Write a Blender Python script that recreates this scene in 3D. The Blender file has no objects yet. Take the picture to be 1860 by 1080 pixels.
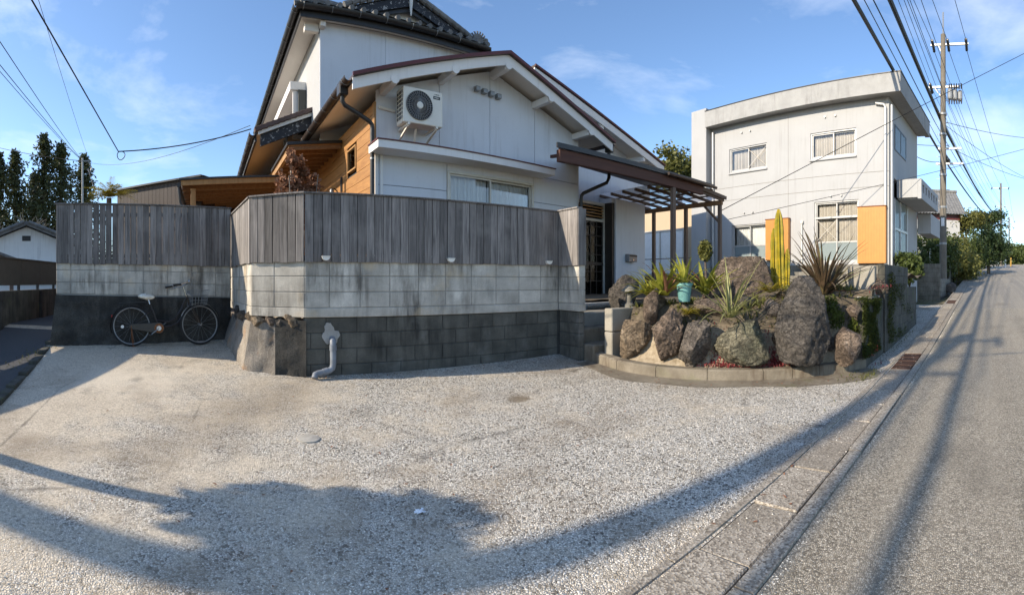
import bpy, bmesh, math, random
from mathutils import Vector, Matrix, noise

random.seed(11)
sc = bpy.context.scene
COL = sc.collection

# ------------------------------------------------------------------ camera, sky, sun, exposure
# The photograph is a hand-swept phone panorama: a cylindrical picture, 126 degrees wide.
# World: X runs along the road (to the far right), Y runs away from the road, camera stands on the road edge.
EYE = 1.40
cam_data = bpy.data.cameras.new("camera")
cam_data.type = 'PANO'
cam_data.panorama_type = 'CENTRAL_CYLINDRICAL'
cam_data.central_cylindrical_range_u_min = -930.0 / 843.0
cam_data.central_cylindrical_range_u_max = 930.0 / 843.0
cam_data.central_cylindrical_range_v_min = -570.0 / 843.0
cam_data.central_cylindrical_range_v_max = 510.0 / 843.0
cam_data.central_cylindrical_radius = 1.0
cam_data.clip_start = 0.05
cam_data.clip_end = 2000.0
cam = bpy.data.objects.new("camera", cam_data)
COL.objects.link(cam)
cam.location = (0, 0, EYE)
cam.rotation_euler = (math.pi / 2, 0, -464.0 / 843.0)
sc.camera = cam

SUN_EL = math.radians(26.0)
SUN_AZ = math.radians(-80.2)           # from +Y towards +X
to_sun = Vector((math.sin(SUN_AZ) * math.cos(SUN_EL), math.cos(SUN_AZ) * math.cos(SUN_EL), math.sin(SUN_EL)))

world = bpy.data.worlds.new("World")
sc.world = world
world.use_nodes = True
wn = world.node_tree
wn.nodes.clear()
w_out = wn.nodes.new("ShaderNodeOutputWorld")
w_bg = wn.nodes.new("ShaderNodeBackground")
w_sky = wn.nodes.new("ShaderNodeTexSky")
w_sky.sky_type = 'NISHITA'
w_sky.sun_disc = False
w_sky.sun_elevation = SUN_EL
w_sky.sun_rotation = SUN_AZ
w_sky.altitude = 0
w_sky.air_density = 1.0
w_sky.dust_density = 0.4
w_sky.ozone_density = 3.2
w_bg.inputs["Strength"].default_value = 0.13
# thin clouds over the whole dome
w_tc = wn.nodes.new("ShaderNodeTexCoord")
w_map = wn.nodes.new("ShaderNodeMapping")
w_map.inputs["Scale"].default_value = (1.0, 1.0, 2.6)
w_map.inputs["Location"].default_value = (3.7, 1.9, 2.3)
w_n1 = wn.nodes.new("ShaderNodeTexNoise")
w_n1.inputs["Scale"].default_value = 2.1
w_n1.inputs["Detail"].default_value = 9.0
w_n1.inputs["Roughness"].default_value = 0.58
w_n1.inputs["Distortion"].default_value = 0.5
w_r1 = wn.nodes.new("ShaderNodeValToRGB")
w_r1.color_ramp.elements[0].position = 0.52
w_r1.color_ramp.elements[0].color = (0, 0, 0, 1)
w_r1.color_ramp.elements[1].position = 0.82
w_r1.color_ramp.elements[1].color = (1, 1, 1, 1)
w_mul = wn.nodes.new("ShaderNodeMath")
w_mul.operation = 'MULTIPLY'
w_mul.inputs[1].default_value = 0.5
w_mix = wn.nodes.new("ShaderNodeMixRGB")
w_mix.inputs["Color2"].default_value = (6.2, 6.5, 7.0, 1)
wn.links.new(w_tc.outputs["Generated"], w_map.inputs["Vector"])
wn.links.new(w_map.outputs["Vector"], w_n1.inputs["Vector"])
wn.links.new(w_n1.outputs["Fac"], w_r1.inputs["Fac"])
wn.links.new(w_r1.outputs["Color"], w_mul.inputs[0])
wn.links.new(w_mul.outputs["Value"], w_mix.inputs["Fac"])
w_tint = wn.nodes.new("ShaderNodeMixRGB")
w_tint.blend_type = 'MULTIPLY'
w_tint.inputs["Fac"].default_value = 1.0
w_tint.inputs["Color2"].default_value = (0.965, 1.0, 1.04, 1)
wn.links.new(w_sky.outputs["Color"], w_tint.inputs["Color1"])
wn.links.new(w_tint.outputs["Color"], w_mix.inputs["Color1"])
wn.links.new(w_mix.outputs["Color"], w_bg.inputs["Color"])
wn.links.new(w_bg.outputs["Background"], w_out.inputs["Surface"])

sun_data = bpy.data.lights.new("sun", 'SUN')
sun_data.energy = 3.7
sun_data.angle = math.radians(0.45)
sun_data.color = (1.0, 0.87, 0.69)
sun = bpy.data.objects.new("sun", sun_data)
COL.objects.link(sun)
sun.location = to_sun * 60
sun.rotation_euler = to_sun.to_track_quat('Z', 'Y').to_euler()

sc.view_settings.view_transform = 'Standard'
sc.view_settings.look = 'None'
sc.view_settings.exposure = 0.9
sc.view_settings.gamma = 1.0
sc.view_settings.use_curve_mapping = False
sc.cycles.max_bounces = 8
sc.cycles.transparent_max_bounces = 12
sc.cycles.caustics_reflective = False
sc.cycles.caustics_refractive = False

# ------------------------------------------------------------------ material helper
class NT:
    def __init__(s, name):
        s.m = bpy.data.materials.new(name)
        s.m.use_nodes = True
        s.t = s.m.node_tree
        s.b = s.t.nodes["Principled BSDF"]
        s.geo = None
    def n(s, kind, **kw):
        nd = s.t.nodes.new(kind)
        for k, v in kw.items():
            if k in nd.inputs:
                nd.inputs[k].default_value = v
            else:
                setattr(nd, k, v)
        return nd
    def l(s, a, b):
        s.t.links.new(a, b)
    def pos(s, scale=(1, 1, 1), obj=False, rot=(0, 0, 0), loc=(0, 0, 0)):
        if obj:
            src = s.n("ShaderNodeTexCoord").outputs["Object"]
        else:
            if s.geo is None:
                s.geo = s.n("ShaderNodeNewGeometry")
            src = s.geo.outputs["Position"]
        mp = s.n("ShaderNodeMapping")
        mp.inputs["Scale"].default_value = scale
        mp.inputs["Rotation"].default_value = rot
        mp.inputs["Location"].default_value = loc
        s.l(src, mp.inputs["Vector"])
        return mp.outputs["Vector"]
    def noise(s, v, scale, detail=4.0, rough=0.55, dist=0.0):
        nd = s.n("ShaderNodeTexNoise", Scale=scale, Detail=detail, Roughness=rough, Distortion=dist)
        s.l(v, nd.inputs["Vector"])
        return nd.outputs["Fac"]
    def voro(s, v, scale, feature='F1', out="Distance", rnd=1.0):
        nd = s.n("ShaderNodeTexVoronoi", feature=feature, Scale=scale)
        nd.inputs["Randomness"].default_value = rnd
        s.l(v, nd.inputs["Vector"])
        return nd.outputs[out]
    def ramp(s, fac, stops):
        nd = s.n("ShaderNodeValToRGB")
        e = nd.color_ramp.elements
        while len(e) < len(stops):
            e.new(0.5)
        for i, (p, c) in enumerate(stops):
            e[i].position = p
            e[i].color = c if len(c) == 4 else (*c, 1)
        s.l(fac, nd.inputs["Fac"])
        return nd.outputs["Color"]
    def fac(s, f, lo, hi, a=0.0, b=1.0):
        nd = s.n("ShaderNodeMapRange")
        nd.inputs["From Min"].default_value = lo
        nd.inputs["From Max"].default_value = hi
        nd.inputs["To Min"].default_value = a
        nd.inputs["To Max"].default_value = b
        s.l(f, nd.inputs["Value"])
        return nd.outputs["Result"]
    def math(s, op, a, b=None):
        nd = s.n("ShaderNodeMath", operation=op)
        for i, q in enumerate((a, b)):
            if q is None:
                continue
            if isinstance(q, (int, float)):
                nd.inputs[i].default_value = q
            else:
                s.l(q, nd.inputs[i])
        return nd.outputs[0]
    def mix(s, f, a, b, mode='MIX'):
        nd = s.n("ShaderNodeMixRGB", blend_type=mode)
        for k, q in (("Fac", f), ("Color1", a), ("Color2", b)):
            if isinstance(q, (int, float)):
                nd.inputs[k].default_value = q
            elif isinstance(q, tuple):
                nd.inputs[k].default_value = q if len(q) == 4 else (*q, 1)
            else:
                s.l(q, nd.inputs[k])
        return nd.outputs["Color"]
    def rnd(s):
        return s.n("ShaderNodeObjectInfo").outputs["Random"]
    def xyz(s, i, v=None):
        nd = s.n("ShaderNodeSeparateXYZ")
        if v is None:
            v = s.pos()
        s.l(v, nd.inputs[0])
        return nd.outputs[i]
    def color(s, c):
        if isinstance(c, tuple):
            s.b.inputs["Base Color"].default_value = c if len(c) == 4 else (*c, 1)
        else:
            s.l(c, s.b.inputs["Base Color"])
    def rough(s, r):
        if isinstance(r, (int, float)):
            s.b.inputs["Roughness"].default_value = r
        else:
            s.l(r, s.b.inputs["Roughness"])
    def bump(s, h, strength=0.5, dist=0.01):
        nd = s.n("ShaderNodeBump", Strength=strength, Distance=dist)
        s.l(h, nd.inputs["Height"])
        prev = s.b.inputs["Normal"].links
        if prev:
            s.l(prev[0].from_socket, nd.inputs["Normal"])
        s.l(nd.outputs["Normal"], s.b.inputs["Normal"])

def g(v, w=0.0):
    return (v + w, v, v - w, 1)

M = {}

def m_plain(name, col, rough=0.6, metal=0.0, var=0.12, scale=6.0, spec=None, bump=0.0):
    """paint or plastic: one colour, a little mottling"""
    t = NT(name)
    f = t.noise(t.pos(), scale, 6)
    a = tuple(c * (1 - var) for c in col[:3])
    b = tuple(min(1, c * (1 + var)) for c in col[:3])
    t.color(t.ramp(f, [(0.3, a), (0.7, b)]))
    t.rough(rough)
    t.b.inputs["Metallic"].default_value = metal
    if spec is not None:
        t.b.inputs["Specular IOR Level"].default_value = spec
    if bump:
        t.bump(t.noise(t.pos(), scale * 12, 4), bump, 0.004)
    M[name] = t.m
    return t.m

def m_wall(name, col, stain=(0.30, 0.29, 0.27), amount=0.35, streak=0.5, bump=0.25, rough=0.85):
    """painted render: mottling, faint rain streaks, fine grain"""
    t = NT(name)
    p = t.pos()
    base = t.mix(t.fac(t.noise(p, 1.3, 6), 0.35, 0.7), tuple(c * 0.93 for c in col), col)
    st = t.noise(t.pos((7.0, 7.0, 0.35)), 1.6, 6, 0.65)
    st2 = t.noise(p, 0.9, 5)
    f = t.math('MULTIPLY', t.fac(st, 0.50, 0.78), t.fac(st2, 0.40, 0.65))
    c = t.mix(t.math('MULTIPLY', f, streak), base, stain)
    sp = t.fac(t.noise(p, 22, 6, 0.7), 0.60, 0.75)
    c = t.mix(t.math('MULTIPLY', sp, amount * 0.5), c, stain)
    t.color(c)
    t.rough(rough)
    t.bump(t.noise(p, 160, 3), bump, 0.003)
    M[name] = t.m
    return t.m

def m_concrete(name, dark, light, stain, stain_lo=0.48, stain_hi=0.72, bump=0.6, tint=None, rnd_amt=0.25, rough=0.93, streak=0.8, grit=0.32):
    t = NT(name)
    p = t.pos()
    base = t.ramp(t.noise(p, 3.1, 8, 0.62), [(0.28, dark), (0.72, light)])
    fine = t.noise(p, 70, 5, 0.7)
    base = t.mix(t.fac(fine, 0.35, 0.7, 0.0, grit), base, tuple(c * 0.55 for c in dark))
    r = t.rnd()
    base = t.mix(t.math('MULTIPLY', r, rnd_amt), base, tuple(c * 0.55 for c in dark))
    s1 = t.fac(t.noise(t.pos((5, 5, 0.7)), 1.5, 7, 0.66), stain_lo, stain_hi)
    s2 = t.fac(t.noise(p, 1.1, 4), 0.38, 0.62)
    base = t.mix(t.math('MULTIPLY', t.math('MULTIPLY', s1, s2), streak), base, stain)
    if tint:
        tf = t.fac(t.noise(t.pos((1, 1, 1), loc=(3, 7, 1)), 2.3, 6), 0.58, 0.74)
        base = t.mix(t.math('MULTIPLY', tf, 0.6), base, tint)
    t.color(base)
    t.rough(rough)
    t.bump(t.noise(p, 130, 4, 0.7), bump, 0.004)
    t.bump(t.noise(p, 16, 5, 0.6), bump * 0.6, 0.012)
    M[name] = t.m
    return t.m

def m_wood(name, dark, light, axis='z', scale=1.0, rnd_amt=0.35, rough=0.8, bump=0.35, obj=False, worn=None):
    """grain runs along the axis; each board is its own shade"""
    t = NT(name)
    k = {'x': (0.6, 14, 14), 'y': (14, 0.6, 14), 'z': (14, 14, 0.6)}[axis]
    rn = t.n("ShaderNodeObjectInfo")
    off = t.n("ShaderNodeVectorMath", operation='SCALE')
    cmb = t.n("ShaderNodeCombineXYZ")
    t.l(rn.outputs["Random"], cmb.inputs[0]); t.l(rn.outputs["Random"], cmb.inputs[2])
    t.l(cmb.outputs[0], off.inputs[0]); off.inputs["Scale"].default_value = 9.0
    add = t.n("ShaderNodeVectorMath", operation='ADD')
    t.l(t.pos(tuple(q * scale for q in k), obj=obj), add.inputs[0]); t.l(off.outputs[0], add.inputs[1])
    v = add.outputs[0]
    gr = t.noise(v, 1.0, 6, 0.62, 1.1)
    gr2 = t.noise(v, 4.5, 4, 0.6, 0.4)
    f = t.math('ADD', t.math('MULTIPLY', gr, 0.7), t.math('MULTIPLY', gr2, 0.3))
    c = t.ramp(f, [(0.33, dark), (0.5, tuple((a + b) / 2 for a, b in zip(dark, light))), (0.66, light)])
    c = t.mix(t.math('MULTIPLY', rn.outputs["Random"], rnd_amt), c, tuple(q * 0.45 for q in dark))
    if worn:
        wz = t.fac(t.noise(t.pos(), 2.2, 5), 0.5, 0.72)
        c = t.mix(t.math('MULTIPLY', wz, 0.5), c, worn)
    t.color(c)
    t.rough(rough)
    t.bump(f, bump, 0.006)
    M[name] = t.m
    return t.m

def m_leaf(name, a, b, trans=0.25, rough=0.55, yellow=None):
    t = NT(name)
    p = t.pos()
    c = t.ramp(t.noise(p, 7.0, 4, 0.7), [(0.3, a), (0.7, b)])
    if yellow:
        c = t.mix(t.fac(t.noise(p, 3.0, 3), 0.55, 0.7, 0, 0.8), c, yellow)
    t.color(c)
    t.rough(rough)
    t.b.inputs["Specular IOR Level"].default_value = 0.3
    tr = t.n("ShaderNodeBsdfTranslucent")
    t.l(c, tr.inputs["Color"])
    mx = t.n("ShaderNodeMixShader")
    mx.inputs[0].default_value = trans
    t.l(t.b.outputs[0], mx.inputs[1]); t.l(tr.outputs[0], mx.inputs[2])
    t.l(mx.outputs[0], t.t.nodes["Material Output"].inputs["Surface"])
    M[name] = t.m
    return t.m

def m_glass(name, tint=(0.85, 0.9, 0.92), f0=0.05, haze=0.0):
    t = NT(name)
    nt = t.t
    tr = t.n("ShaderNodeBsdfTransparent"); tr.inputs[0].default_value = (*tint, 1)
    gl = t.n("ShaderNodeBsdfGlossy"); gl.inputs["Roughness"].default_value = 0.03
    fr = t.n("ShaderNodeFresnel"); fr.inputs["IOR"].default_value = 1.5
    mx = t.n("ShaderNodeMixShader")
    t.l(fr.outputs[0], mx.inputs[0]); t.l(tr.outputs[0], mx.inputs[1]); t.l(gl.outputs[0], mx.inputs[2])
    last = mx.outputs[0]
    if haze:
        df = t.n("ShaderNodeBsdfDiffuse"); df.inputs[0].default_value = (0.36, 0.42, 0.43, 1)
        m2 = t.n("ShaderNodeMixShader"); m2.inputs[0].default_value = haze
        t.l(last, m2.inputs[1]); t.l(df.outputs[0], m2.inputs[2]); last = m2.outputs[0]
    t.l(last, nt.nodes["Material Output"].inputs["Surface"])
    M[name] = t.m
    return t.m

# -------- ground materials
def ground_mats():
    # worn parking lot: exposed pale aggregate, sandy cement where it has been worn smooth
    t = NT("lot_aggregate")
    p = t.pos()
    cell = t.voro(p, 72, 'F1', "Color")
    edge = t.voro(p, 72, 'DISTANCE_TO_EDGE', "Distance")
    bw = t.n("ShaderNodeRGBToBW"); t.l(cell, bw.inputs[0])
    stone = t.ramp(bw.outputs[0], [(0.16, (0.13, 0.12, 0.10)), (0.30, (0.53, 0.485, 0.415)), (0.52, (0.87, 0.80, 0.69)), (0.74, (1.0, 0.95, 0.85))])
    gap = t.fac(edge, 0.0, 0.10)
    col = t.mix(gap, (0.20, 0.175, 0.14), stone)
    n_big = t.noise(p, 0.55, 6, 0.6)
    n_mid = t.noise(t.pos(loc=(5, 2, 0)), 2.6, 7, 0.68)
    xx = t.xyz(0)
    bias = t.fac(xx, -3.0, 3.5, 0.15, -0.055)
    sand_f = t.fac(t.math('ADD', t.math('ADD', t.math('MULTIPLY', n_big, 0.55), t.math('MULTIPLY', n_mid, 0.45)), bias), 0.47, 0.62)
    fine = t.noise(p, 48, 6, 0.75)
    sand = t.ramp(fine, [(0.32, (0.31, 0.25, 0.175)), (0.5, (0.62, 0.525, 0.39)), (0.7, (0.85, 0.745, 0.58))])
    col = t.mix(t.math('MULTIPLY', sand_f, 0.80), col, sand)
    damp = t.fac(t.noise(t.pos(loc=(1, 9, 0)), 0.75, 8, 0.66), 0.50, 0.66)
    col = t.mix(t.math('MULTIPLY', damp, 0.66), col, (0.29, 0.225, 0.155))
    # a damp brown streak and a dusty pale patch worn into the left half of the lot
    def blotch(cx, cy, ang, lx, ly, lo_, hi_):
        v = t.n("ShaderNodeVectorMath", operation='LENGTH')
        q = t.pos((1 / lx, 1 / ly, 0), rot=(0, 0, 0), loc=(0, 0, 0))
        mp = t.n("ShaderNodeMapping"); mp.vector_type = 'TEXTURE'
        mp.inputs['Location'].default_value = (cx, cy, 0); mp.inputs['Rotation'].default_value = (0, 0, ang); mp.inputs['Scale'].default_value = (lx, ly, 1)
        t.l(t.geo.outputs['Position'], mp.inputs['Vector'])
        flat = t.n("ShaderNodeVectorMath", operation='MULTIPLY'); flat.inputs[1].default_value = (1, 1, 0)
        t.l(mp.outputs['Vector'], flat.inputs[0]); t.l(flat.outputs[0], v.inputs[0])
        warp = t.math('ADD', v.outputs['Value'], t.math('MULTIPLY', t.math('SUBTRACT', t.noise(t.pos(), 2.4, 8, 0.7), 0.5), 2.2))
        return t.fac(warp, lo_, hi_, 1.0, 0.0)
    col = t.mix(t.math('MULTIPLY', blotch(-1.4, 5.6, 0.2, 1.1, 0.7, 0.3, 1.3), 0.45), col, (0.86, 0.77, 0.62))
    col = t.mix(t.math('MULTIPLY', blotch(0.0, 4.8, 1.0, 1.5, 0.5, 0.3, 1.25), 0.55), col, (0.30, 0.235, 0.16))
    col = t.mix(t.math('MULTIPLY', blotch(2.75, 4.35, 0.3, 0.13, 0.10, 0.6, 1.3), 0.8), col, (0.22, 0.17, 0.11))
    oil = t.fac(t.noise(t.pos(loc=(11, 4, 0)), 1.7, 5, 0.6), 0.62, 0.72)
    col = t.mix(t.math('MULTIPLY', oil, 0.4), col, (0.13, 0.11, 0.09))
    ck = t.voro(t.pos((0.8, 0.5, 1), loc=(2, 5, 0)), 0.8, 'DISTANCE_TO_EDGE', "Distance")
    ckm = t.fac(t.noise(p, 0.8, 4), 0.48, 0.58)
    col = t.mix(t.math('MULTIPLY', t.fac(t.math('ADD', ck, t.math('MULTIPLY', t.math('SUBTRACT', n_mid, 0.5), 0.05)), 0.0, 0.014, 0.6, 0.0), ckm), col, (0.09, 0.08, 0.065))
    t.color(col)
    t.rough(0.9)
    h = t.math('MULTIPLY', t.fac(edge, 0.0, 0.25), t.fac(sand_f, 0, 1, 1.0, 0.35))
    t.bump(h, 0.9, 0.012)
    t.bump(fine, 0.5, 0.006)
    t.bump(n_mid, 0.25, 0.03)
    M["lot_aggregate"] = t.m

    t = NT("road_asphalt")
    p = t.pos()
    cell = t.voro(p, 95, 'F1', "Color")
    edge = t.voro(p, 95, 'DISTANCE_TO_EDGE', "Distance")
    bw = t.n("ShaderNodeRGBToBW"); t.l(cell, bw.inputs[0])
    stone = t.ramp(bw.outputs[0], [(0.15, (0.15, 0.125, 0.09)), (0.4, (0.36, 0.31, 0.23)), (0.65, (0.52, 0.45, 0.345)), (0.92, (0.74, 0.66, 0.53))])
    col = t.mix(t.fac(edge, 0.0, 0.11), (0.055, 0.052, 0.047), stone)
    big = t.noise(t.pos((0.25, 1.6, 1)), 1.0, 5)
    col = t.mix(t.fac(big, 0.35, 0.7, 0.0, 0.30), col, (0.28, 0.235, 0.17))
    # a newer, darker patch of asphalt further up the road
    px = t.fac(t.xyz(0), 15.0, 15.15, 0, 0.55)
    col = t.mix(px, col, (0.24, 0.225, 0.20))
    crack = t.voro(t.pos((0.35, 0.8, 1)), 0.9, 'DISTANCE_TO_EDGE', "Distance")
    col = t.mix(t.fac(crack, 0.0, 0.006, 0.22, 0.0), col, (0.05, 0.05, 0.045))
    trk = t.noise(t.pos((0.06, 3.2, 1), loc=(0, 3, 0)), 1.0, 4, 0.6)
    col = t.mix(t.fac(trk, 0.40, 0.62, 0.0, 0.30), col, (0.46, 0.40, 0.31))
    stn = t.fac(t.noise(t.pos((0.5, 0.8, 1), loc=(8, 1, 0)), 1.3, 7, 0.66), 0.55, 0.68)
    col = t.mix(t.math('MULTIPLY', stn, 0.4), col, (0.15, 0.13, 0.10))
    t.color(col)
    t.rough(0.88)
    t.bump(t.fac(edge, 0, 0.25), 0.7, 0.006)
    t.bump(t.noise(p, 9, 4), 0.2, 0.02)
    M["road_asphalt"] = t.m

    t = NT("lane_asphalt")
    p = t.pos()
    bw = t.noise(p, 120, 5, 0.75)
    col = t.ramp(bw, [(0.3, (0.03, 0.03, 0.032)), (0.7, (0.10, 0.10, 0.10))])
    t.color(col); t.rough(0.9); t.bump(bw, 0.6, 0.006)
    M["lane_asphalt"] = t.m

    t = NT("gutter_concrete")
    p = t.pos()
    cell = t.voro(p, 85, 'F1', "Color")
    bw = t.n("ShaderNodeRGBToBW"); t.l(cell, bw.inputs[0])
    col = t.ramp(bw.outputs[0], [(0.1, (0.15, 0.125, 0.095)), (0.45, (0.33, 0.285, 0.225)), (0.9, (0.56, 0.50, 0.41))])
    col = t.mix(t.math('MULTIPLY', t.rnd(), 0.35), col, (0.13, 0.11, 0.085))
    st = t.fac(t.noise(p, 2.0, 6, 0.65), 0.45, 0.7)
    col = t.mix(t.math('MULTIPLY', st, 0.5), col, (0.17, 0.14, 0.10))
    t.color(col); t.rough(0.92)
    t.bump(t.voro(p, 85, 'F1', "Distance"), 0.5, 0.006)
    t.bump(t.noise(p, 25, 5), 0.3, 0.01)
    M["gutter_concrete"] = t.m

    t = NT("soil")
    p = t.pos()
    f = t.noise(p, 9, 8, 0.7)
    col = t.ramp(f, [(0.3, (0.10, 0.08, 0.05)), (0.7, (0.27, 0.23, 0.16))])
    gf = t.fac(t.noise(p, 0.6, 6), 0.45, 0.6)
    col = t.mix(t.math('MULTIPLY', gf, 0.75), col, t.ramp(t.noise(p, 30, 5), [(0.3, (0.06, 0.075, 0.025)), (0.7, (0.17, 0.16, 0.06))]))
    t.color(col); t.rough(0.95); t.bump(f, 0.6, 0.03)
    M["soil"] = t.m

    t = NT("garden_gravel")
    p = t.pos()
    cell = t.voro(p, 45, 'F1', "Color"); bw = t.n("ShaderNodeRGBToBW"); t.l(cell, bw.inputs[0])
    col = t.ramp(bw.outputs[0], [(0.1, (0.2, 0.2, 0.2)), (0.9, (0.65, 0.65, 0.63))])
    t.color(col); t.rough(0.9); t.bump(t.voro(p, 45), 0.8, 0.01)
    M["garden_gravel"] = t.m

    t = NT("sand_mortar")
    p = t.pos()
    f = t.noise(p, 14, 8, 0.7)
    col = t.ramp(f, [(0.3, (0.19, 0.145, 0.09)), (0.55, (0.36, 0.295, 0.205)), (0.75, (0.47, 0.40, 0.30))])
    dk = t.fac(t.noise(p, 2.2, 5), 0.5, 0.7)
    col = t.mix(t.math('MULTIPLY', dk, 0.6), col, (0.17, 0.13, 0.08))
    zt = t.fac(t.math('ADD', t.xyz(2), t.math('MULTIPLY', t.noise(p, 5, 4), 0.3)), 0.78, 0.95)
    col = t.mix(zt, col, t.ramp(f, [(0.3, (0.05, 0.04, 0.028)), (0.7, (0.17, 0.135, 0.09))]))
    t.color(col); t.rough(0.95); t.bump(f, 0.5, 0.02)
    M["sand_mortar"] = t.m
ground_mats()

def m_rock(name, dark, mid, light, moss=None, scale=1.0, lichen=0.35):
    t = NT(name)
    p = t.pos()
    f = t.noise(p, 4.2 * scale, 10, 0.68, 0.4)
    c = t.ramp(f, [(0.30, dark), (0.52, mid), (0.74, light)])
    f2 = t.noise(p, 30, 7, 0.75)
    c = t.mix(t.fac(f2, 0.42, 0.68, 0.0, 0.6), c, tuple(q * 0.45 for q in dark))
    ln = t.fac(t.noise(p, 11, 6, 0.7), 0.60, 0.70)
    c = t.mix(t.math('MULTIPLY', ln, lichen), c, (0.38, 0.37, 0.32))
    vein = t.fac(t.voro(t.pos((1, 1, 1.6), rot=(0.4, 0.3, 0)), 3.3, 'DISTANCE_TO_EDGE', "Distance"), 0.0, 0.03, 0.4, 0.0)
    c = t.mix(vein, c, tuple(q * 0.3 for q in dark))
    if moss:
        mf = t.fac(t.noise(p, 3.0, 6), 0.48, 0.62)
        c = t.mix(t.math('MULTIPLY', mf, 0.65), c, moss)
    cr = t.noise(t.pos((1.0, 1.0, 1.5), rot=(0.5, 0.2, 0.3)), 7.5, 8, 0.7, 1.2)
    cr = t.fac(t.math('ABSOLUTE', t.math('SUBTRACT', cr, 0.5)), 0.0, 0.035)
    c = t.mix(t.math('MULTIPLY', t.math('SUBTRACT', 1.0, cr), 0.6), c, tuple(q * 0.25 for q in dark))
    t.color(c); t.rough(0.9)
    t.bump(f, 1.0, 0.07)
    t.bump(cr, 0.8, 0.02)
    t.bump(f2, 0.9, 0.018)
    M[name] = t.m

m_rock("rock_brown", (0.102, 0.074, 0.054), (0.218, 0.162, 0.120), (0.368, 0.281, 0.210))
m_rock("rock_grey", (0.080, 0.068, 0.057), (0.167, 0.140, 0.115), (0.295, 0.250, 0.203), scale=1.4)
m_rock("rock_dark", (0.046, 0.041, 0.036), (0.112, 0.098, 0.084), (0.224, 0.195, 0.163), lichen=0.25)
m_rock("rock_green", (0.077, 0.073, 0.052), (0.207, 0.189, 0.129), (0.388, 0.348, 0.247), moss=(0.135, 0.14, 0.085))
m_rock("rock_warm", (0.132, 0.095, 0.060), (0.276, 0.207, 0.137), (0.448, 0.354, 0.241))

m_concrete("block_pale", (0.40, 0.37, 0.315), (0.82, 0.775, 0.68), (0.10, 0.09, 0.075), 0.42, 0.66, 0.6, tint=(0.60, 0.47, 0.29), rnd_amt=0.42, streak=0.95)
m_concrete("block_dark", (0.068, 0.066, 0.055), (0.185, 0.178, 0.15), (0.016, 0.016, 0.014), 0.41, 0.60, 0.7, rnd_amt=0.35, tint=(0.20, 0.20, 0.185))
m_concrete("mortar_dark", (0.05, 0.05, 0.046), (0.11, 0.11, 0.10), (0.02, 0.02, 0.02))
m_concrete("mortar_pale", (0.32, 0.31, 0.285), (0.50, 0.48, 0.44), (0.10, 0.10, 0.09))
m_concrete("base_rough", (0.22, 0.19, 0.155), (0.56, 0.50, 0.42), (0.05, 0.045, 0.04), 0.46, 0.62, 1.0, tint=(0.40, 0.21, 0.085), grit=0.95)
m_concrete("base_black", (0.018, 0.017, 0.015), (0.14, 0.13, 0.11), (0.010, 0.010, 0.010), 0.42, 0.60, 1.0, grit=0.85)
m_concrete("kerb_concrete", (0.15, 0.125, 0.09), (0.32, 0.28, 0.215), (0.085, 0.06, 0.04), 0.44, 0.62, 0.8, tint=(0.15, 0.155, 0.07))
m_concrete("concrete_clean", (0.29, 0.265, 0.215), (0.42, 0.39, 0.33), (0.15, 0.135, 0.11), 0.55, 0.8, 0.4)
m_concrete("wall_mossy", (0.04, 0.038, 0.030), (0.13, 0.125, 0.10), (0.02, 0.02, 0.016), 0.42, 0.62, 0.8, tint=(0.08, 0.105, 0.03))
m_concrete("wall_old", (0.15, 0.14, 0.115), (0.30, 0.28, 0.24), (0.06, 0.055, 0.045), 0.46, 0.66, 0.7)
m_concrete("pole_concrete", (0.15, 0.13, 0.105), (0.24, 0.215, 0.175), (0.09, 0.078, 0.06), 0.55, 0.8, 0.3)
m_concrete("parapet_concrete", (0.32, 0.32, 0.315), (0.42, 0.42, 0.415), (0.16, 0.155, 0.145), 0.50, 0.74, 0.3, streak=0.75)

m_wood("fence_wood", (0.072, 0.066, 0.062), (0.38, 0.345, 0.32), 'z', 1.7, 0.6, 0.85, 0.8, worn=(0.31, 0.285, 0.265))
m_wood("fence_wood_pale", (0.20, 0.175, 0.145), (0.42, 0.375, 0.32), 'z', 1.3, 0.45, 0.85, 0.5)
m_wood("siding_cedar", (0.27, 0.12, 0.035), (0.46, 0.235, 0.072), 'y', 1.0, 0.22, 0.6, 0.2)
m_wood("cedar_post", (0.31, 0.155, 0.05), (0.46, 0.265, 0.10), 'z', 1.0, 0.2, 0.6, 0.2)
m_wood("rafter_wood", (0.18, 0.092, 0.040), (0.33, 0.185, 0.082), 'y', 1.0, 0.3, 0.65, 0.2)
m_wood("porch_timber", (0.06, 0.022, 0.014), (0.125, 0.046, 0.028), 'x', 1.0, 0.3, 0.7, 0.3)
m_wood("post_brown", (0.11, 0.075, 0.055), (0.21, 0.15, 0.115), 'z', 1.0, 0.3, 0.75, 0.3)
m_wood("dark_shed_wood", (0.035, 0.024, 0.020), (0.085, 0.06, 0.05), 'z', 1.0, 0.3, 0.7, 0.3)

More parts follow.
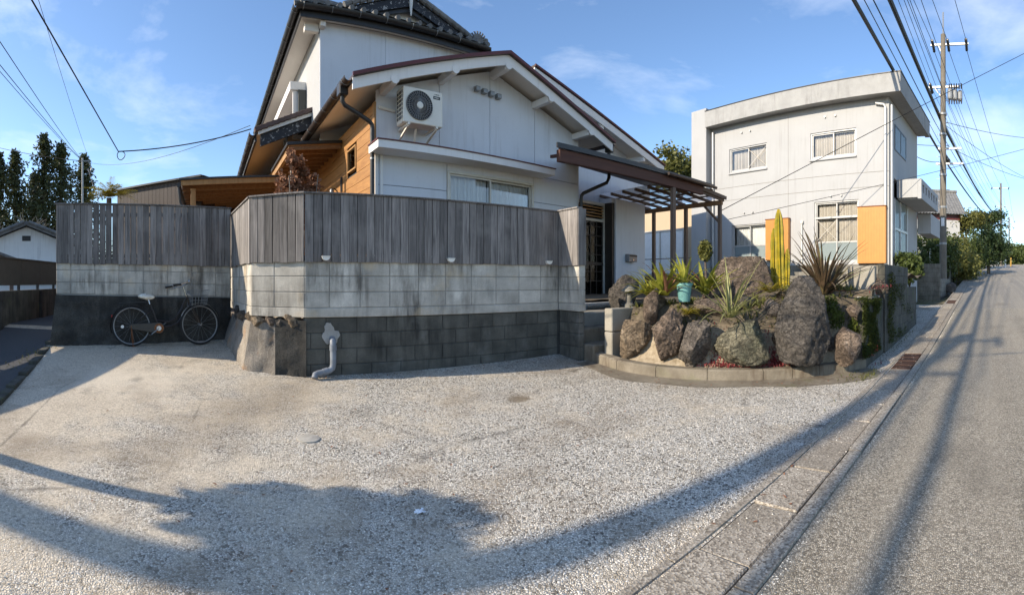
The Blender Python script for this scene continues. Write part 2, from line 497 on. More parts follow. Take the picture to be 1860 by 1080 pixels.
m_wall("house_wall", (0.68, 0.715, 0.765), (0.34, 0.34, 0.34), 0.45, 0.60)
m_wall("soffit_white", (0.78, 0.74, 0.68), (0.5, 0.46, 0.40), 0.2, 0.25, 0.1)
m_wall("trim_white", (0.80, 0.79, 0.77), (0.42, 0.40, 0.37), 0.25, 0.4, 0.1)
m_wall("building_white", (0.405, 0.41, 0.415), (0.25, 0.245, 0.235), 0.30, 0.6, 0.3)
m_wall("cream_wall", (0.50, 0.39, 0.27), (0.5, 0.4, 0.3), 0.2, 0.3)
m_wall("plaster_old", (0.74, 0.73, 0.70), (0.30, 0.29, 0.28), 0.4, 0.8)
m_plain("shutter_orange", (0.52, 0.225, 0.05), 0.5, 0, 0.06)
m_plain("shutter_yellow", (0.52, 0.30, 0.05), 0.5, 0, 0.06)
m_plain("red_flashing", (0.10, 0.018, 0.016), 0.45, 0, 0.2)
m_plain("dark_metal", (0.022, 0.021, 0.021), 0.42, 0.0, 0.2, 9)
m_plain("gutter_brown", (0.035, 0.024, 0.02), 0.38, 0.0, 0.25, 9)
m_plain("roof_metal", (0.06, 0.045, 0.04), 0.5, 0.1, 0.2)
m_plain("alu_frame", (0.46, 0.46, 0.45), 0.4, 0.3, 0.08)
m_plain("beige_frame", (0.58, 0.56, 0.50), 0.45, 0.1, 0.08)
m_plain("bronze_frame", (0.05, 0.042, 0.036), 0.4, 0.3, 0.15)
m_plain("ivory_plastic", (0.74, 0.71, 0.63), 0.45, 0, 0.05)
m_plain("black_plastic", (0.015, 0.015, 0.016), 0.45, 0, 0.1)
m_plain("grille_dark", (0.05, 0.052, 0.055), 0.5, 0, 0.1)
m_plain("pvc_grey", (0.19, 0.21, 0.24), 0.5, 0, 0.25, 9)
m_plain("galvanised", (0.27, 0.275, 0.275), 0.45, 0.5, 0.15, 20)
m_plain("chrome", (0.62, 0.62, 0.60), 0.22, 1.0, 0.1, 30)
m_plain("rust", (0.20, 0.075, 0.025), 0.85, 0.1, 0.5, 40)
m_plain("tyre", (0.018, 0.018, 0.018), 0.85, 0, 0.2, 30)
m_plain("bike_paint", (0.022, 0.016, 0.014), 0.3, 0.1, 0.2, 20)
m_plain("saddle_cream", (0.72, 0.68, 0.58), 0.6, 0, 0.15, 20)
m_plain("red_lens", (0.35, 0.02, 0.015), 0.3)
m_plain("white_lens", (0.80, 0.78, 0.72), 0.35)
m_plain("pot_turquoise", (0.16, 0.36, 0.34), 0.5, 0, 0.12, 14)
m_plain("black_cable", (0.010, 0.010, 0.011), 0.6, 0, 0.1)
m_plain("insulator", (0.045, 0.042, 0.042), 0.3, 0, 0.2)
m_plain("iron_grate", (0.095, 0.048, 0.03), 0.8, 0.1, 0.4, 30)
m_plain("blue_cloth", (0.20, 0.33, 0.52), 0.9, 0, 0.3, 20)
m_plain("paper_white", (0.85, 0.86, 0.88), 0.8, 0, 0.05)
m_plain("red_succulent", (0.20, 0.028, 0.03), 0.6, 0, 0.5, 40)
m_plain("curtain", (0.56, 0.52, 0.46), 0.9, 0, 0.06)
m_plain("curtain_pale", (0.84, 0.85, 0.84), 0.9, 0, 0.05)
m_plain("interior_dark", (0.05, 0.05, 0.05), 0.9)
m_plain("panel_fence_grey", (0.060, 0.062, 0.055), 0.5, 0.1, 0.15)
m_glass("glass", (0.97, 0.975, 0.975))
m_glass("glass_frost", (0.8, 0.86, 0.86), haze=0.55)
t = NT("polycarbonate")
_tr = t.n("ShaderNodeBsdfTransparent"); _tr.inputs[0].default_value = (0.9, 0.88, 0.86, 1)
_tl = t.n("ShaderNodeBsdfTranslucent"); _tl.inputs[0].default_value = (0.86, 0.80, 0.76, 1)
_mx = t.n("ShaderNodeMixShader"); _mx.inputs[0].default_value = 0.62
t.l(_tr.outputs[0], _mx.inputs[1]); t.l(_tl.outputs[0], _mx.inputs[2])
t.l(_mx.outputs[0], t.t.nodes["Material Output"].inputs["Surface"])
M["polycarbonate"] = t.m
m_concrete("tile_grey", (0.12, 0.12, 0.12), (0.30, 0.30, 0.295), (0.07, 0.07, 0.07), 0.5, 0.7, 0.3)
m_concrete("tile_brown", (0.085, 0.055, 0.048), (0.17, 0.12, 0.11), (0.05, 0.035, 0.03), 0.5, 0.7, 0.3)
# flaking black paint over pale wood
t = NT("flaking_black")
pf = t.fac(t.noise(t.pos(), 13, 8, 0.75), 0.57, 0.61)
t.color(t.mix(pf, (0.012, 0.012, 0.016), (0.42, 0.41, 0.40))); t.rough(0.6)
M["flaking_black"] = t.m
m_leaf("leaf_conifer", (0.030, 0.042, 0.016), (0.10, 0.105, 0.040), 0.3, yellow=(0.12, 0.080, 0.035))
m_leaf("leaf_hedge", (0.028, 0.048, 0.012), (0.11, 0.14, 0.035), 0.25)
m_leaf("leaf_dark", (0.015, 0.030, 0.010), (0.05, 0.08, 0.025), 0.2)
m_leaf("leaf_olive", (0.07, 0.075, 0.018), (0.19, 0.19, 0.05), 0.25)
m_leaf("leaf_dry", (0.17, 0.075, 0.040), (0.36, 0.19, 0.115), 0.2, 0.85)
m_leaf("leaf_bright", (0.17, 0.20, 0.025), (0.46, 0.43, 0.07), 0.3, 0.4)
m_leaf("leaf_yellow", (0.26, 0.22, 0.03), (0.50, 0.42, 0.06), 0.3)
m_leaf("leaf_flax", (0.045, 0.040, 0.022), (0.16, 0.10, 0.060), 0.2, 0.4, yellow=(0.22, 0.20, 0.07))
m_leaf("leaf_straw", (0.17, 0.19, 0.06), (0.42, 0.40, 0.17), 0.25, 0.5)
m_leaf("cactus_skin", (0.14, 0.15, 0.015), (0.44, 0.31, 0.02), 0.05, 0.5)
m_leaf("moss_green", (0.030, 0.045, 0.008), (0.10, 0.12, 0.02), 0.2, 0.9)
m_plain("bark", (0.10, 0.078, 0.06), 0.9, 0, 0.35, 18, bump=0.6)
m_plain("bark_pale", (0.30, 0.27, 0.23), 0.9, 0, 0.3, 18)
t = NT("pebble")
_c = t.voro(t.pos(), 60, 'F1', "Color"); _b = t.n("ShaderNodeRGBToBW"); t.l(_c, _b.inputs[0])
t.color(t.ramp(_b.outputs[0], [(0.15, (0.20, 0.18, 0.15)), (0.4, (0.60, 0.55, 0.46)), (0.75, (0.97, 0.90, 0.78))])); t.rough(0.85)
M["pebble"] = t.m

# ------------------------------------------------------------------ mesh helpers
I4 = Matrix.Identity(4)

class MB:
    def __init__(s, M0=None):
        s.v, s.f, s.M = [], [], M0
    def add(s, vs, fs):
        o = len(s.v)
        s.v.extend(Vector(p) for p in vs)
        s.f.extend(tuple(i + o for i in f) for f in fs)
        return s
    def box(s, x0, x1, y0, y1, z0, z1, m=None):
        vs = [Vector((x, y, z)) for z in (z0, z1) for y in (y0, y1) for x in (x0, x1)]
        if m is not None:
            vs = [m @ p for p in vs]
        return s.add(vs, [(0, 2, 3, 1), (4, 5, 7, 6), (0, 1, 5, 4), (2, 6, 7, 3), (0, 4, 6, 2), (1, 3, 7, 5)])
    def beam(s, a, b, w, h, up=(0, 0, 1)):
        """box of section w x h from a to b"""
        a, b = Vector(a), Vector(b)
        d = (b - a); L = d.length; d.normalize()
        u = Vector(up)
        if abs(d.dot(u)) > 0.98:
            u = Vector((1, 0, 0))
        x = d.cross(u).normalized(); z = x.cross(d).normalized()
        m = Matrix(((x.x, d.x, z.x, a.x), (x.y, d.y, z.y, a.y), (x.z, d.z, z.z, a.z), (0, 0, 0, 1)))
        return s.box(-w / 2, w / 2, 0, L, -h / 2, h / 2, m)
    def tube(s, pts, r, n=8, closed=False, caps=True):
        pts = [Vector(p) for p in pts]
        k = len(pts)
        rs = r if isinstance(r, (list, tuple)) else [r] * k
        vs, fs = [], []
        prev = None
        for i, p in enumerate(pts):
            if closed:
                d = (pts[(i + 1) % k] - pts[i - 1])
            else:
                d = pts[min(i + 1, k - 1)] - pts[max(i - 1, 0)]
            d.normalize()
            if prev is None:
                u = Vector((0, 0, 1)) if abs(d.z) < 0.9 else Vector((1, 0, 0))
                x = d.cross(u).normalized()
            else:
                x = (prev - d * prev.dot(d)).normalized()
            prev = x
            y = d.cross(x)
            for j in range(n):
                a = 2 * math.pi * j / n
                vs.append(p + x * (math.cos(a) * rs[i]) + y * (math.sin(a) * rs[i]))
        m = k if closed else k - 1
        for i in range(m):
            for j in range(n):
                a, b = i * n + j, i * n + (j + 1) % n
                c, d2 = ((i + 1) % k) * n + (j + 1) % n, ((i + 1) % k) * n + j
                fs.append((a, b, c, d2))
        if caps and not closed:
            fs.append(tuple(range(n - 1, -1, -1)))
            fs.append(tuple((k - 1) * n + j for j in range(n)))
        return s.add(vs, fs)
    def lathe(s, prof, n=16, m=None):
        vs, fs = [], []
        k = len(prof)
        for r, z in prof:
            for j in range(n):
                a = 2 * math.pi * j / n
                p = Vector((r * math.cos(a), r * math.sin(a), z))
                vs.append(m @ p if m is not None else p)
        for i in range(k - 1):
            for j in range(n):
                fs.append((i * n + j, i * n + (j + 1) % n, (i + 1) * n + (j + 1) % n, (i + 1) * n + j))
        fs.append(tuple(range(n - 1, -1, -1)))
        fs.append(tuple((k - 1) * n + j for j in range(n)))
        return s.add(vs, fs)
    def prism(s, poly, depth, m):
        """poly in local xy, extruded along local z by depth"""
        n = len(poly)
        vs = [m @ Vector((x, y, 0)) for x, y in poly] + [m @ Vector((x, y, depth)) for x, y in poly]
        fs = [tuple(range(n - 1, -1, -1)), tuple(range(n, 2 * n))]
        fs += [(i, (i + 1) % n, n + (i + 1) % n, n + i) for i in range(n)]
        return s.add(vs, fs)
    def quad(s, a, b, c, d):
        return s.add([a, b, c, d], [(0, 1, 2, 3)])
    def grid(s, fn, nu, nv):
        vs = [fn(i / nu, j / nv) for j in range(nv + 1) for i in range(nu + 1)]
        fs = [(j * (nu + 1) + i, j * (nu + 1) + i + 1, (j + 1) * (nu + 1) + i + 1, (j + 1) * (nu + 1) + i) for j in range(nv) for i in range(nu)]
        return s.add(vs, fs)
    def mesh(s, name, mat, smooth=False, bevel=0.0, seg=1, norm=True):
        me = bpy.data.meshes.new(name)
        vs = [s.M @ p for p in s.v] if s.M is not None else s.v
        me.from_pydata([tuple(p) for p in vs], [], s.f)
        if norm or bevel:
            bm = bmesh.new(); bm.from_mesh(me)
            bmesh.ops.recalc_face_normals(bm, faces=bm.faces)
            if bevel:
                bmesh.ops.bevel(bm, geom=list(bm.edges), offset=bevel, segments=seg, profile=0.5, affect='EDGES', clamp_overlap=True)
            bm.to_mesh(me); bm.free()
        if smooth:
            me.polygons.foreach_set("use_smooth", [True] * len(me.polygons))
            try:
                me.set_sharp_from_angle(angle=math.radians(40))
            except Exception:
                pass
        me.materials.append(M[mat])
        return me
    def build(s, name, mat, parent=None, smooth=False, bevel=0.0, seg=1, norm=True):
        return link(name, s.mesh(name, mat, smooth, bevel, seg, norm), parent)

def link(name, me, parent=None, m=None):
    o = bpy.data.objects.new(name, me)
    COL.objects.link(o)
    if m is not None:
        o.matrix_world = m
    if parent is not None:
        w = o.matrix_basis.copy()
        o.parent = parent
        o.matrix_parent_inverse = world_of(parent).inverted()
        o.matrix_basis = w
    return o

def world_of(o):
    w = o.matrix_basis.copy()
    if o.parent is not None:
        w = world_of(o.parent) @ o.matrix_parent_inverse @ w
    return w

def tag(o, label=None, cat=None, group=None, kind=None):
    if label: o["label"] = label
    if cat: o["category"] = cat
    if group: o["group"] = group
    if kind: o["kind"] = kind
    return o

def thing(name, label, cat, loc=(0, 0, 0), group=None):
    o = bpy.data.objects.new(name, None)
    o.empty_display_size = 0.2
    COL.objects.link(o)
    o.location = loc
    return tag(o, label, cat, group)

def lerp(a, b, t):
    return a + (b - a) * t

def sstep(a, b, x):
    t = max(0.0, min(1.0, (x - a) / (b - a)))
    return t * t * (3 - 2 * t)

def frame(o, x, z=(0, 0, 1)):
    """matrix with origin o, local x along x, local z near z"""
    x = Vector(x).normalized(); z = Vector(z)
    y = z.cross(x).normalized(); z = x.cross(y).normalized()
    return Matrix(((x.x, y.x, z.x, o[0]), (x.y, y.y, z.y, o[1]), (x.z, y.z, z.z, o[2]), (0, 0, 0, 1)))

def sag(a, b, drop, n=14, ext=0.0):
    a, b = Vector(a), Vector(b)
    out = []
    for i in range(n + 1):
        t = i / n
        p = a.lerp(b, t)
        p.z -= drop * 4 * t * (1 - t)
        out.append(p)
    return out

# ------------------------------------------------------------------ ground
def road_z(x):
    if x < 1: z = 0.0
    elif x < 12: z = 0.06 * (x - 1) ** 2 / 22.0
    elif x < 78: z = 0.33 + 0.06 * (x - 12)
    else:
        u = min(x - 78, 30.0)
        z = 0.33 + 0.06 * 66 + 0.06 * u - 0.0020 * u * u
        if x > 108: z -= 0.06 * (x - 108)
    return z

def ground_z(x, y):
    z = road_z(x)
    if y > 1.4:
        u = (min(y, 8.2) - 1.4) / 4.45
        z += 0.2 * u ** 2.3
    return z

def axis(pts):
    out = []
    for (a, b, n) in pts:
        out += [lerp(a, b, i / n) for i in range(n)]
    return out + [pts[-1][1]]

def sheet(name, xs, ys, dz, mat, keep=None, zf=ground_z):
    b = MB()
    idx = {}
    for j, y in enumerate(ys):
        for i, x in enumerate(xs):
            idx[i, j] = len(b.v)
            b.v.append(Vector((x, y, zf(x, y) + dz)))
    for j in range(len(ys) - 1):
        for i in range(len(xs) - 1):
            cx, cy = (xs[i] + xs[i + 1]) / 2, (ys[j] + ys[j + 1]) / 2
            if keep and not keep(cx, cy):
                continue
            b.f.append((idx[i, j], idx[i + 1, j], idx[i + 1, j + 1], idx[i, j + 1]))
    return b.build(name, mat, smooth=True, norm=False)

def terrain_z(x, y):
    z = ground_z(x, y)
    return z - 0.25 - 0.02 * max(0, abs(y) - 40)

o = sheet("ground", axis([(-400, -40, 6), (-40, 0, 10), (0, 120, 40), (120, 600, 8)]), axis([(-300, -30, 5), (-30, 20, 14), (20, 60, 6), (60, 400, 6)]), 0.0, "soil", zf=terrain_z)
tag(o, kind="structure")
lot_x = axis([(-14, 16, 75)])
lot_y = axis([(1.40, 9.0, 26), (9, 24, 5)])
o = sheet("parking_lot", lot_x, lot_y, 0.0, "lot_aggregate", keep=lambda x, y: y < 8.5 or x > -2)
tag(o, kind="structure")
o = sheet("road", axis([(-40, 12, 26), (12, 120, 54)]), [-6.0, -4, -2, 0, 0.98], 0.0, "road_asphalt")
tag(o, kind="structure")
# the side lane beyond the low kerb on the left
b = MB()
def lane_fn(u, v):
    y = lerp(0.0, 40.0, v ** 1.5); xe = -2.72 - 0.254 * (min(y, 12) - 4.4)
    x = lerp(-13.0, xe, u)
    return Vector((x, y, ground_z(x, y) + 0.006))
b.grid(lane_fn, 12, 40)
o = b.build("side_lane", "lane_asphalt", None, smooth=True)
tag(o, kind="structure")

# gutter: kerb strip against the asphalt, then a row of concrete lids, then a thin strip against the lot
gut = tag(bpy.data.objects.new("gutter", None), kind="structure"); COL.objects.link(gut)
b = MB()
b.grid(lambda u, v: Vector((lerp(-14, 70, u), lerp(0.95, 1.45, v), road_z(lerp(-14, 70, u)) - 0.05)), 60, 1)
b.build("channel_bed", "mortar_dark", gut)
rg = random.Random(3)
x = -9.0
while x < 64:
    L = 1.8
    jit = rg.uniform(-0.006, 0.006)
    a, c = x + 0.006, x + L - 0.006
    b = MB()
    za, zc = road_z(a), road_z(c)
    for (y0, y1, top) in ((0.985 + jit, 1.095 + jit, 0.016),):
        n = 10
        vs = []
        for i in range(n + 1):
            px = lerp(a, c, i / n); pz = road_z(px)
            w = 0.008 * noise.noise((px * 7, 3, 0)); w2 = 0.008 * noise.noise((px * 9, 9, 0))
            vs += [(px, y0 + w, pz - 0.08), (px, y0 + w + 0.006, pz + top), (px, y1 + w2 - 0.006, pz + top), (px, y1 + w2, pz - 0.08)]
        fs = []
        for i in range(n):
            for q in range(3):
                fs.append((i * 4 + q, i * 4 + q + 1, i * 4 + 5 + q, i * 4 + 4 + q))
        fs += [(0, 1, 2, 3), tuple(4 * n + q for q in (3, 2, 1, 0))]
        b.add(vs, fs)
    b.build("kerb_stone", "gutter_concrete", gut)
    x += L
x = -8.83
lid_cache = None
for i in range(118):
    if lid_cache is None:
        b = MB(); b.box(-0.296, 0.296, 0, 0.30, -0.09, 0.0); lid_cache = b.mesh("gutter_lid", "gutter_concrete", bevel=0.008, seg=1)
    xc = x + 0.6 * i + 0.3
    z0 = road_z(xc)
    sl = math.atan2(road_z(xc + 0.3) - road_z(xc - 0.3), 0.6)
    m = Matrix.Translation((xc, 1.108 + rg.uniform(-0.006, 0.006), z0 + 0.004 + rg.uniform(-0.005, 0.006))) @ Matrix.Rotation(-sl, 4, 'Y') @ Matrix.Rotation(rg.uniform(-0.008, 0.008), 4, 'Z') @ Matrix.Rotation(rg.uniform(-0.01, 0.01), 4, 'X')
    if abs(xc - 7.37) < 0.31 or abs(xc - 16.97) < 0.31:
        gb = MB()
        for q in range(11):
            gb.box(-0.285, 0.285, 0.008 + q * 0.0275, 0.022 + q * 0.0275, -0.04, 0.0)
        gb.box(-0.29, -0.27, 0, 0.30, -0.05, 0.002); gb.box(0.27, 0.29, 0, 0.30, -0.05, 0.002); gb.box(-0.01, 0.01, 0, 0.3, -0.05, 0.001)
        link("iron_grate", gb.mesh("iron_grate", "iron_grate"), gut, m)
    else:
        link("gutter_lid", lid_cache, gut, m)
b = MB()
for i in range(60):
    xa, xb = -9 + i * 1.2, -9 + i * 1.2 + 1.19
    w = 0.015 * noise.noise((xa, 0, 4)); w2 = 0.015 * noise.noise((xb, 0, 4))
    b.add([(xa, 1.418 + w, road_z(xa) - 0.06), (xb, 1.418 + w2, road_z(xb) - 0.06), (xb, 1.418 + w2, road_z(xb) + 0.010), (xa, 1.418 + w, road_z(xa) + 0.010),
           (xa, 1.475 - w, road_z(xa) - 0.06), (xb, 1.475 - w2, road_z(xb) - 0.06), (xb, 1.475 - w2, road_z(xb) + 0.012), (xa, 1.475 - w, road_z(xa) + 0.012)],
          [(0, 1, 2, 3), (3, 2, 6, 7), (7, 6, 5, 4), (0, 3, 7, 4), (1, 5, 6, 2)])
b.build("edge_strip", "gutter_concrete", gut)

# ------------------------------------------------------------------ boundary walls and timber fences
def block_mesh_cache():
    cache = {}
    def get(w, h, d, mat, bev=0.006):
        key = (round(w, 3), round(h, 3), mat)
        if key not in cache:
            b = MB(); b.box(0, w, 0, d, 0, h)
            cache[key] = b.mesh("block", mat, bevel=bev)
        return cache[key]
    return get
get_block = block_mesh_cache()

def block_run(parent, p0, p1, rows, bond, mat, depth=0.12, first=None, brw=0.4, seed=1, zcut=None, tilt=0.0):
    """courses of concrete blocks between p0 and p1 (xy, outer face on the right-hand side seen from p0 to p1 is -normal)"""
    rr = random.Random(seed)
    d = Vector((p1[0] - p0[0], p1[1] - p0[1], 0)); L = d.length; d.normalize()
    jt = 0.008
    for k, (z0, z1) in enumerate(rows):
        x = 0.0
        w = first if first else brw
        if bond and k % 2:
            w = (w + brw / 2) if w < brw / 2 else (w - brw / 2)
            if w < 0.06: w += brw
        while x < L - 0.02:
            e = min(x + w, L)
            if L - e < 0.05: e = L
            px = x + jt / 2
            ww = e - x - jt
            if zcut is None or z1 > zcut(p0[0] + d.x * (x + e) / 2, p0[1] + d.y * (x + e) / 2):
                m = frame((p0[0] + d.x * px, p0[1] + d.y * px, z0 + jt / 2 + tilt * (1 - x / L)), d)
                m = m @ Matrix.Translation((0, rr.uniform(-0.002, 0.002), 0))
                link("block", get_block(ww, z1 - z0 - jt, depth, mat), parent, m)
            x = e; w = brw
    return L

def core(parent, p0, p1, z0, z1, mat, off=0.012, th=0.10, e0=0.0, e1=0.0, dz=0.0):
    d = Vector((p1[0] - p0[0], p1[1] - p0[1], 0)); L = d.length
    m = frame((p0[0], p0[1], 0), d)
    b = MB(); b.box(e0, L - e1, off, off + th, z0, z1, m)
    if dz:
        for v in b.v[4:]:
            pass
    return b.build("mortar_joints", mat, parent)

UP = [(1.06, 1.26), (1.26, 1.46), (1.46, 1.66)]
pA0, pA1 = (-3.25, 7.05), (-0.44, 7.765)
pE = (-0.45, 8.05); pB0 = (-0.066, 6.14); pB = (0.60, 5.80); pC = (4.46, 5.87); pD = (4.47, 5.36)

# --- front garden wall (pale blocks above, dark wet blocks below)
wall = thing("block_wall", "pale concrete block wall over dark damp blocks, under the dark timber fence", "wall", (2.5, 5.9, 0.2))
block_run(wall, pB, pC, UP, False, "block_pale", first=0.32, seed=2)
core(wall, pB, pC, 0.95, 1.655, "mortar_pale", th=0.1, e1=-0.11)
lo = lambda p, q=0.022: (p[0], p[1] + q)
block_run(wall, lo(pB), lo(pC), [(-0.06, 0.14), (0.14, 0.34), (0.34, 0.54), (0.54, 0.74), (0.74, 0.935)], True, "block_dark", first=0.28, seed=4)
core(wall, lo(pB), lo(pC), -0.1, 0.93, "mortar_dark", off=0.010, th=0.1, e1=-0.11)
d = (Vector((pC[0], pC[1], 0)) - Vector((pB[0], pB[1], 0)))
bm_ = MB(); bm_.box(0.0, d.length, -0.004, 0.116, 0.938, 1.058, frame((pB[0], pB[1], 0), d))
bm_.build("ledge_beam", "block_pale", wall, bevel=0.008)
# return wall at the right-hand end
for rows, mat, q, z0 in ((UP, "block_pale", 0.0, 0.95), ([(0.0, 0.2), (0.2, 0.4), (0.4, 0.6), (0.6, 0.76), (0.76, 0.935)], "block_dark", 0.022, 0)):
    a, c = (pC[0] + q, pC[1] - 0.004), (pD[0] + q, pD[1] + q)
    block_run(wall, a, c, rows, False, mat, first=0.24, seed=8, brw=0.4, depth=0.13 - q)
    core(wall, a, c, rows[0][0], rows[-1][1] - 0.005, "mortar_pale" if q == 0 else "mortar_dark", th=0.10 - q, e1=0.006)
bm_ = MB(); bm_.box(pD[0] - 0.004, pD[0] + 0.134, pD[1] - 0.004, pC[1], 0.938, 1.058); bm_.build("ledge_beam", "block_pale", wall, bevel=0.008)
# chamfered and side faces, lit by the sun
block_run(wall, pB0, pB, UP, False, "block_pale", first=0.33, seed=5)
core(wall, pB0, pB, 0.95, 1.655, "mortar_pale", e0=0.03, e1=0.02)
block_run(wall, pE, pB0, UP, False, "block_pale", first=0.4, seed=6)
core(wall, pE, pB0, 0.95, 1.655, "mortar_pale", e1=0.02)
d = Vector((pB[0] - pB0[0], pB[1] - pB0[1], 0)); bm_ = MB(); bm_.box(0.0, d.length, -0.003, 0.1, 0.94, 1.058, frame((*pB0, 0), d)); bm_.build("ledge_beam", "block_pale", wall, bevel=0.006)
d = Vector((pB0[0] - pE[0], pB0[1] - pE[1], 0)); bm_ = MB(); bm_.box(0.0, d.length, -0.003, 0.1, 0.94, 1.058, frame((*pE, 0), d)); bm_.build("ledge_beam", "block_pale", wall, bevel=0.006)

# battered concrete footing with stones set into its top
foot = thing("concrete_footing", "rough battered concrete footing with stones bedded in its top, rust streaked", "footing", (-0.1, 6.3, 0.2))
def battered(poly_lo, poly_hi, z_lo, z_hi, seed, amp=0.034):
    b = MB()
    n = len(poly_lo)
    NV = 14
    for k in range(n - 1):
        NU = max(4, int((Vector(poly_lo[k + 1]) - Vector(poly_lo[k])).length / 0.05))
        def fn(u, v, k=k):
            a = Vector((*poly_lo[k], 0)).lerp(Vector((*poly_lo[k + 1], 0)), u)
            c = Vector((*poly_hi[k], 0)).lerp(Vector((*poly_hi[k + 1], 0)), u)
            p = a.lerp(c, v); p.z = lerp(z_lo, z_hi, v)
            nrm = Vector((poly_lo[k + 1][1] - poly_lo[k][1], -(poly_lo[k + 1][0] - poly_lo[k][0]), 0)).normalized()
            e = min(u, 1 - u) * 4
            return p + nrm * (amp * min(1, e) * (noise.noise(p * 4.5 + Vector((seed, 0, 0))) + 0.7 * noise.noise(p * 11) + 0.4 * noise.noise(p * 24)))
        b.grid(fn, NU, NV)
    top = [(*p, z_hi) for p in poly_hi]
    cx = sum(p[0] for p in poly_hi) / n + 0.25; cy = sum(p[1] for p in poly_hi) / n + 0.35
    b.add(top + [(cx, cy, z_hi)], [(i, i + 1, n) for i in range(n - 1)])
    return b
battered([(-0.66, 7.72), (-0.20, 6.12), (0.235, 5.88)], [(-0.43, 7.78), (-0.08, 6.15), (0.24, 5.98)], 0.10, 0.86, 1).build("footing_body", "base_rough", foot, smooth=True)
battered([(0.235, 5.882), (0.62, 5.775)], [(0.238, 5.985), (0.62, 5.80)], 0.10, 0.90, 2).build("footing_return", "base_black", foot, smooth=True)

def rock_mesh(name, dims, seed, mat, sub=4, amp=0.22, facet=0.0, taper=0.0, flat=0.0):
    bm = bmesh.new()
    bmesh.ops.create_icosphere(bm, subdivisions=sub, radius=1.0)
    off = Vector((seed * 3.17, seed * 1.31, seed * 7.7))
    rr = random.Random(seed)
    planes = []
    for i in range(18):
        nv = Vector((rr.gauss(0, 1), rr.gauss(0, 1), rr.gauss(0, 0.8))).normalized()
        planes.append((nv, rr.uniform(0.58, 0.90)))
    for v in bm.verts:
        p = v.co.copy()
        r = 1 + amp * (noise.noise(p * 1.1 + off) * 1.1 + 0.45 * noise.noise(p * 2.6 + off) + 0.2 * noise.noise(p * 6 + off) + 0.09 * noise.noise(p * 14 + off))
        p = p * r
        for nv, dd in planes:
            e = p.dot(nv) - dd
            if e > 0:
                p -= nv * e * 0.96
        p += v.co * (0.055 * (0.6 - abs(noise.noise(v.co * 3.4 + off)) * 2) + 0.035 * noise.noise(v.co * 8 + off) + 0.028 * noise.noise(v.co * 18 + off))
        k = 1 - taper * (p.z * 0.5)
        p.x *= k; p.y *= k
        v.co = Vector((p.x * dims[0], p.y * dims[1], p.z * dims[2]))
    me = bpy.data.meshes.new(name)
    bm.to_mesh(me); bm.free()
    me.polygons.foreach_set("use_smooth", [True] * len(me.polygons))
    me.materials.append(M[mat])
    return me

for i, (x, y, z, dx, dz, mt) in enumerate([(-0.02, 6.05, 0.90, 0.11, 0.085, "rock_warm"), (0.14, 5.97, 0.89, 0.08, 0.07, "rock_brown"), (0.26, 5.93, 0.88, 0.075, 0.085, "rock_grey"), (0.44, 5.86, 0.905, 0.15, 0.09, "rock_warm"),
                                           (-0.10, 6.25, 0.93, 0.09, 0.09, "rock_warm"), (-0.2, 6.6, 0.92, 0.14, 0.08, "rock_grey"), (-0.32, 7.1, 0.9, 0.15, 0.08, "rock_dark")]):
    link("bedded_stone", rock_mesh("bedded_stone", (dx * 1.25, 0.12, dz * 1.15), 40 + i, mt, 4), foot, Matrix.Translation((x + 0.05, y + 0.085, z - 0.03)) @ Matrix.Rotation(i * 1.3, 4, 'Y'))

# --- set-back wall on the left, behind the bicycle
wallA = thing("block_wall", "shaded concrete block wall on a black rough base behind the bicycle", "wall", (-1.9, 7.4, 0.3))
dA = Vector((pA1[0] - pA0[0], pA1[1] - pA0[1], 0)); LA = dA.length
mA = frame((*pA0, 0), dA)
tiltA = 0.055
block_run(wallA, pA0, pA1, [(1.13, 1.33), (1.33, 1.53), (1.53, 1.65)], False, "block_pale", first=0.25, seed=12, tilt=tiltA)
core(wallA, pA0, pA1, 1.05, 1.64, "mortar_pale")
b = MB()
def fnA(u, v):
    z = lerp(0.18, 1.17 - 0.05 * u, v)
    out = lerp(0.13, 0.02, v)
    x = lerp(-lerp(0.10, 0.0, v), LA, u)
    p = mA @ Vector((x, -out, z))
    n_ = noise.noise(p * 4.2) + 0.6 * noise.noise(p * 11) + 0.3 * noise.noise(p * 26)
    return mA @ Vector((x, -out - 0.03 * n_, z))
b.grid(fnA, 90, 26)
b.grid(lambda u, v: mA @ Vector((lerp(-0.10, 0.0, v), lerp(-0.13, -0.02, v) + u * lerp(0.6, 0.5, v), lerp(0.18, 1.17, v))), 6, 10)
b.add([mA @ Vector((0, -0.02, 1.165)), mA @ Vector((LA, -0.02, 1.118)), mA @ Vector((LA, 0.1, 1.118)), mA @ Vector((0, 0.1, 1.165))], [(0, 1, 2, 3)])
b.build("rough_base", "base_black", wallA, smooth=True)
b = MB(); b.box(-0.0, 0.10, 0.012, 2.4, 0.1, 1.66, mA); b.build("side_wall", "block_pale", wallA)

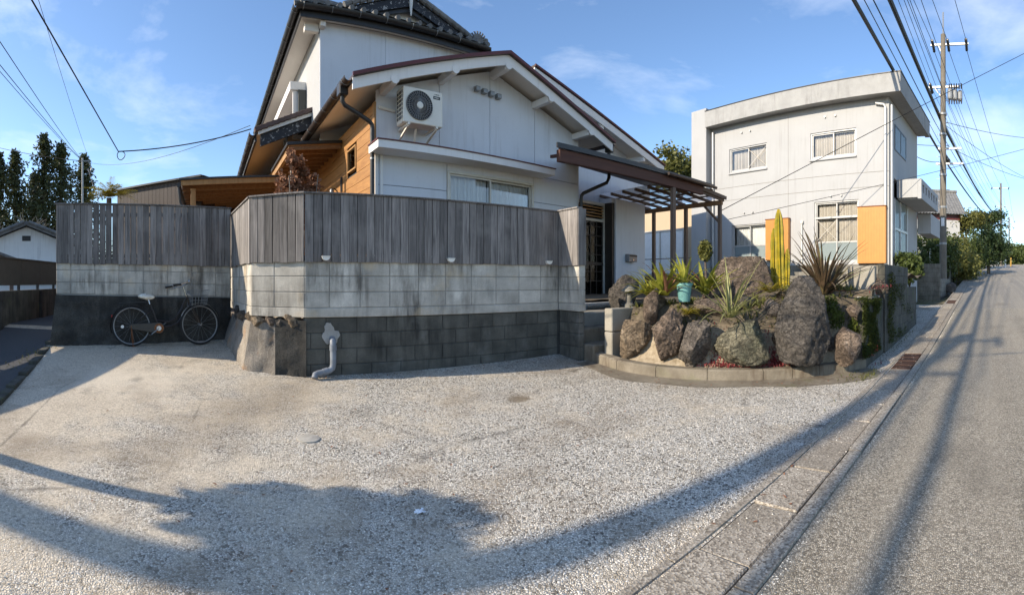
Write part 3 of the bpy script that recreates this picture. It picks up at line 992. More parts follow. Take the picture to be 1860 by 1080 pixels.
# --- timber fences: one upright board after another, a cap on top
def plank_fence(name, label, segs, mats=("fence_wood",), seed=1, cap=True, gaps=()):
    f = thing(name, label, "fence", (segs[0][0][0], segs[0][0][1], segs[0][2]))
    rr = random.Random(seed)
    for si, (p0, p1, zb, zt, bw, zb1, zt1) in enumerate(segs):
        d = Vector((p1[0] - p0[0], p1[1] - p0[1], 0)); L = d.length; d.normalize()
        m = frame((*p0, 0), d)
        n = max(1, round(L / bw)); w = L / n
        for i in range(n):
            u = (i + 0.5) / n
            gp = rr.uniform(0.004, 0.0075)
            if (si, i) in gaps: gp = 0.012
            b = MB()
            z0, z1 = lerp(zb, zb1, u) + rr.uniform(-0.006, 0.006), lerp(zt, zt1, u)
            b.box(-w / 2 + gp / 2, w / 2 - gp / 2, 0, 0.018, z0 - 1.2, z1 - 1.2)
            yy = -0.034 + rr.uniform(-0.002, 0.002)
            mm = m @ Matrix.Translation((i * w + w / 2, yy, 1.2)) @ Matrix.Rotation(rr.uniform(-0.004, 0.004), 4, 'Y')
            link("board", b.mesh("board", mats[0], bevel=0.003), f, mm)
        if not gaps:
            kb = MB(); kb.box(0.004, L - 0.004, -0.0136, -0.0128, lerp(zb, zb1, .5) + 0.1, min(zt, zt1) - 0.004, m); kb.build("gap_shade_sheet", "black_plastic", f)  # black sheet added behind the boards as painted shade in the gaps
        sb = MB(); sb.box(0.005, L - 0.005, -0.0125, 0.02, 0, 0.075)
        sb.v = [m @ Vector((v.x, v.y, v.z + 0.012 + lerp(zb, zb1, max(0, min(1, v.x / L))))) for v in sb.v]
        sb.build("leak_stop_strip", mats[0], f)  # strip added behind the board feet to block sun leaking over the wall
        for zz in (lerp(zb, zb1, .5) + 0.15, lerp(zt, zt1, .5) - 0.15):
            b = MB(); b.box(0.01, L - 0.01, -0.012, 0.03, zz - 0.03, zz + 0.03, m); b.build("rail", mats[0], f)
        if cap:
            b = MB()
            b.box(-0.015, L + 0.015, -0.055, 0.055, 0, 0.022)
            b.v = [m @ Vector((v.x, v.y, v.z + lerp(zt, zt1, max(0, min(1, v.x / L))))) for v in b.v]
            b.build("cap_rail", mats[0], f, bevel=0.003)
    return f
plank_fence("timber_fence", "dark weathered timber board fence along the front garden wall", [
    (pE, pB0, 1.635, 2.495, 0.115, 1.635, 2.495), (pB0, pB, 1.635, 2.497, 0.115, 1.635, 2.497), (pB, pC, 1.635, 2.493, 0.112, 1.637, 2.485),
    ((pC[0], pC[1] - 0.035), (pD[0], pD[1] - 0.0), 1.637, 2.491, 0.125, 1.637, 2.491)], seed=3)
plank_fence("timber_fence", "dark board fence with narrow light gaps above the bicycle wall", [
    (pA0, pA1, 1.69, 2.675, 0.104, 1.635, 2.60)], seed=5, gaps=[(0, 9), (0, 10), (0, 11), (0, 12), (0, 15)])
b = MB(); b.box(pD[0] - 0.036, pD[0] + 0.118, pD[1] - 0.024, pD[1] - 0.004, 1.637, 2.491)
fo = [o for o in COL.objects if o.name == "timber_fence"][0]
b.build("end_board", "fence_wood", fo, bevel=0.002)
b = MB(); b.box(pD[0] + 0.10, pD[0] + 0.12, pD[1] - 0.004, pC[1], 1.637, 2.488); b.build("back_board", "fence_wood", fo)

# small wall lamps on the fence foot
for i, (px, lab) in enumerate(((590, "small white half-round fence lamp above the grey drain pipe"), (816, "small white half-round fence lamp halfway along the front fence"), (995, "small white half-round fence lamp by the fence's inner corner"))):
    ph = (px - 466) / 843.0
    X = 5.83 * math.tan(ph)
    Y = lerp(pB[1], pC[1], (X - pB[0]) / (pC[0] - pB[0])) - 0.036
    lt = thing("fence_lamp", lab, "lamp", (X, Y, 1.66), "solar lamps on the fence")
    b = MB()
    prof = [(0.045 * math.cos(a), -0.03 * math.sin(a)) for a in [math.pi * k / 10 for k in range(11)]]
    poly = [(0.05 * math.cos(math.pi + math.pi * k / 12), 0.045 * math.sin(math.pi + math.pi * k / 12)) for k in range(13)]
    b.prism(poly, 0.055, frame((X, Y, 1.70), (1, 0, 0)) @ Matrix.Rotation(math.pi / 2, 4, 'X'))
    b.build("lamp_shade", "white_lens", lt, bevel=0.004, seg=2)
    b = MB(); b.box(X - 0.055, X + 0.055, Y - 0.06, Y, 1.70, 1.712); b.build("solar_cap", "ivory_plastic", lt, bevel=0.003)

# drain pipe and its mortar patch
dp = thing("drain_pipe", "grey plastic drain pipe leaving the dark wall through a mortar patch", "pipe", (0.95, 5.72, 0.22))
xp = 0.955
b = MB()
pts = [(xp, 5.90, 0.66), (xp, 5.80, 0.66), (xp, 5.75, 0.645), (xp, 5.735, 0.60), (xp, 5.73, 0.36)]
pts += [(xp - 0.012, 5.725, 0.31), (xp - 0.05, 5.715, 0.285), (xp - 0.1, 5.705, 0.27), (xp - 0.20, 5.69, 0.255), (xp - 0.23, 5.68, 0.245), (xp - 0.245, 5.66, 0.205)]
b.tube(pts, 0.040, 14).build("pipe", "pvc_grey", dp, smooth=True)
b = MB(); b.tube([(xp, 5.735, 0.53), (xp, 5.732, 0.60)], 0.046, 14); b.build("socket", "pvc_grey", dp, smooth=True)
b = MB(); b.tube([(xp - 0.13, 5.70, 0.266), (xp - 0.07, 5.712, 0.28)], 0.046, 14); b.build("socket", "pvc_grey", dp, smooth=True)
b = MB()
poly = []
for k in range(70):
    a = 2 * math.pi * k / 70
    r = 0.100 * (1 + 0.26 * noise.noise((math.cos(a) * 1.6, math.sin(a) * 1.6, 2.2)) + 0.16 * noise.noise((math.cos(a) * 6, math.sin(a) * 6, 1.2)))
    tongue = math.exp(-((a - 1.85) / 0.38) ** 2); r *= 1 + 0.75 * tongue
    poly.append((r * math.cos(a) * 1.05, r * math.sin(a) + 0.01 * noise.noise((a * 9, 0, 0))))
b.prism(poly, 0.020, Matrix.Translation((xp - 0.01, 5.832, 0.70)) @ Matrix.Rotation(math.pi / 2, 4, 'X'))
b.build("mortar_patch", "mortar_pale", dp, bevel=0.005)

# --- side lane kerb and the panel fence across the lane
lk = thing("lane_kerb", "low dark stone kerb between the parking lot and the side lane", "kerb", (-3.0, 5.5, 0.2))
for i in range(10):
    y0 = 2.0 + 0.55 * i
    xk = -2.70 - 0.254 * (y0 - 4.4)
    z = ground_z(xk, y0)
    b = MB(); b.box(-0.06, 0.06, 0.005, 0.56, -0.1, 0.065)
    link("kerb_stone", b.mesh("kerb_stone", "wall_mossy", bevel=0.015, seg=2), lk, Matrix.Translation((xk, y0, z)) @ Matrix.Rotation(0.249 + rg.uniform(-0.01, 0.01), 4, 'Z'))

pf = thing("panel_fence", "dark grey metal panel fence on an old concrete wall across the lane", "fence", (-5.0, 9, 0.4))
for (q0, q1) in (((-8.1, 0.2), (-4.78, 7.7)), ((-4.78, 7.7), (-5.35, 16.0))):
    d = Vector((q1[0] - q0[0], q1[1] - q0[1], 0)); L = d.length
    m = frame((*q0, 0), d)      # local y points to the far side (-X)
    b = MB(); b.box(-0.05, L + 0.05, 0.0, 0.14, 0.15, 1.20, m); b.build("low_wall", "wall_mossy", pf)
    n = round(L / 1.0)
    for i in range(n):
        a, c = L * i / n, L * (i + 1) / n
        b = MB(); b.box(a + 0.006, c - 0.006, 0.0, 0.03, 1.31, 1.85, m); b.build("panel", "panel_fence_grey", pf, bevel=0.004)
        b = MB(); b.box(a - 0.025, a + 0.025, 0.04, 0.09, 1.2, 1.83, m); b.build("post", "dark_metal", pf)
        if i % 2 == 0:
            b = MB(); b.box(a - 0.06, a + 0.06, -0.07, -0.002, 0.15, 1.18, m); b.build("wall_pier", "base_black", pf)
    b = MB(); b.box(0, L, -0.02, 0.05, 1.852, 1.88, m); b.build("cap_rail", "panel_fence_grey", pf)

# ------------------------------------------------------------------ the house (own axes: s to the right, t away from the road)
HM = Matrix.Rotation(0.106, 4, 'Z')
def H(s, t, z):
    return HM @ Vector((s, t, z))
house = thing("house", "pale blue-grey house with white gable eaves and tiled upper storey", "house", H(5.2, 8.5, 1.0))
def hb(name, mat, *boxes, bevel=0.0, parent=None):
    b = MB(HM)
    for q in boxes:
        b.box(*q)
    return b.build(name, mat, parent or house, bevel=bevel)

US0_ = 2.42
AP_S, AP_Z, SL = 5.2, 5.64, 0.345
T0 = 6.85      # plane of the barge boards
TW = 7.40      # front wall
S0, S1 = 2.81, 7.62
def roof_top(s): return AP_Z - SL * abs(s - AP_S)
def roof_under(s): return roof_top(s) - 0.14

# front wall as rendered panels with open joints between them, and a backing wall
def wall_panel(s0, s1, z0, z1, tt=TW, top=False, th=0.03, mat="house_wall"):
    b = MB(HM)
    e = 0.005
    s0 += e; s1 -= e; z0 += e
    if top:
        poly = [(s0, z0), (s1, z0), (s1, roof_under(s1) - 0.02)]
        if s0 < AP_S < s1: poly.append((AP_S, roof_under(AP_S) - 0.02))
        poly.append((s0, roof_under(s0) - 0.02))
    else:
        z1 -= e
        poly = [(s0, z0), (s1, z0), (s1, z1), (s0, z1)]
    m = Matrix(((1, 0, 0, 0), (0, 0, 1, tt), (0, 1, 0, 0), (0, 0, 0, 1)))
    b.prism(poly, th, m)
    b.build("wall_panel", mat, house, bevel=0.0015)
JS = [S0, 4.04, 5.16, 6.30, S1]
for i in range(4):
    wall_panel(JS[i], JS[i + 1], 3.60, 0, top=True)
W0, W1, WZ0, WZ1 = 4.20, 6.26, 1.75, 3.42
wall_panel(S0, W0, 3.05, 3.60); wall_panel(S0, W0, 2.45, 3.05); wall_panel(S0, W0, 1.0, 2.45)
wall_panel(W1, S1, 3.05, 3.60); wall_panel(W1, S1, 2.45, 3.05); wall_panel(W1, S1, 1.0, 2.45)
wall_panel(W0, W1, WZ1, 3.60); wall_panel(W0, W1, 1.0, WZ0)
hb("interior_mass", "interior_dark", (S0 + 0.35, S1 - 0.15, 8.1, 11.8, 1.0, 4.4), (US0_ + 0.3, 5.8, 10.0, 17.5, 4.6, 7.0), (2.5, 6.5, 12.1, 17.4, 1.0, 4.7))
hb("wall_core", "interior_dark", (S0 + 0.02, S1 - 0.02, TW + 0.032, TW + 0.12, 1.0, 1.7), (S0 + 0.02, W0 - 0.06, TW + 0.032, TW + 0.12, 1.7, 3.6), (W1 + 0.06, S1 - 0.02, TW + 0.032, TW + 0.12, 1.7, 3.6))
b = MB(HM)
b.prism([(S0 + 0.02, 3.6), (S1 - 0.02, 3.6), (S1 - 0.02, roof_under(S1) - 0.03), (AP_S, roof_under(AP_S) - 0.03), (S0 + 0.02, roof_under(S0) - 0.03)], 0.06, Matrix(((1, 0, 0, 0), (0, 0, 1, TW + 0.032), (0, 1, 0, 0), (0, 0, 0, 1))))
b.build("wall_core", "interior_dark", house)
hb("corner_trim", "trim_white", (S0 - 0.02, S0 + 0.03, TW - 0.025, TW - 0.002, 1.0, 3.55))
hb("corner_trim", "trim_white", (S0 + 0.07, S0 + 0.12, TW - 0.035, TW - 0.002, 1.0, 3.55))
hb("side_wall", "house_wall", (S1 - 0.02, S1 + 0.01, TW + 0.031, 12.0, 1.0, 4.5))

def curtain(parent, s0, s1, z0, z1, tt, mat, folds=9, M0=HM, amp=0.02, xf=None):
    b = MB(M0)
    rr = random.Random(int(s0 * 100))
    ph = rr.random() * 6
    def fn(u, v):
        s = lerp(s0, s1, u)
        a = amp * (1.25 - 0.5 * v)
        return Vector((s, tt + a * math.sin(u * folds * 6.283 + ph + 0.6 * math.sin(u * 9)) + 0.3 * a * math.sin(u * folds * 15), lerp(z0, z1, v)))
    b.grid(fn, folds * 10, 3)
    return b.build("curtain", mat, parent, smooth=True)

def slide_window(parent, s0, s1, z0, z1, tt, M0, frame_mat, glass, curt="curtain", depth=0.09, fw=0.045, split=(0.5,), mid=None, curt_back=0.14, dark=True, name="window", folds=9):
    """aluminium sliding window lying in the plane t = tt, outside towards -t"""
    b = MB(M0)
    b.box(s0, s1, tt - 0.02, tt + depth, z1 - fw, z1); b.box(s0, s1, tt - 0.03, tt + depth, z0, z0 + fw)
    b.box(s0, s0 + fw, tt - 0.02, tt + depth, z0 + fw, z1 - fw); b.box(s1 - fw, s1, tt - 0.02, tt + depth, z0 + fw, z1 - fw)
    w = b.build(name, frame_mat, parent, bevel=0.003)
    xs = [s0 + fw] + [lerp(s0 + fw, s1 - fw, q) for q in split] + [s1 - fw]
    for i in range(len(xs) - 1):
        a, c = xs[i] - (0.02 if i else 0), xs[i + 1] + (0.02 if i < len(xs) - 2 else 0)
        ty = tt + (0.012 if i % 2 == 0 else 0.046)
        sb = MB(M0); q = 0.034
        sb.box(a, c, ty, ty + 0.028, z0 + fw, z0 + fw + 0.055); sb.box(a, c, ty, ty + 0.028, z1 - fw - q, z1 - fw)
        sb.box(a, a + q, ty, ty + 0.028, z0 + fw + 0.055, z1 - fw - q); sb.box(c - q, c, ty, ty + 0.028, z0 + fw + 0.055, z1 - fw - q)
        if mid:
            sb.box(a + q, c - q, ty, ty + 0.028, mid - 0.02, mid + 0.02)
        sb.build("sash", frame_mat, w)
        gb = MB(M0); gb.box(a + q, c - q, ty + 0.012, ty + 0.016, (mid + 0.02 if mid else z0 + fw + 0.055), z1 - fw - q)
        gb.build("pane", glass, w)
        if mid:
            gb = MB(M0); gb.box(a + q, c - q, ty + 0.012, ty + 0.016, z0 + fw + 0.055, mid - 0.02); gb.build("pane", "glass_frost", w)
        if curt:
            curtain(w, a + 0.02, c - 0.02, z0 + 0.05, z1 - 0.04, tt + curt_back, curt, M0=M0, folds=folds)
    if dark:
        rb = MB(M0); rb.box(s0, s1, tt + 0.5, tt + 0.52, z0, z1); rb.build("room_back", "interior_dark", w)
    return w
slide_window(house, W0, W1, WZ0, WZ1, TW - 0.01, HM, "beige_frame", "glass", "curtain_pale", split=(0.47,))

# window hood
hb("window_hood", "trim_white", (2.68, 6.46, 6.95, TW - 0.004, 3.555, 3.68))
hb("hood_flashing", "red_flashing", (2.66, 6.48, 6.93, TW - 0.004, 3.682, 3.70))
# four small round-hooded vents
for i in range(4):
    b = MB(HM)
    sv = 4.83 + 0.165 * i; zv = 5.04 - 0.012 * i
    b.box(sv - 0.05, sv + 0.05, TW - 0.10, TW - 0.004, zv - 0.05, zv + 0.045)
    b.build("vent_hood", "galvanised", house, bevel=0.012, seg=2)

# gable roof: two slabs, white barge boards with dark red edge, white soffit, purlin ends
TB = 12.2
for sg, nm in ((-1, 0), (1, 1)):
    b = MB(HM)
    se = AP_S + sg * 2.98
    q = 0.05
    pr = [(AP_S, AP_Z), (se, roof_top(se)), (se, roof_top(se) - q), (AP_S, AP_Z - q)]
    b.prism(pr, TB - T0 + 0.05, Matrix(((1, 0, 0, 0), (0, 0, 1, T0 - 0.05), (0, 1, 0, 0), (0, 0, 0, 1))))
    b.build("roof_slope", "roof_metal", house)
    b = MB(HM)
    se2 = AP_S + sg * 2.93
    pr = [(AP_S, AP_Z - q - 0.003), (se2, roof_top(se2) - q - 0.003), (se2, roof_top(se2) - 0.075), (AP_S, AP_Z - 0.075)]
    b.prism(pr, TB - T0, Matrix(((1, 0, 0, 0), (0, 0, 1, T0 + 0.05), (0, 1, 0, 0), (0, 0, 0, 1))))
    b.build("soffit", "soffit_white", house)
    b = MB(HM)
    pr = [(AP_S, AP_Z - q - 0.004), (se, roof_top(se) - q - 0.004), (se, roof_top(se) - 0.235), (AP_S, AP_Z - 0.235)]
    b.prism(pr, 0.035, Matrix(((1, 0, 0, 0), (0, 0, 1, T0), (0, 1, 0, 0), (0, 0, 0, 1))))
    b.build("barge_board", "trim_white", house)
    b = MB(HM)
    pr = [(AP_S, AP_Z + 0.006), (se + sg * 0.02, roof_top(se) + 0.006), (se + sg * 0.02, roof_top(se) - q - 0.002), (AP_S, AP_Z - q - 0.002)]
    b.prism(pr, 0.025, Matrix(((1, 0, 0, 0), (0, 0, 1, T0 - 0.077), (0, 1, 0, 0), (0, 0, 0, 1))))
    b.build("roof_edge", "red_flashing", house)
for sv in (2.93, 4.06, 5.2, 6.27, 7.45):
    z = roof_under(sv) - 0.085 if sv != 5.2 else roof_under(sv) - 0.12
    b = MB(HM)
    b.box(sv - 0.055, sv + 0.055, T0 + 0.036, TW - 0.002, z - 0.06, z + 0.075)
    b.build("purlin", "trim_white", house, bevel=0.008)
    b = MB(HM)
    b.tube([H(0, 0, 0) * 0 + Vector((sv, T0 - 0.012, z + 0.01)), Vector((sv, T0 - 0.001, z + 0.01))], 0.075, 12)
    b.build("purlin_cap", "trim_white", house)

# eaves gutters and downpipes
def half_gutter(p0, p1, r, parent=house, mat="gutter_brown"):
    b = MB()
    p0, p1 = Vector(p0), Vector(p1)
    d = (p1 - p0).normalized(); x = d.cross(Vector((0, 0, 1))).normalized()
    n = 8
    vs, fs = [], []
    for k, p in enumerate((p0, p1)):
        for rr_ in (r, r * 0.9):
            for j in range(n + 1):
                a = math.pi + math.pi * j / n
                vs.append(p + x * (math.cos(a) * rr_) + Vector((0, 0, math.sin(a) * rr_)))
    m_ = n + 1
    for j in range(n):
        fs.append((j, j + 1, 2 * m_ + j + 1, 2 * m_ + j))
        fs.append((m_ + j + 1, m_ + j, 3 * m_ + j, 3 * m_ + j + 1))
    fs += [(0, 2 * m_, 3 * m_, m_), (n, m_ + n, 3 * m_ + n, 2 * m_ + n)]
    fs += [tuple([j for j in range(m_)] + [m_ + j for j in range(n, -1, -1)]), tuple([2 * m_ + j for j in range(m_)] + [3 * m_ + j for j in range(n, -1, -1)])]
    b.add(vs, fs)
    gu = b.build("gutter", mat, parent, smooth=True)
    L = (p1 - p0).length
    for i in range(max(2, int(L / 0.62))):
        p = p0 + d * (0.15 + i * 0.62)
        c = MB(); c.tube([p + x * (math.cos(a) * (r + 0.006)) + Vector((0, 0, math.sin(a) * (r + 0.006))) for a in [math.pi + math.pi * j / 8 for j in range(9)]] , 0.007, 5)
        c.build("bracket", "galvanised", gu)
    return gu
ez = roof_top(AP_S - 2.98) - 0.03
half_gutter(H(AP_S - 3.04, T0 + 0.02, ez), H(AP_S - 3.04, TB, ez), 0.075)
half_gutter(H(AP_S + 3.04, T0 + 0.02, ez), H(AP_S + 3.04, TB, ez), 0.075)
b = MB(HM)
sg_ = AP_S - 3.04
b.box(sg_ - 0.075, sg_ + 0.075, 7.12, 7.30, ez - 0.19, ez + 0.03)
b.build("rain_head", "dark_metal", house, bevel=0.015)
b = MB(HM)
b.tube([(sg_, 7.21, ez - 0.15), (sg_, 7.21, ez - 0.27), (sg_ + 0.04, 7.22, ez - 0.32), (S0 - 0.14, 7.33, ez - 0.50), (S0 - 0.09, 7.34, ez - 0.55), (S0 - 0.085, 7.345, ez - 0.62), (S0 - 0.085, 7.345, 1.2)], 0.037, 10)
b.build("downpipe", "dark_metal", house, smooth=True)
for zz in (3.45, 2.8):
    b = MB(HM); b.tube([(S0 - 0.085, 7.345, zz), (S0 - 0.085, 7.345, zz + 0.03)], 0.042, 10); b.build("pipe_clip", "galvanised", house)
sr = AP_S + 3.04
b = MB(HM); b.box(sr - 0.09, sr + 0.06, 6.92, 7.08, ez - 0.20, ez + 0.02); b.build("rain_head", "dark_metal", house, bevel=0.015)
b = MB(HM)
b.tube([(sr - 0.02, 7.0, ez - 0.18), (sr - 0.02, 7.0, ez - 0.78), (sr - 0.06, 7.03, ez - 0.90), (S1 + 0.06, 7.31, ez - 1.18), (S1 + 0.02, 7.33, ez - 1.24), (S1 + 0.015, 7.335, ez - 1.32), (S1 + 0.015, 7.335, 1.1)], 0.040, 10)
b.build("downpipe", "dark_metal", house, smooth=True)

# cedar clad side wall of the front wing: horizontal boards, with a hole for the small window
ww0, ww1, wz0, wz1 = 8.42, 8.98, 3.56, 4.02
zb = 1.0
while zb < 4.45:
    z1 = min(zb + 0.205, 4.46)
    spans = [(TW + 0.10, 11.9)]
    if z1 > wz0 and zb < wz1:
        spans = [(TW + 0.10, ww0 - 0.02), (ww1 + 0.02, 11.9)]
    for (a, c) in spans:
        b = MB(HM); b.box(S0 - 0.012, S0 + 0.012, a, c, zb + 0.002, z1 - 0.003); b.build("siding_board", "siding_cedar", house, bevel=0.003)
    zb = z1
hb("siding_core", "interior_dark", (S0 + 0.015, S0 + 0.06, TW + 0.12, ww0 - 0.03, 1.0, 4.45), (S0 + 0.015, S0 + 0.06, ww1 + 0.03, 11.9, 1.0, 4.45), (S0 + 0.015, S0 + 0.06, ww0 - 0.03, ww1 + 0.03, 1.0, 3.5))
hb("corner_post", "cedar_post", (S0 - 0.028, S0 + 0.01, TW - 0.0, TW + 0.097, 1.0, 4.46), bevel=0.003)
# small fixed window
b = MB(HM)
for q in ((ww0, ww1, wz0, wz0 + 0.035), (ww0, ww1, wz1 - 0.035, wz1), (ww0, ww0 + 0.035, wz0 + 0.035, wz1 - 0.035), (ww1 - 0.035, ww1, wz0 + 0.035, wz1 - 0.035)):
    b.box(S0 - 0.03, S0 + 0.06, q[0], q[1], q[2], q[3])
w = b.build("window", "cedar_post", house, bevel=0.003)
b = MB(HM); b.box(S0 + 0.01, S0 + 0.014, ww0 + 0.035, ww1 - 0.035, wz0 + 0.035, wz1 - 0.035); b.build("pane", "glass", w)
b = MB(HM); b.box(S0 + 0.25, S0 + 0.27, ww0 - 0.2, ww1 + 0.2, wz0 - 0.2, wz1 + 0.2); b.build("room_back", "interior_dark", w)

# side entrance canopy: dark roof on timber rafters, one pale post
b = MB(HM)
def cz(s): return 4.12 + 0.10 * (s - 1.65)
cv = [(1.62, 9.32), (2.79, 9.32), (2.79, 11.75), (1.62, 11.75)]
b.add([(s, t, cz(s) + 0.06) for s, t in cv] + [(s, t, cz(s) + 0.12) for s, t in cv], [(0, 1, 2, 3), (4, 7, 6, 5), (0, 4, 5, 1), (1, 5, 6, 2), (2, 6, 7, 3), (3, 7, 4, 0)])
can = b.build("canopy_roof", "dark_metal", house)
b = MB(HM); b.add([(1.66, 9.36, cz(1.66) + 0.04), (2.79, 9.36, cz(2.79) + 0.04), (2.79, 11.7, cz(2.79) + 0.04), (1.66, 11.7, cz(1.66) + 0.04)] + [(1.66, 9.36, cz(1.66) + 0.058), (2.79, 9.36, cz(2.79) + 0.058), (2.79, 11.7, cz(2.79) + 0.058), (1.66, 11.7, cz(1.66) + 0.058)], [(0, 1, 2, 3), (4, 7, 6, 5), (0, 4, 5, 1), (1, 5, 6, 2), (2, 6, 7, 3), (3, 7, 4, 0)])
b.build("boarding", "siding_cedar", can)
for i in range(7):
    tt = 9.40 + i * 0.37
    b = MB(HM); b.beam((1.66, tt, cz(1.66)), (2.79, tt, cz(2.79)), 0.045, 0.08); b.build("rafter", "rafter_wood", can)
b = MB(HM); b.beam((1.68, 9.35, cz(1.68) - 0.06), (1.68, 11.7, cz(1.68) - 0.06), 0.07, 0.11); b.build("eave_beam", "cedar_post", can)
b = MB(HM); b.box(1.71, 1.80, 9.40, 9.49, 1.1, cz(1.7) - 0.1); b.build("canopy_post", "fence_wood_pale", house, bevel=0.004)
hb("side_door", "cedar_post", (S0 - 0.035, S0 - 0.013, 9.95, 10.75, 1.1, 3.1), bevel=0.004)
b = MB(HM)
b.lathe([(0.0, 0.12), (0.03, 0.12), (0.05, 0.08), (0.055, -0.02), (0.04, -0.09), (0.0, -0.11)], 12, Matrix.Translation((S0 - 0.13, 9.75, 3.28))); b.build("wall_lantern", "galvanised", house, smooth=True)
b = MB(HM); b.tube([(S0 - 0.01, 9.75, 3.36), (S0 - 0.08, 9.75, 3.42), (S0 - 0.13, 9.75, 3.40)], 0.012, 6); b.build("lantern_arm", "dark_metal", house)
hb("intercom", "black_plastic", (S0 - 0.035, S0 - 0.014, 9.33, 9.43, 3.28, 3.58))

# ground floor of the main block behind: cedar wall, tiled lean-to roof with a flaking black verge board
LS = 1.88
zb = 1.0
while zb < 4.55:
    z1 = min(zb + 0.205, 4.6)
    b = MB(HM); b.box(LS - 0.012, LS + 0.012, 12.0, 17.5, zb + 0.002, z1 - 0.003); b.build("siding_board", "siding_cedar", house, bevel=0.003)
    zb = z1
hb("corner_post", "cedar_post", (LS - 0.03, LS + 0.07, 11.90, 11.998, 1.0, 4.6), bevel=0.003)
b = MB(HM)
b.box(LS + 0.07, S0 + 0.3, 11.93, 11.99, 1.0, 4.9); b.build("return_wall", "rafter_wood", house)
b = MB(HM); b.lathe([(0.0, 0.05), (0.05, 0.05), (0.06, 0.0), (0.04, -0.05), (0.0, -0.05)], 10, Matrix.Translation((LS - 0.06, 12.9, 2.9))); b.build("wall_lantern", "galvanised", house, smooth=True)
b = MB(HM); b.lathe([(0.0, 0.06), (0.05, 0.06), (0.06, 0.0), (0.04, -0.08), (0.0, -0.08)], 10, Matrix.Translation((LS - 0.10, 12.2, 3.95))); b.build("wall_lantern", "galvanised", house, smooth=True)
def lz(s): return 4.86 + 0.405 * (s - 1.22)
b = MB(HM)
def tilefn(u, v):
    s = lerp(1.10, 2.9, u); t = lerp(10.62, 18.0, v)
    fr = (v * 26) % 1.0
    return Vector((s, t, lz(s) + 0.05 + 0.03 * abs(math.sin(math.pi * v * 26)) - 0.028 * ((u * 9) % 1.0 > 0.0) * ((u * 9) % 1.0)))
b.grid(tilefn, 45, 156)
rf = b.build("lean_to_roof", "tile_brown", house)
b = MB(HM)
b.add([(1.10, 10.66, lz(1.10) - 0.05), (2.9, 10.66, lz(2.9) - 0.05), (2.9, 18, lz(2.9) - 0.05), (1.10, 18, lz(1.10) - 0.05)], [(0, 1, 2, 3)])
b.build("soffit", "soffit_white", rf)
for i in range(13):
    s_a = 1.08 + i * 0.135
    b = MB(HM)
    m = frame((s_a, 10.50, lz(s_a) + 0.055), (1, 0, 0.405), (0, 0, 1)) @ Matrix.Rotation(math.radians(6), 4, 'Y')
    b.box(0, 0.165, 0.0, 0.20, -0.05, 0.05, m); b.build("verge_tile", "tile_brown", rf, bevel=0.008)
b = MB(HM); b.add([(1.16, 10.56, lz(1.16) - 0.09), (2.80, 10.56, lz(2.80) - 0.09), (2.80, 10.56, lz(2.80) + 0.05), (1.16, 10.56, lz(1.16) + 0.05), (1.16, 10.60, lz(1.16) - 0.09), (2.80, 10.60, lz(2.80) - 0.09), (2.80, 10.60, lz(2.80) + 0.05), (1.16, 10.60, lz(1.16) + 0.05)], [(0, 1, 2, 3), (4, 7, 6, 5), (0, 4, 5, 1), (1, 5, 6, 2), (2, 6, 7, 3), (3, 7, 4, 0)])
b.build("verge_board", "plaster_old", rf)
b = MB(HM); b.add([(1.22, 10.63, lz(1.22) - 0.36), (2.74, 10.63, lz(2.74) - 0.36), (2.74, 10.63, lz(2.74) - 0.07), (1.22, 10.63, lz(1.22) - 0.07), (1.22, 10.68, lz(1.22) - 0.36), (2.74, 10.68, lz(2.74) - 0.36), (2.74, 10.68, lz(2.74) - 0.07), (1.22, 10.68, lz(1.22) - 0.07)], [(0, 1, 2, 3), (4, 7, 6, 5), (0, 4, 5, 1), (1, 5, 6, 2), (2, 6, 7, 3), (3, 7, 4, 0)])
b.build("barge_board", "flaking_black", rf)
half_gutter(H(1.04, 10.55, 4.80), H(1.04, 18, 4.80), 0.085)
hb("fascia", "flaking_black", (1.09, 1.14, 10.66, 18.0, 4.62, 4.84))

# upper storey
US0, US1, UT = 2.42, 6.0, 9.78
for (a, c) in ((US0, 3.95), (3.95, 5.2), (5.2, US1)):
    hb("wall_panel", "house_wall", (a + 0.003, c - 0.003, UT, UT + 0.03, 4.4, 7.02))
hb("wall_core", "interior_dark", (US0 + 0.01, US1, UT + 0.032, UT + 0.1, 4.4, 7.0))
hb("upper_side_wall", "building_white", (US0, US0 + 0.03, UT + 0.031, 18.0, 4.9, 7.02))
UZ = 7.12
# soffit under the upper eaves, tie-beam ends at the corner
hb("soffit", "soffit_white", (1.98, US0 - 0.002, 9.62, 18.0, 7.03, 7.06), (US0 - 0.002, 6.6, 9.62, UT - 0.001, 7.03, 7.06))
hb("eave_beam", "soffit_white", (US0 - 0.02, US0 + 0.10, 9.63, UT - 0.003, 6.86, 7.028), bevel=0.01)
hb("eave_beam", "soffit_white", (2.08, US0 - 0.022, UT + 0.0, UT + 0.12, 6.80, 6.97), bevel=0.01)
hb("fascia", "dark_metal", (1.94, 1.98, 9.56, 18.0, 6.97, 7.20), (1.982, 6.6, 9.56, 9.60, 6.97, 7.20))
half_gutter(H(1.86, 9.5, 7.17), H(1.86, 18.0, 7.17), 0.085, mat="dark_metal")
half_gutter(H(1.84, 9.48, 7.17), H(6.6, 9.48, 7.17), 0.085, mat="dark_metal")
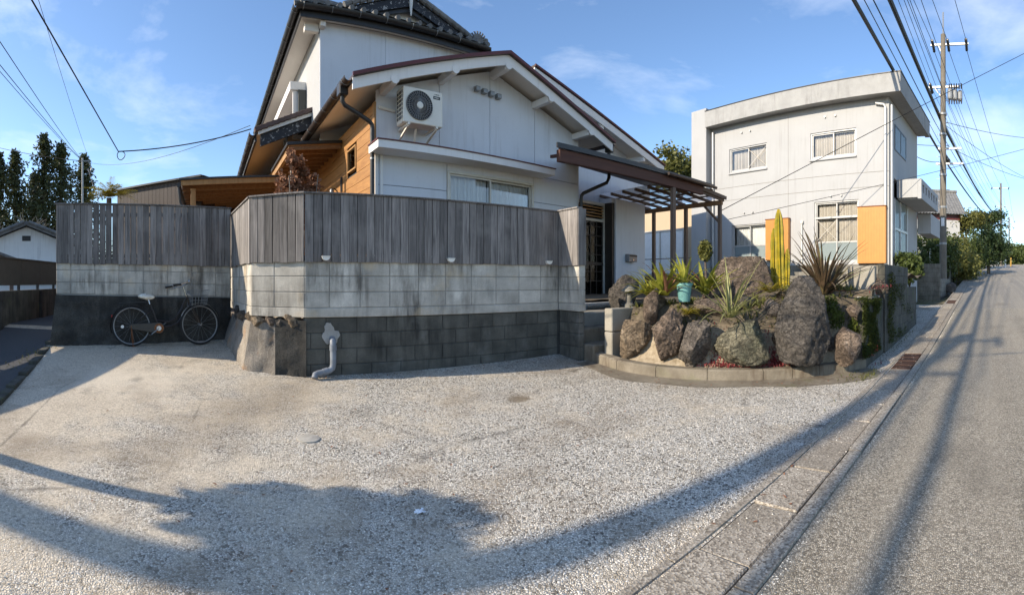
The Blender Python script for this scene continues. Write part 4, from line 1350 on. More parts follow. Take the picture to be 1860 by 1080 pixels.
# hip-and-gable tiled roof
EV = 7.24
GT = 10.1
b = MB(HM)
def front_skirt(u, v):
    s = lerp(1.9, 6.6, u)
    lo_ = Vector((s, 9.5, EV)); hi_ = Vector((lerp(3.0, 6.2, u), GT, EV + 0.24))
    p = lo_.lerp(hi_, v); p.z += 0.025 * abs(math.sin(u * math.pi * 17))
    return p
b.grid(front_skirt, 102, 4)
def left_slope(u, v):
    t_ = lerp(9.5, 18.0, u)
    tv = lerp(GT, 18.0, u)
    lo_ = Vector((1.9, t_, EV)); hi_ = Vector((3.0, tv, EV + 0.24))
    return lo_.lerp(hi_, v)
b.grid(left_slope, 30, 3)
b.grid(lambda u, v: Vector((6.6, lerp(9.5, 18, u), EV)).lerp(Vector((6.2, lerp(GT, 18, u), EV + 0.24)), v), 30, 3)
RZ = 8.08
for sg, sf in ((-1, 3.0), (1, 6.2)):
    def up(u, v, sf=sf):
        t_ = lerp(9.82, 18, v)
        p = Vector((lerp(4.6, sf, u), t_, lerp(RZ, 7.46, u)))
        p.z += 0.03 * abs(math.sin(v * math.pi * 30))
        return p
    b.grid(up, 8, 180)
    def under(u, v, sf=sf):
        p = Vector((lerp(4.6, sf, u), lerp(9.84, 18, v), lerp(RZ, 7.46, u) - 0.07)); return p
    b.grid(under, 8, 4)
ur = b.build("upper_roof", "tile_grey", house)
# eave tiles along the front, one by one
for i in range(18):
    s_c = 1.98 + i * 0.268
    b = MB(HM)
    b.tube([(s_c, 9.44, EV + 0.012), (s_c, 9.74, EV + 0.075)], 0.055, 10); b.build("eave_tile", "tile_grey", ur, smooth=True)
for i in range(30):
    t_c = 9.6 + i * 0.28
    b = MB(HM); b.tube([(1.82, t_c, EV + 0.012), (2.1, t_c, EV + 0.06)], 0.055, 8); b.build("eave_tile", "tile_grey", ur, smooth=True)
# verge tiles up the little gable
for sg, sf in ((-1, 3.0), (1, 6.2)):
    for i in range(9):
        u0, u1 = i / 9, (i + 1.15) / 9
        p0 = Vector((lerp(4.6, sf, u1), 9.80, lerp(RZ, 7.46, u1) + 0.05)); p1 = Vector((lerp(4.6, sf, u0), 9.80, lerp(RZ, 7.46, u0) + 0.075))
        b = MB(HM); b.tube([p0, p1], [0.07, 0.058], 8); b.build("verge_tile", "tile_grey", ur, smooth=True)
    b = MB(HM)
    m = Matrix(((1, 0, 0, 0), (0, 0, 1, 9.83), (0, 1, 0, 0), (0, 0, 0, 1)))
    b.prism([(4.6, RZ - 0.04), (sf, 7.44), (sf, 7.22 + 0.02), (4.6, RZ - 0.26)], 0.05, m); b.build("barge_board", "flaking_black", ur)
    b = MB(HM)
    m = Matrix(((1, 0, 0, 0), (0, 0, 1, 9.89), (0, 1, 0, 0), (0, 0, 0, 1)))
    b.prism([(4.6, RZ - 0.20), (lerp(4.6, sf, .92), 7.34), (lerp(4.6, sf, .80), 7.30), (4.6, RZ - 0.36)], 0.06, m); b.build("inner_barge", "dark_metal", ur)
b = MB(HM); b.prism([(4.6, RZ - 0.1), (3.05, 7.36), (6.15, 7.36)], 0.04, Matrix(((1, 0, 0, 0), (0, 0, 1, 10.05), (0, 1, 0, 0), (0, 0, 0, 1)))); b.build("gable_wall", "plaster_old", ur)
b = MB(HM); b.tube([(4.6, 9.80, RZ - 0.10), (4.6, 9.80, RZ - 0.50)], [0.05, 0.015], 6); b.build("gegyo_pendant", "plaster_old", ur)
# ridge: stacked tiles and the main ridge roll
b = MB(HM); b.box(4.48, 4.72, 9.85, 18, RZ, RZ + 0.16); b.tube([(4.6, 9.80, RZ + 0.18), (4.6, 18, RZ + 0.18)], 0.09, 10); b.build("ridge", "tile_grey", ur, smooth=True)
# ridge-end ornaments of moulded tile, with curled crests
def ornament(s, t, z, k, face=0.0, parent=None):
    m = HM @ Matrix.Translation((s, t, z)) @ Matrix.Rotation(face, 4, 'Z')
    b = MB(m)
    rr = random.Random(int(s * 31 + t))
    b.prism([(-0.22 * k, 0), (0.22 * k, 0), (0.26 * k, 0.10 * k), (0.15 * k, 0.22 * k), (0.17 * k, 0.32 * k), (0, 0.40 * k), (-0.17 * k, 0.32 * k), (-0.15 * k, 0.22 * k), (-0.26 * k, 0.10 * k)], 0.12 * k, Matrix.Rotation(math.pi / 2, 4, 'X'))
    for q in range(9):
        a = math.pi * (0.05 + 0.9 * q / 8)
        c = Vector((0.20 * k * math.cos(a), -0.06 * k, 0.14 * k + 0.20 * k * math.sin(a)))
        tip = c + Vector((0.15 * k * math.cos(a), -0.03 * k, 0.15 * k * math.sin(a)))
        cur = tip + Vector((0.05 * k * math.cos(a + 1.2), 0, 0.05 * k * math.sin(a + 1.2)))
        b.tube([c, tip, cur], [0.045 * k, 0.035 * k, 0.015 * k], 7)
    b.lathe([(0, -0.03), (0.06 * k, -0.02), (0.075 * k, 0.02), (0.05 * k, 0.05), (0, 0.06)], 10, Matrix.Translation((0, -0.10 * k, 0.16 * k)) @ Matrix.Rotation(math.pi / 2, 4, 'X'))
    for q in range(5):
        b.tube([(rr.uniform(-.15, .15) * k, 0.05, 0.2 * k), (rr.uniform(-.2, .2) * k, 0.15 * k, 0.36 * k)], [0.05 * k, 0.02 * k], 6)
    return b.build("ridge_ornament", "tile_grey", parent or ur)
ornament(2.02, 9.62, EV + 0.08, 0.62, 0.5)
ornament(6.32, 9.62, EV + 0.02, 0.60, -0.4)
ornament(6.75, 9.9, EV - 0.05, 0.5, -0.4)
b = MB(HM); b.tube([(1.95, 9.55, EV + 0.1), (3.0, 10.1, EV + 0.34)], 0.10, 8); b.build("hip_ridge", "tile_grey", ur, smooth=True)
b = MB(HM); b.tube([(6.55, 9.55, EV + 0.1), (6.2, 10.1, EV + 0.34)], 0.10, 8); b.build("hip_ridge", "tile_grey", ur, smooth=True)
# upper side: boxed window with white hood, blue cloth hanging inside
hb("window_hood", "trim_white", (2.02, US0 - 0.003, 11.2, 14.2, 6.10, 6.30))
hb("window_box", "trim_white", (2.10, US0 - 0.003, 11.25, 11.31, 4.9, 6.095))
hb("shutter_case", "panel_fence_grey", (2.22, US0 - 0.003, 11.15, 11.22, 5.0, 6.09))
hb("window_rail", "trim_white", (2.06, 2.10, 11.5, 14.2, 5.2, 5.26), (2.06, 2.10, 11.5, 14.2, 5.5, 5.53))
b = MB(HM); b.lathe([(0, 0.05), (0.09, 0.05), (0.10, 0.0), (0.06, -0.04), (0, -0.05)], 10, Matrix.Translation((2.42, 12.3, 5.86))); b.build("eave_lamp", "galvanised", house)
cl = MB(HM)
cl.grid(lambda u, v: Vector((2.03 + 0.02 * math.sin(u * 14), lerp(11.65, 12.3, u), lerp(4.98, 5.36, v))), 24, 6)
tag(cl.build("laundry", "blue_cloth", None, smooth=True), "blue cloth hung out at the upper side window", "laundry")

# second roof stepping up behind on the right, with its own barge board and purlin ends
R2T = 8.15
r2 = [(6.95, 6.40), (12.3, 5.09)]
m = Matrix(((1, 0, 0, 0), (0, 0, 1, R2T), (0, 1, 0, 0), (0, 0, 0, 1)))
b = MB(HM); b.prism([r2[0], r2[1], (r2[1][0], r2[1][1] - 0.06), (r2[0][0], r2[0][1] - 0.06)], 6, m); b.build("back_roof_slope", "roof_metal", house)
m = Matrix(((1, 0, 0, 0), (0, 0, 1, R2T - 0.03), (0, 1, 0, 0), (0, 0, 0, 1)))
b = MB(HM); b.prism([(6.95, 6.41), (12.32, 5.10), (12.32, 5.05), (6.95, 6.36)], 0.028, m); b.build("roof_edge", "red_flashing", house)
m = Matrix(((1, 0, 0, 0), (0, 0, 1, R2T + 0.01), (0, 1, 0, 0), (0, 0, 0, 1)))
b = MB(HM); b.prism([(6.95, 6.335), (12.28, 5.03), (12.28, 4.84), (6.95, 6.145)], 0.035, m); b.build("barge_board", "trim_white", house)
m = Matrix(((1, 0, 0, 0), (0, 0, 1, R2T + 0.05), (0, 1, 0, 0), (0, 0, 0, 1)))
b = MB(HM); b.prism([(6.95, 6.33), (12.2, 5.045), (12.2, 5.015), (6.95, 6.30)], 5.8, m); b.build("soffit", "soffit_white", house)
m = Matrix(((1, 0, 0, 0), (0, 0, 1, 8.85), (0, 1, 0, 0), (0, 0, 0, 1)))
b = MB(HM); b.prism([(6.95, 1.0), (11.3, 1.0), (11.3, 5.22), (6.95, 6.28)], 0.06, m); b.build("back_wall", "house_wall", house)
hb("purlin", "trim_white", (11.2, 11.31, R2T + 0.047, 8.848, 4.99, 5.15), bevel=0.006)
hb("purlin", "trim_white", (9.3, 9.41, R2T + 0.047, 8.848, 5.46, 5.62), bevel=0.006)
ornament(7.75, 8.5, 6.13, 0.52, 0.35, house)

# front entrance: lattice sliding door in a recess, blue-grey return panel
ET = 8.25
hb("entrance_wall", "house_wall", (7.66, 11.9, 8.45, 8.50, 3.55, 4.75), (7.66, 8.40, 8.45, 8.50, 1.0, 3.55))
hb("entrance_side", "house_wall", (S1 + 0.012, S1 + 0.04, TW + 0.04, 8.44, 1.0, 4.4))
b = MB(HM)
D0, D1 = 8.42, 9.52
b.box(D0, D0 + 0.06, ET, ET + 0.10, 0.98, 3.5); b.box(D1 - 0.06, D1, ET, ET + 0.10, 0.98, 3.5); b.box(D0 + 0.06, D1 - 0.06, ET, ET + 0.10, 3.42, 3.5); b.box(D0 + 0.06, D1 - 0.06, ET, ET + 0.10, 2.98, 3.05)
door = b.build("entrance_door", "beige_frame", house, bevel=0.004)
b = MB(HM)
for i in range(5):
    s_ = lerp(D0 + 0.08, D1 - 0.08, i / 4); b.box(s_ - 0.009, s_ + 0.009, ET + 0.02, ET + 0.045, 1.0, 2.98)
for z_ in (1.02, 1.4, 1.65, 2.1, 2.35, 2.6, 2.85):
    b.box(D0 + 0.06, D1 - 0.06, ET + 0.022, ET + 0.043, z_ - 0.010, z_ + 0.010)
b.box(D0 + 0.06, D1 - 0.06, ET + 0.01, ET + 0.05, 1.82, 1.90)
b.build("door_lattice", "bronze_frame", door)
b = MB(HM)
for i in range(4):
    b.box(D0 + 0.06, D1 - 0.06, ET + 0.0, ET + 0.03, 3.10 + i * 0.08, 3.13 + i * 0.08)
b.build("transom_slats", "cedar_post", door)
b = MB(HM); b.box(D0 + 0.06, D1 - 0.06, ET + 0.055, ET + 0.06, 1.0, 2.98); b.box(D0 + 0.06, D1 - 0.06, ET + 0.055, ET + 0.06, 3.05, 3.42); b.build("pane", "glass", door)
b = MB(HM); b.box(D0, D1, ET + 0.5, ET + 0.52, 0.9, 3.5); b.build("hall_back", "interior_dark", door)
hb("door_jamb", "bronze_frame", (D1 + 0.004, D1 + 0.10, 8.0, 8.4, 0.98, 3.5))
hb("entrance_panel", "house_wall", (9.62, 10.95, 7.95, 8.05, 1.0, 3.62), bevel=0.006)
hb("entrance_panel_side", "house_wall", (9.5, 9.618, 8.0, 8.42, 3.5, 3.62))

mbx = thing("mailbox", "small steel mailbox on the blue-grey panel beside the entrance door", "mailbox", H(10.2, 7.9, 1.9))
b = MB(HM)
b.prism([(0, 0), (0.14, 0), (0.14, 0.18), (0.10, 0.21), (0.0, 0.21)], 0.36, Matrix(((0, 0, 1, 10.02), (-1, 0, 0, 7.944), (0, 1, 0, 1.93), (0, 0, 0, 1))))
b.build("box", "galvanised", mbx, bevel=0.006)
b = MB(HM); b.box(10.03, 10.37, 7.795, 7.801, 2.07, 2.115); b.build("flap", "black_plastic", mbx)
b = MB(HM); b.box(10.18, 10.22, 7.79, 7.80, 1.96, 2.0); b.build("lock", "chrome", mbx)

# ------------------------------------------------------------------ porch roof and translucent lean-to (parallel to the road)
porch = thing("porch_roof", "brown timber porch roof over the entrance with a dark eave", "porch roof", (7.4, 6.9, 3.8))
b = MB()
b.add([(5.0, 6.60, 3.80), (9.9, 6.60, 3.80), (9.9, 8.9, 4.12), (6.35, 8.1, 4.02), (5.0, 6.60, 3.85), (9.9, 6.60, 3.85), (9.9, 8.9, 4.17), (6.35, 8.1, 4.07)], [(0, 1, 2, 3), (4, 7, 6, 5), (0, 4, 5, 1), (1, 5, 6, 2), (2, 6, 7, 3), (3, 7, 4, 0)])
b.build("roof_deck", "roof_metal", porch)
b = MB(); b.beam((4.97, 6.575, 3.82), (9.95, 6.575, 3.82), 0.03, 0.09); b.build("eave_flashing", "dark_metal", porch)
b = MB(); b.beam((5.06, 6.66, 3.66), (9.5, 6.66, 3.66), 0.10, 0.22); b.build("front_beam", "porch_timber", porch, bevel=0.006)
for i in range(12):
    xx = 5.15 + i * 0.42
    b = MB(); b.beam((xx + 0.3, 6.72, 3.765), (xx + 0.3, 7.4, 3.86), 0.05, 0.06); b.build("rafter", "porch_timber", porch)
b = MB(); b.tube([(8.0, 6.51, 3.79), (9.93, 6.51, 3.78)], 0.04, 8); b.build("gutter", "gutter_brown", porch, smooth=True)
b = MB(); b.box(8.30, 8.40, 6.61, 6.71, 0.95, 3.548); b.build("post", "post_brown", porch, bevel=0.006)

lean = thing("translucent_canopy", "timber lean-to with clear ribbed sheets beside the entrance porch", "canopy", (9.5, 8, 1.0))
def lnz(x): return 3.62 + 0.14 * (10.5 - x) / 2.1
b = MB()
b.add([(8.5, 6.66, lnz(8.5)), (10.6, 6.66, lnz(10.6)), (10.6, 9.8, lnz(10.6)), (8.5, 9.8, lnz(8.5))], [(0, 1, 2, 3)])
b.build("roof_sheet", "polycarbonate", lean)
for i in range(8):
    yy = 6.70 + i * 0.435
    b = MB(); b.beam((8.5, yy, lnz(8.5) - 0.045), (10.58, yy, lnz(10.58) - 0.045), 0.045, 0.07); b.build("rafter", "post_brown", lean)
for xx in (9.05, 9.6, 10.05):
    b = MB(); b.beam((xx, 6.7, lnz(xx) - 0.03), (xx, 9.75, lnz(xx) - 0.03), 0.035, 0.03); b.build("purlin", "post_brown", lean)
b = MB(); b.beam((10.48, 6.68, 3.50), (10.48, 9.78, 3.50), 0.08, 0.12); b.build("side_beam", "rafter_wood", lean)
for yy in (6.76, 7.9, 9.1):
    b = MB(); b.box(10.44, 10.53, yy - 0.045, yy + 0.045, 0.9, 3.44); b.build("post", "post_brown", lean, bevel=0.005)
b = MB(); b.beam((10.48, 6.8, 3.0), (10.48, 7.25, 3.44), 0.05, 0.06); b.build("brace", "post_brown", lean)
b = MB(); b.beam((8.5, 6.64, lnz(8.5) + 0.02), (10.62, 6.64, lnz(10.62) + 0.02), 0.03, 0.09); b.build("edge_board", "post_brown", lean)
b = MB(); b.beam((10.48, 6.8, 1.32), (10.48, 9.7, 1.32), 0.05, 0.10); b.build("low_rail", "post_brown", lean)

# ------------------------------------------------------------------ air conditioner outdoor unit on wall brackets
def lathe_dir(b, prof, n, o, direction):
    d = Vector(direction).normalized()
    q = d.to_track_quat('Z', 'Y').to_matrix().to_4x4()
    b.lathe(prof, n, Matrix.Translation(o) @ q)
ac = thing("air_conditioner", "ivory outdoor air conditioner unit on brackets under the gable", "air conditioner", H(3.5, 7.1, 4.0))
a0, a1, at0, at1, az0, az1 = 3.135, 3.88, 6.98, 7.27, 4.03, 4.63
b = MB(HM); b.box(a0, a1, at0, at1, az0, az1); b.build("casing", "ivory_plastic", ac, bevel=0.018, seg=2)
fc = (a0 + 0.295, at0 - 0.004, (az0 + az1) / 2 + 0.005)
b = MB(HM); lathe_dir(b, [(0.0, 0.0), (0.235, 0.0), (0.245, 0.006), (0.245, 0.012)], 36, (fc[0], at0 - 0.001, fc[2]), (0, -1, 0)); b.build("fan_opening", "black_plastic", ac)
b = MB(HM)
for k in range(36):
    a = 2 * math.pi * k / 36
    b.tube([(fc[0] + 0.055 * math.cos(a), at0 - 0.030, fc[2] + 0.055 * math.sin(a)), (fc[0] + 0.24 * math.cos(a + 0.22), at0 - 0.020, fc[2] + 0.24 * math.sin(a + 0.22))], 0.0042, 4)
for r_ in (0.10, 0.15, 0.20, 0.24):
    b.tube([(fc[0] + r_ * math.cos(2 * math.pi * k / 32), at0 - 0.026, fc[2] + r_ * math.sin(2 * math.pi * k / 32)) for k in range(32)], 0.004, 4, closed=True)
b.build("fan_guard", "galvanised", ac)
b = MB(HM); lathe_dir(b, [(0.0, 0.0), (0.058, 0.0), (0.058, 0.010), (0.045, 0.016), (0.0, 0.016)], 20, (fc[0], at0 - 0.024, fc[2]), (0, -1, 0)); b.build("fan_hub", "ivory_plastic", ac)
b = MB(HM)
for k in range(3):
    for j in range(6):
        a = 2 * math.pi * k / 3 + 0.10 * j; a2 = a + 0.10
        if j < 5:
            b.quad((fc[0] + 0.05 * math.cos(a), at0 - 0.016, fc[2] + 0.05 * math.sin(a)), (fc[0] + 0.22 * math.cos(a), at0 - 0.016 + 0.0006 * j, fc[2] + 0.22 * math.sin(a)), (fc[0] + 0.22 * math.cos(a2), at0 - 0.0155, fc[2] + 0.22 * math.sin(a2)), (fc[0] + 0.05 * math.cos(a2), at0 - 0.015, fc[2] + 0.05 * math.sin(a2)))
b.build("fan_blades", "grille_dark", ac)
b = MB(HM)
for k in range(7):
    zz = az0 + 0.07 + k * 0.07
    b.box(a0 - 0.008, a0 - 0.001, at0 + 0.03, at1 - 0.03, zz, zz + 0.045)
b.build("side_louvres", "grille_dark", ac)
b = MB(HM)
for tt in (at0 + 0.05, at0 + 0.15, at0 + 0.24):
    b.box(a0 - 0.014, a0 - 0.0095, tt, tt + 0.008, az0 + 0.05, az1 - 0.04)
b.build("side_grille", "ivory_plastic", ac)
b = MB(HM); b.box(a1 - 0.185, a1 - 0.055, at0 - 0.003, at0 - 0.0005, az1 - 0.135, az1 - 0.085); b.build("badge", "black_plastic", ac)
rl = random.Random(5)
for (z_, h_, x_a, x_b, mt, dy) in ((az1 - 0.066, 0.018, a1 - 0.172, a1 - 0.075, "grille_dark", 0.0025), (az1 - 0.122, 0.022, a1 - 0.165, a1 - 0.080, "ivory_plastic", 0.0050)):
    b = MB(HM); x_ = x_a
    while x_ < x_b:
        w_ = rl.uniform(0.007, 0.011)
        b.box(x_, x_ + 0.003, at0 - dy, at0 - dy + 0.0012, z_, z_ + h_); b.box(x_ + 0.003, x_ + w_, at0 - dy, at0 - dy + 0.0012, z_ + rl.choice((0, 0.5, 0.8)) * h_, z_ + h_ * rl.choice((0.85, 1.0)))
        x_ += w_ + 0.004
    b.build("lettering", mt, ac)
for sb_ in (a0 + 0.10, a1 - 0.12):
    b = MB(HM)
    b.beam((sb_, at0 - 0.02, az0 - 0.022), (sb_, TW - 0.002, az0 - 0.022), 0.035, 0.035)
    b.beam((sb_, at0 + 0.02, az0 - 0.045), (sb_, TW - 0.004, az0 - 0.20), 0.03, 0.03)
    b.build("bracket", "ivory_plastic", ac)
b = MB(HM); b.tube([(a0 + 0.34, 7.2, az0 - 0.01), (a0 + 0.34, 7.25, az0 - 0.12), (a0 + 0.36, 7.30, az0 - 0.22), (a0 + 0.41, 7.34, az0 - 0.31), (a0 + 0.42, 7.34, 3.70)], 0.022, 8); b.build("hose", "ivory_plastic", ac, smooth=True)
b = MB(HM); b.tube([(a0 - 0.28, TW - 0.02, az0 + 0.33), (a0 + 0.02, TW - 0.02, az0 + 0.30)], 0.028, 8); b.build("duct", "ivory_plastic", ac, smooth=True)

# ------------------------------------------------------------------ white two-storey building across the drive (faces -X)
BM = Matrix(((0, 1, 0, 13.6), (-1, 0, 0, 0), (0, 0, 1, 0), (0, 0, 0, 1)))   # local a = -Y (runs right in the picture), local b = depth (+X), z
# local point (a, b, z) -> world (13.6 + b, -a, z); so a = -Y
BM = Matrix.Translation((13.6, 2.87, 0)) @ Matrix.Rotation(math.radians(-4), 4, 'Z') @ Matrix.Translation((-13.6, -2.87, 0)) @ BM
bld = thing("apartment_building", "white rendered two-storey flat-roofed building with orange storm shutters", "building", (15.5, 6, 1.5))
def bb(name, mat, *boxes, bevel=0.0, parent=None):
    b = MB(BM)
    for q in boxes: b.box(*q)
    return b.build(name, mat, parent or bld, bevel=bevel)
YR, YL = 2.87, 9.45
openings = [(-8.64, -7.09, 5.2, 6.05), (-5.47, -3.92, 5.25, 6.1), (-8.53, -7.07, 2.10, 3.35), (-5.33, -3.84, 1.95, 3.9)]
# facade pieces around the openings
xs_ = sorted({-YL, -YR} | {o_[0] for o_ in openings} | {o_[1] for o_ in openings})
zs_ = sorted({0.5, 7.2, 4.25, 4.70} | {o_[2] for o_ in openings} | {o_[3] for o_ in openings})
b = MB(BM)
for i in range(len(xs_) - 1):
    for j in range(len(zs_) - 1):
        cx, cz_ = (xs_[i] + xs_[i + 1]) / 2, (zs_[j] + zs_[j + 1]) / 2
        if any(o_[0] < cx < o_[1] and o_[2] < cz_ < o_[3] for o_ in openings): continue
        b.box(xs_[i], xs_[i + 1], 0, 0.16, zs_[j], zs_[j + 1])
me = b.mesh("facade", "building_white", norm=False)
bmx = bmesh.new(); bmx.from_mesh(me)
bmesh.ops.remove_doubles(bmx, verts=bmx.verts, dist=0.0005)
# drop the hidden faces shared by neighbouring pieces
seen = {}
for f in bmx.faces:
    seen.setdefault(tuple(sorted(v.index for v in f.verts)), []).append(f)
bmesh.ops.delete(bmx, geom=[f for fs in seen.values() if len(fs) > 1 for f in fs], context='FACES')
bmesh.ops.recalc_face_normals(bmx, faces=bmx.faces)
bmx.to_mesh(me); bmx.free()
link("facade", me, bld)
bb("joint_line", "wall_old", (-YL, -YR, -0.004, 0.001, 4.695, 4.706)); bb("joint_line", "wall_old", (-YL, -YR, -0.004, 0.001, 4.245, 4.256))
bb("joint_line", "wall_old", (-6.28, -6.272, -0.0035, 0.001, 0.6, 6.8)); 
bb("side_wall", "building_white", (-YR - 0.0, -YR - 0.0 - 0.16, 0.161, 3.9, 4.6, 7.2), (-YR - 0.16, -YR, 0.161, 0.55, 0.6, 4.6), (-YR - 0.16, -YR, 2.3, 3.9, 0.6, 4.6))
bb("back_walls", "building_white", (-YL, -YL + 0.16, 0.161, 3.9, 0.6, 7.2), (-YL, -YR - 0.161, 3.75, 3.9, 0.6, 7.2))
bb("flat_roof", "parapet_concrete", (-YL, -YR, 0.161, 3.74, 6.9, 7.1))
bb("fin_wall", "building_white", (-10.15, -YL - 0.002, -0.30, 1.2, 0.5, 7.62), bevel=0.01)
# overhanging parapet
bb("parapet", "parapet_concrete", (-YL + 0.004, -2.42, -0.38, -0.21, 6.90, 7.46)); bb("parapet", "parapet_concrete", (-2.59, -2.42, -0.208, 4.1, 6.90, 7.455))
bb("parapet_soffit", "parapet_concrete", (-YL + 0.004, -2.60, -0.208, -0.002, 6.92, 7.02), (-2.868, -2.595, -0.207, 4.0, 6.921, 7.02))
bb("parapet_cap", "dark_metal", (-YL + 0.004, -2.40, -0.40, -0.20, 7.462, 7.485), (-2.60, -2.40, -0.199, 4.1, 7.462, 7.484))
for k, o_ in enumerate(openings):
    slide_window(bld, o_[0], o_[1], o_[2], o_[3], 0.05, BM, "alu_frame", "glass", "curtain" if k in (0, 1, 3) else "curtain_pale", mid=None if k < 2 else (2.62 if k == 2 else 2.62), depth=0.08, folds=12)
    bb("sill", "building_white", (o_[0] - 0.02, o_[1] + 0.02, -0.05, 0.03, o_[2] - 0.05, o_[2] - 0.003))
bb("transom", "alu_frame", (-5.33, -3.84, 0.02, 0.13, 3.36, 3.42))
# tape crosses on some panes
for (o_, i) in ((openings[0], 1), (openings[3], 0)):
    a0_, a1_ = (lerp(o_[0], o_[1], .5), o_[1] - 0.08) if i else (o_[0] + 0.08, lerp(o_[0], o_[1], .5))
    zl, zh = (o_[2] + 0.12, o_[3] - 0.1) if i else (2.68, 3.32)
    b = MB(BM); b.beam((a0_, 0.058, zl), (a1_, 0.058, zh), 0.002, 0.014); b.beam((a0_, 0.0565, zh), (a1_, 0.0565, zl), 0.002, 0.014); b.build("tape_cross", "curtain", bld)
# orange sheet-metal storm shutter cases, ribbed
for (a_, c_, z0_, z1_) in ((-7.05, -6.19, 2.08, 3.42), (-3.82, -2.93, 1.93, 3.62)):
    sh = bb("shutter_case", "shutter_orange", (a_, c_, -0.16, -0.004, z0_, z1_), bevel=0.006)
    n = 17
    for i in range(n):
        q = lerp(a_ + 0.03, c_ - 0.03, (i + 0.5) / n); bb("rib", "shutter_orange", (q - 0.011, q + 0.011, -0.167, -0.161, z0_ + 0.03, z1_ - 0.03), parent=sh)
    bb("shutter_trim", "rust", (a_ - 0.01, c_ + 0.012, -0.175, -0.003, z1_ + 0.002, z1_ + 0.03), parent=sh)
# downpipes
for (a_, z1_) in ((-YR - 0.10, 6.6), (-YL + 0.12, 6.78)):
    b = MB(BM); b.tube([(a_, -0.06, 1.0), (a_, -0.06, z1_)] + ([(a_ - 0.04, -0.06, 6.68), (a_ - 0.3, -0.06, 6.74)] if a_ > -4 else []), 0.042, 10); b.build("downpipe", "alu_frame", bld, smooth=True)
b = MB(BM); b.tube([(-YR + 0.06, 0.08, 1.0), (-YR + 0.06, 0.08, 6.7)], 0.04, 10); b.build("downpipe", "alu_frame", bld, smooth=True)
for a_, z_ in ((-8.0, 3.75), (-7.65, 3.75), (-4.75, 4.05), (-4.4, 4.05), (-8.1, 6.55), (-7.75, 6.55), (-4.95, 6.55), (-4.6, 6.55)):
    b = MB(BM); lathe_dir(b, [(0, 0), (0.035, 0), (0.03, 0.05), (0, 0.05)], 8, (a_, -0.001, z_), (0, -1, 0)); b.build("vent", "alu_frame", bld)
b = MB(BM); b.tube([(-5.75, -0.05, 2.0), (-5.75, -0.05, 3.25)], 0.018, 6); b.lathe([(0.0, 0), (0.05, 0.0), (0.05, 0.08), (0, 0.09)], 8, Matrix.Translation((-5.75, -0.05, 3.25))); b.build("vent_pipe", "ivory_plastic", bld)
# side towards the road: window above, balcony with cut-outs, glazed entrance below
w = bb("side_window", "bronze_frame", (-2.868, -2.85, 0.62, 2.1, 5.5, 5.55), (-2.868, -2.85, 0.62, 2.1, 6.25, 6.3), (-2.868, -2.85, 0.62, 0.67, 5.55, 6.25), (-2.868, -2.85, 2.05, 2.1, 5.55, 6.25), (-2.868, -2.85, 1.34, 1.39, 5.55, 6.25))
bb("pane", "glass_frost", (-2.866, -2.86, 0.67, 2.05, 5.55, 6.25), parent=w)
bal = bb("balcony", "building_white", (-2.868, -2.19, 0.9, 1.02, 4.04, 4.62), (-2.868, -2.19, 3.8, 3.92, 4.04, 4.62), (-2.868, -2.19, 1.021, 3.799, 4.0, 4.12))
bb("balcony_front", "building_white", (-2.188, -2.07, 0.9, 3.92, 3.995, 4.22), (-2.188, -2.07, 0.9, 3.92, 4.48, 4.625), parent=bal)
for i in range(7):
    q = 0.9 + i * 0.47
    bb("balcony_mullion", "building_white", (-2.186, -2.072, q, q + 0.2, 4.221, 4.479), parent=bal)
bb("balcony_back", "interior_dark", (-2.185, -2.18, 1.03, 3.79, 4.13, 4.5), parent=bal)
ent = bb("entrance_glazing", "alu_frame", (-2.9, -2.84, 0.56, 0.62, 1.4, 3.98), (-2.9, -2.84, 1.3, 1.36, 1.4, 3.98), (-2.9, -2.84, 2.2, 2.28, 1.4, 3.98), (-2.9, -2.84, 0.62, 2.2, 3.0, 3.08))
bb("pane", "glass_frost", (-2.885, -2.875, 0.62, 2.2, 1.4, 3.98), parent=ent)
bb("entrance_back", "interior_dark", (-3.4, -3.38, 0.3, 2.6, 1.0, 4.0), parent=ent)
bb("rear_wing", "building_white", (-2.868, -2.35, 3.95, 6.0, 3.2, 3.95))
bb("foundation", "wall_old", (-YL, -YR - 0.03, -0.04, -0.004, 0.5, 1.9))

# cream back building glimpsed through the lean-to
cr = thing("cream_building", "cream rendered annex with yellow panel glimpsed behind the lean-to posts", "building", (14, 12.2, 1))
def wb(name, mat, *boxes, bevel=0.0, parent=None):
    b = MB()
    for q in boxes: b.box(*q)
    return b.build(name, mat, parent, bevel=bevel)
wb("wall", "cream_wall", (14.4, 14.6, 9.6, 16.0, 0.8, 4.3), parent=cr)
wb("yellow_panel", "shutter_yellow", (14.30, 14.39, 13.7, 15.6, 1.6, 3.2), parent=cr)
wnd = wb("window", "alu_frame", (14.33, 14.39, 10.9, 13.4, 3.38, 3.44), (14.33, 14.39, 12.1, 12.16, 1.6, 3.38), (14.33, 14.39, 10.9, 10.96, 1.6, 3.38), (14.33, 14.39, 13.34, 13.4, 1.6, 3.38), parent=cr)
wb("pane", "curtain_pale", (14.36, 14.38, 10.96, 13.34, 1.6, 3.38), parent=wnd)
wb("railing", "post_brown", (13.9, 13.93, 10.0, 15.5, 2.25, 2.28), (13.9, 13.93, 10.0, 15.5, 1.65, 1.68), parent=cr)

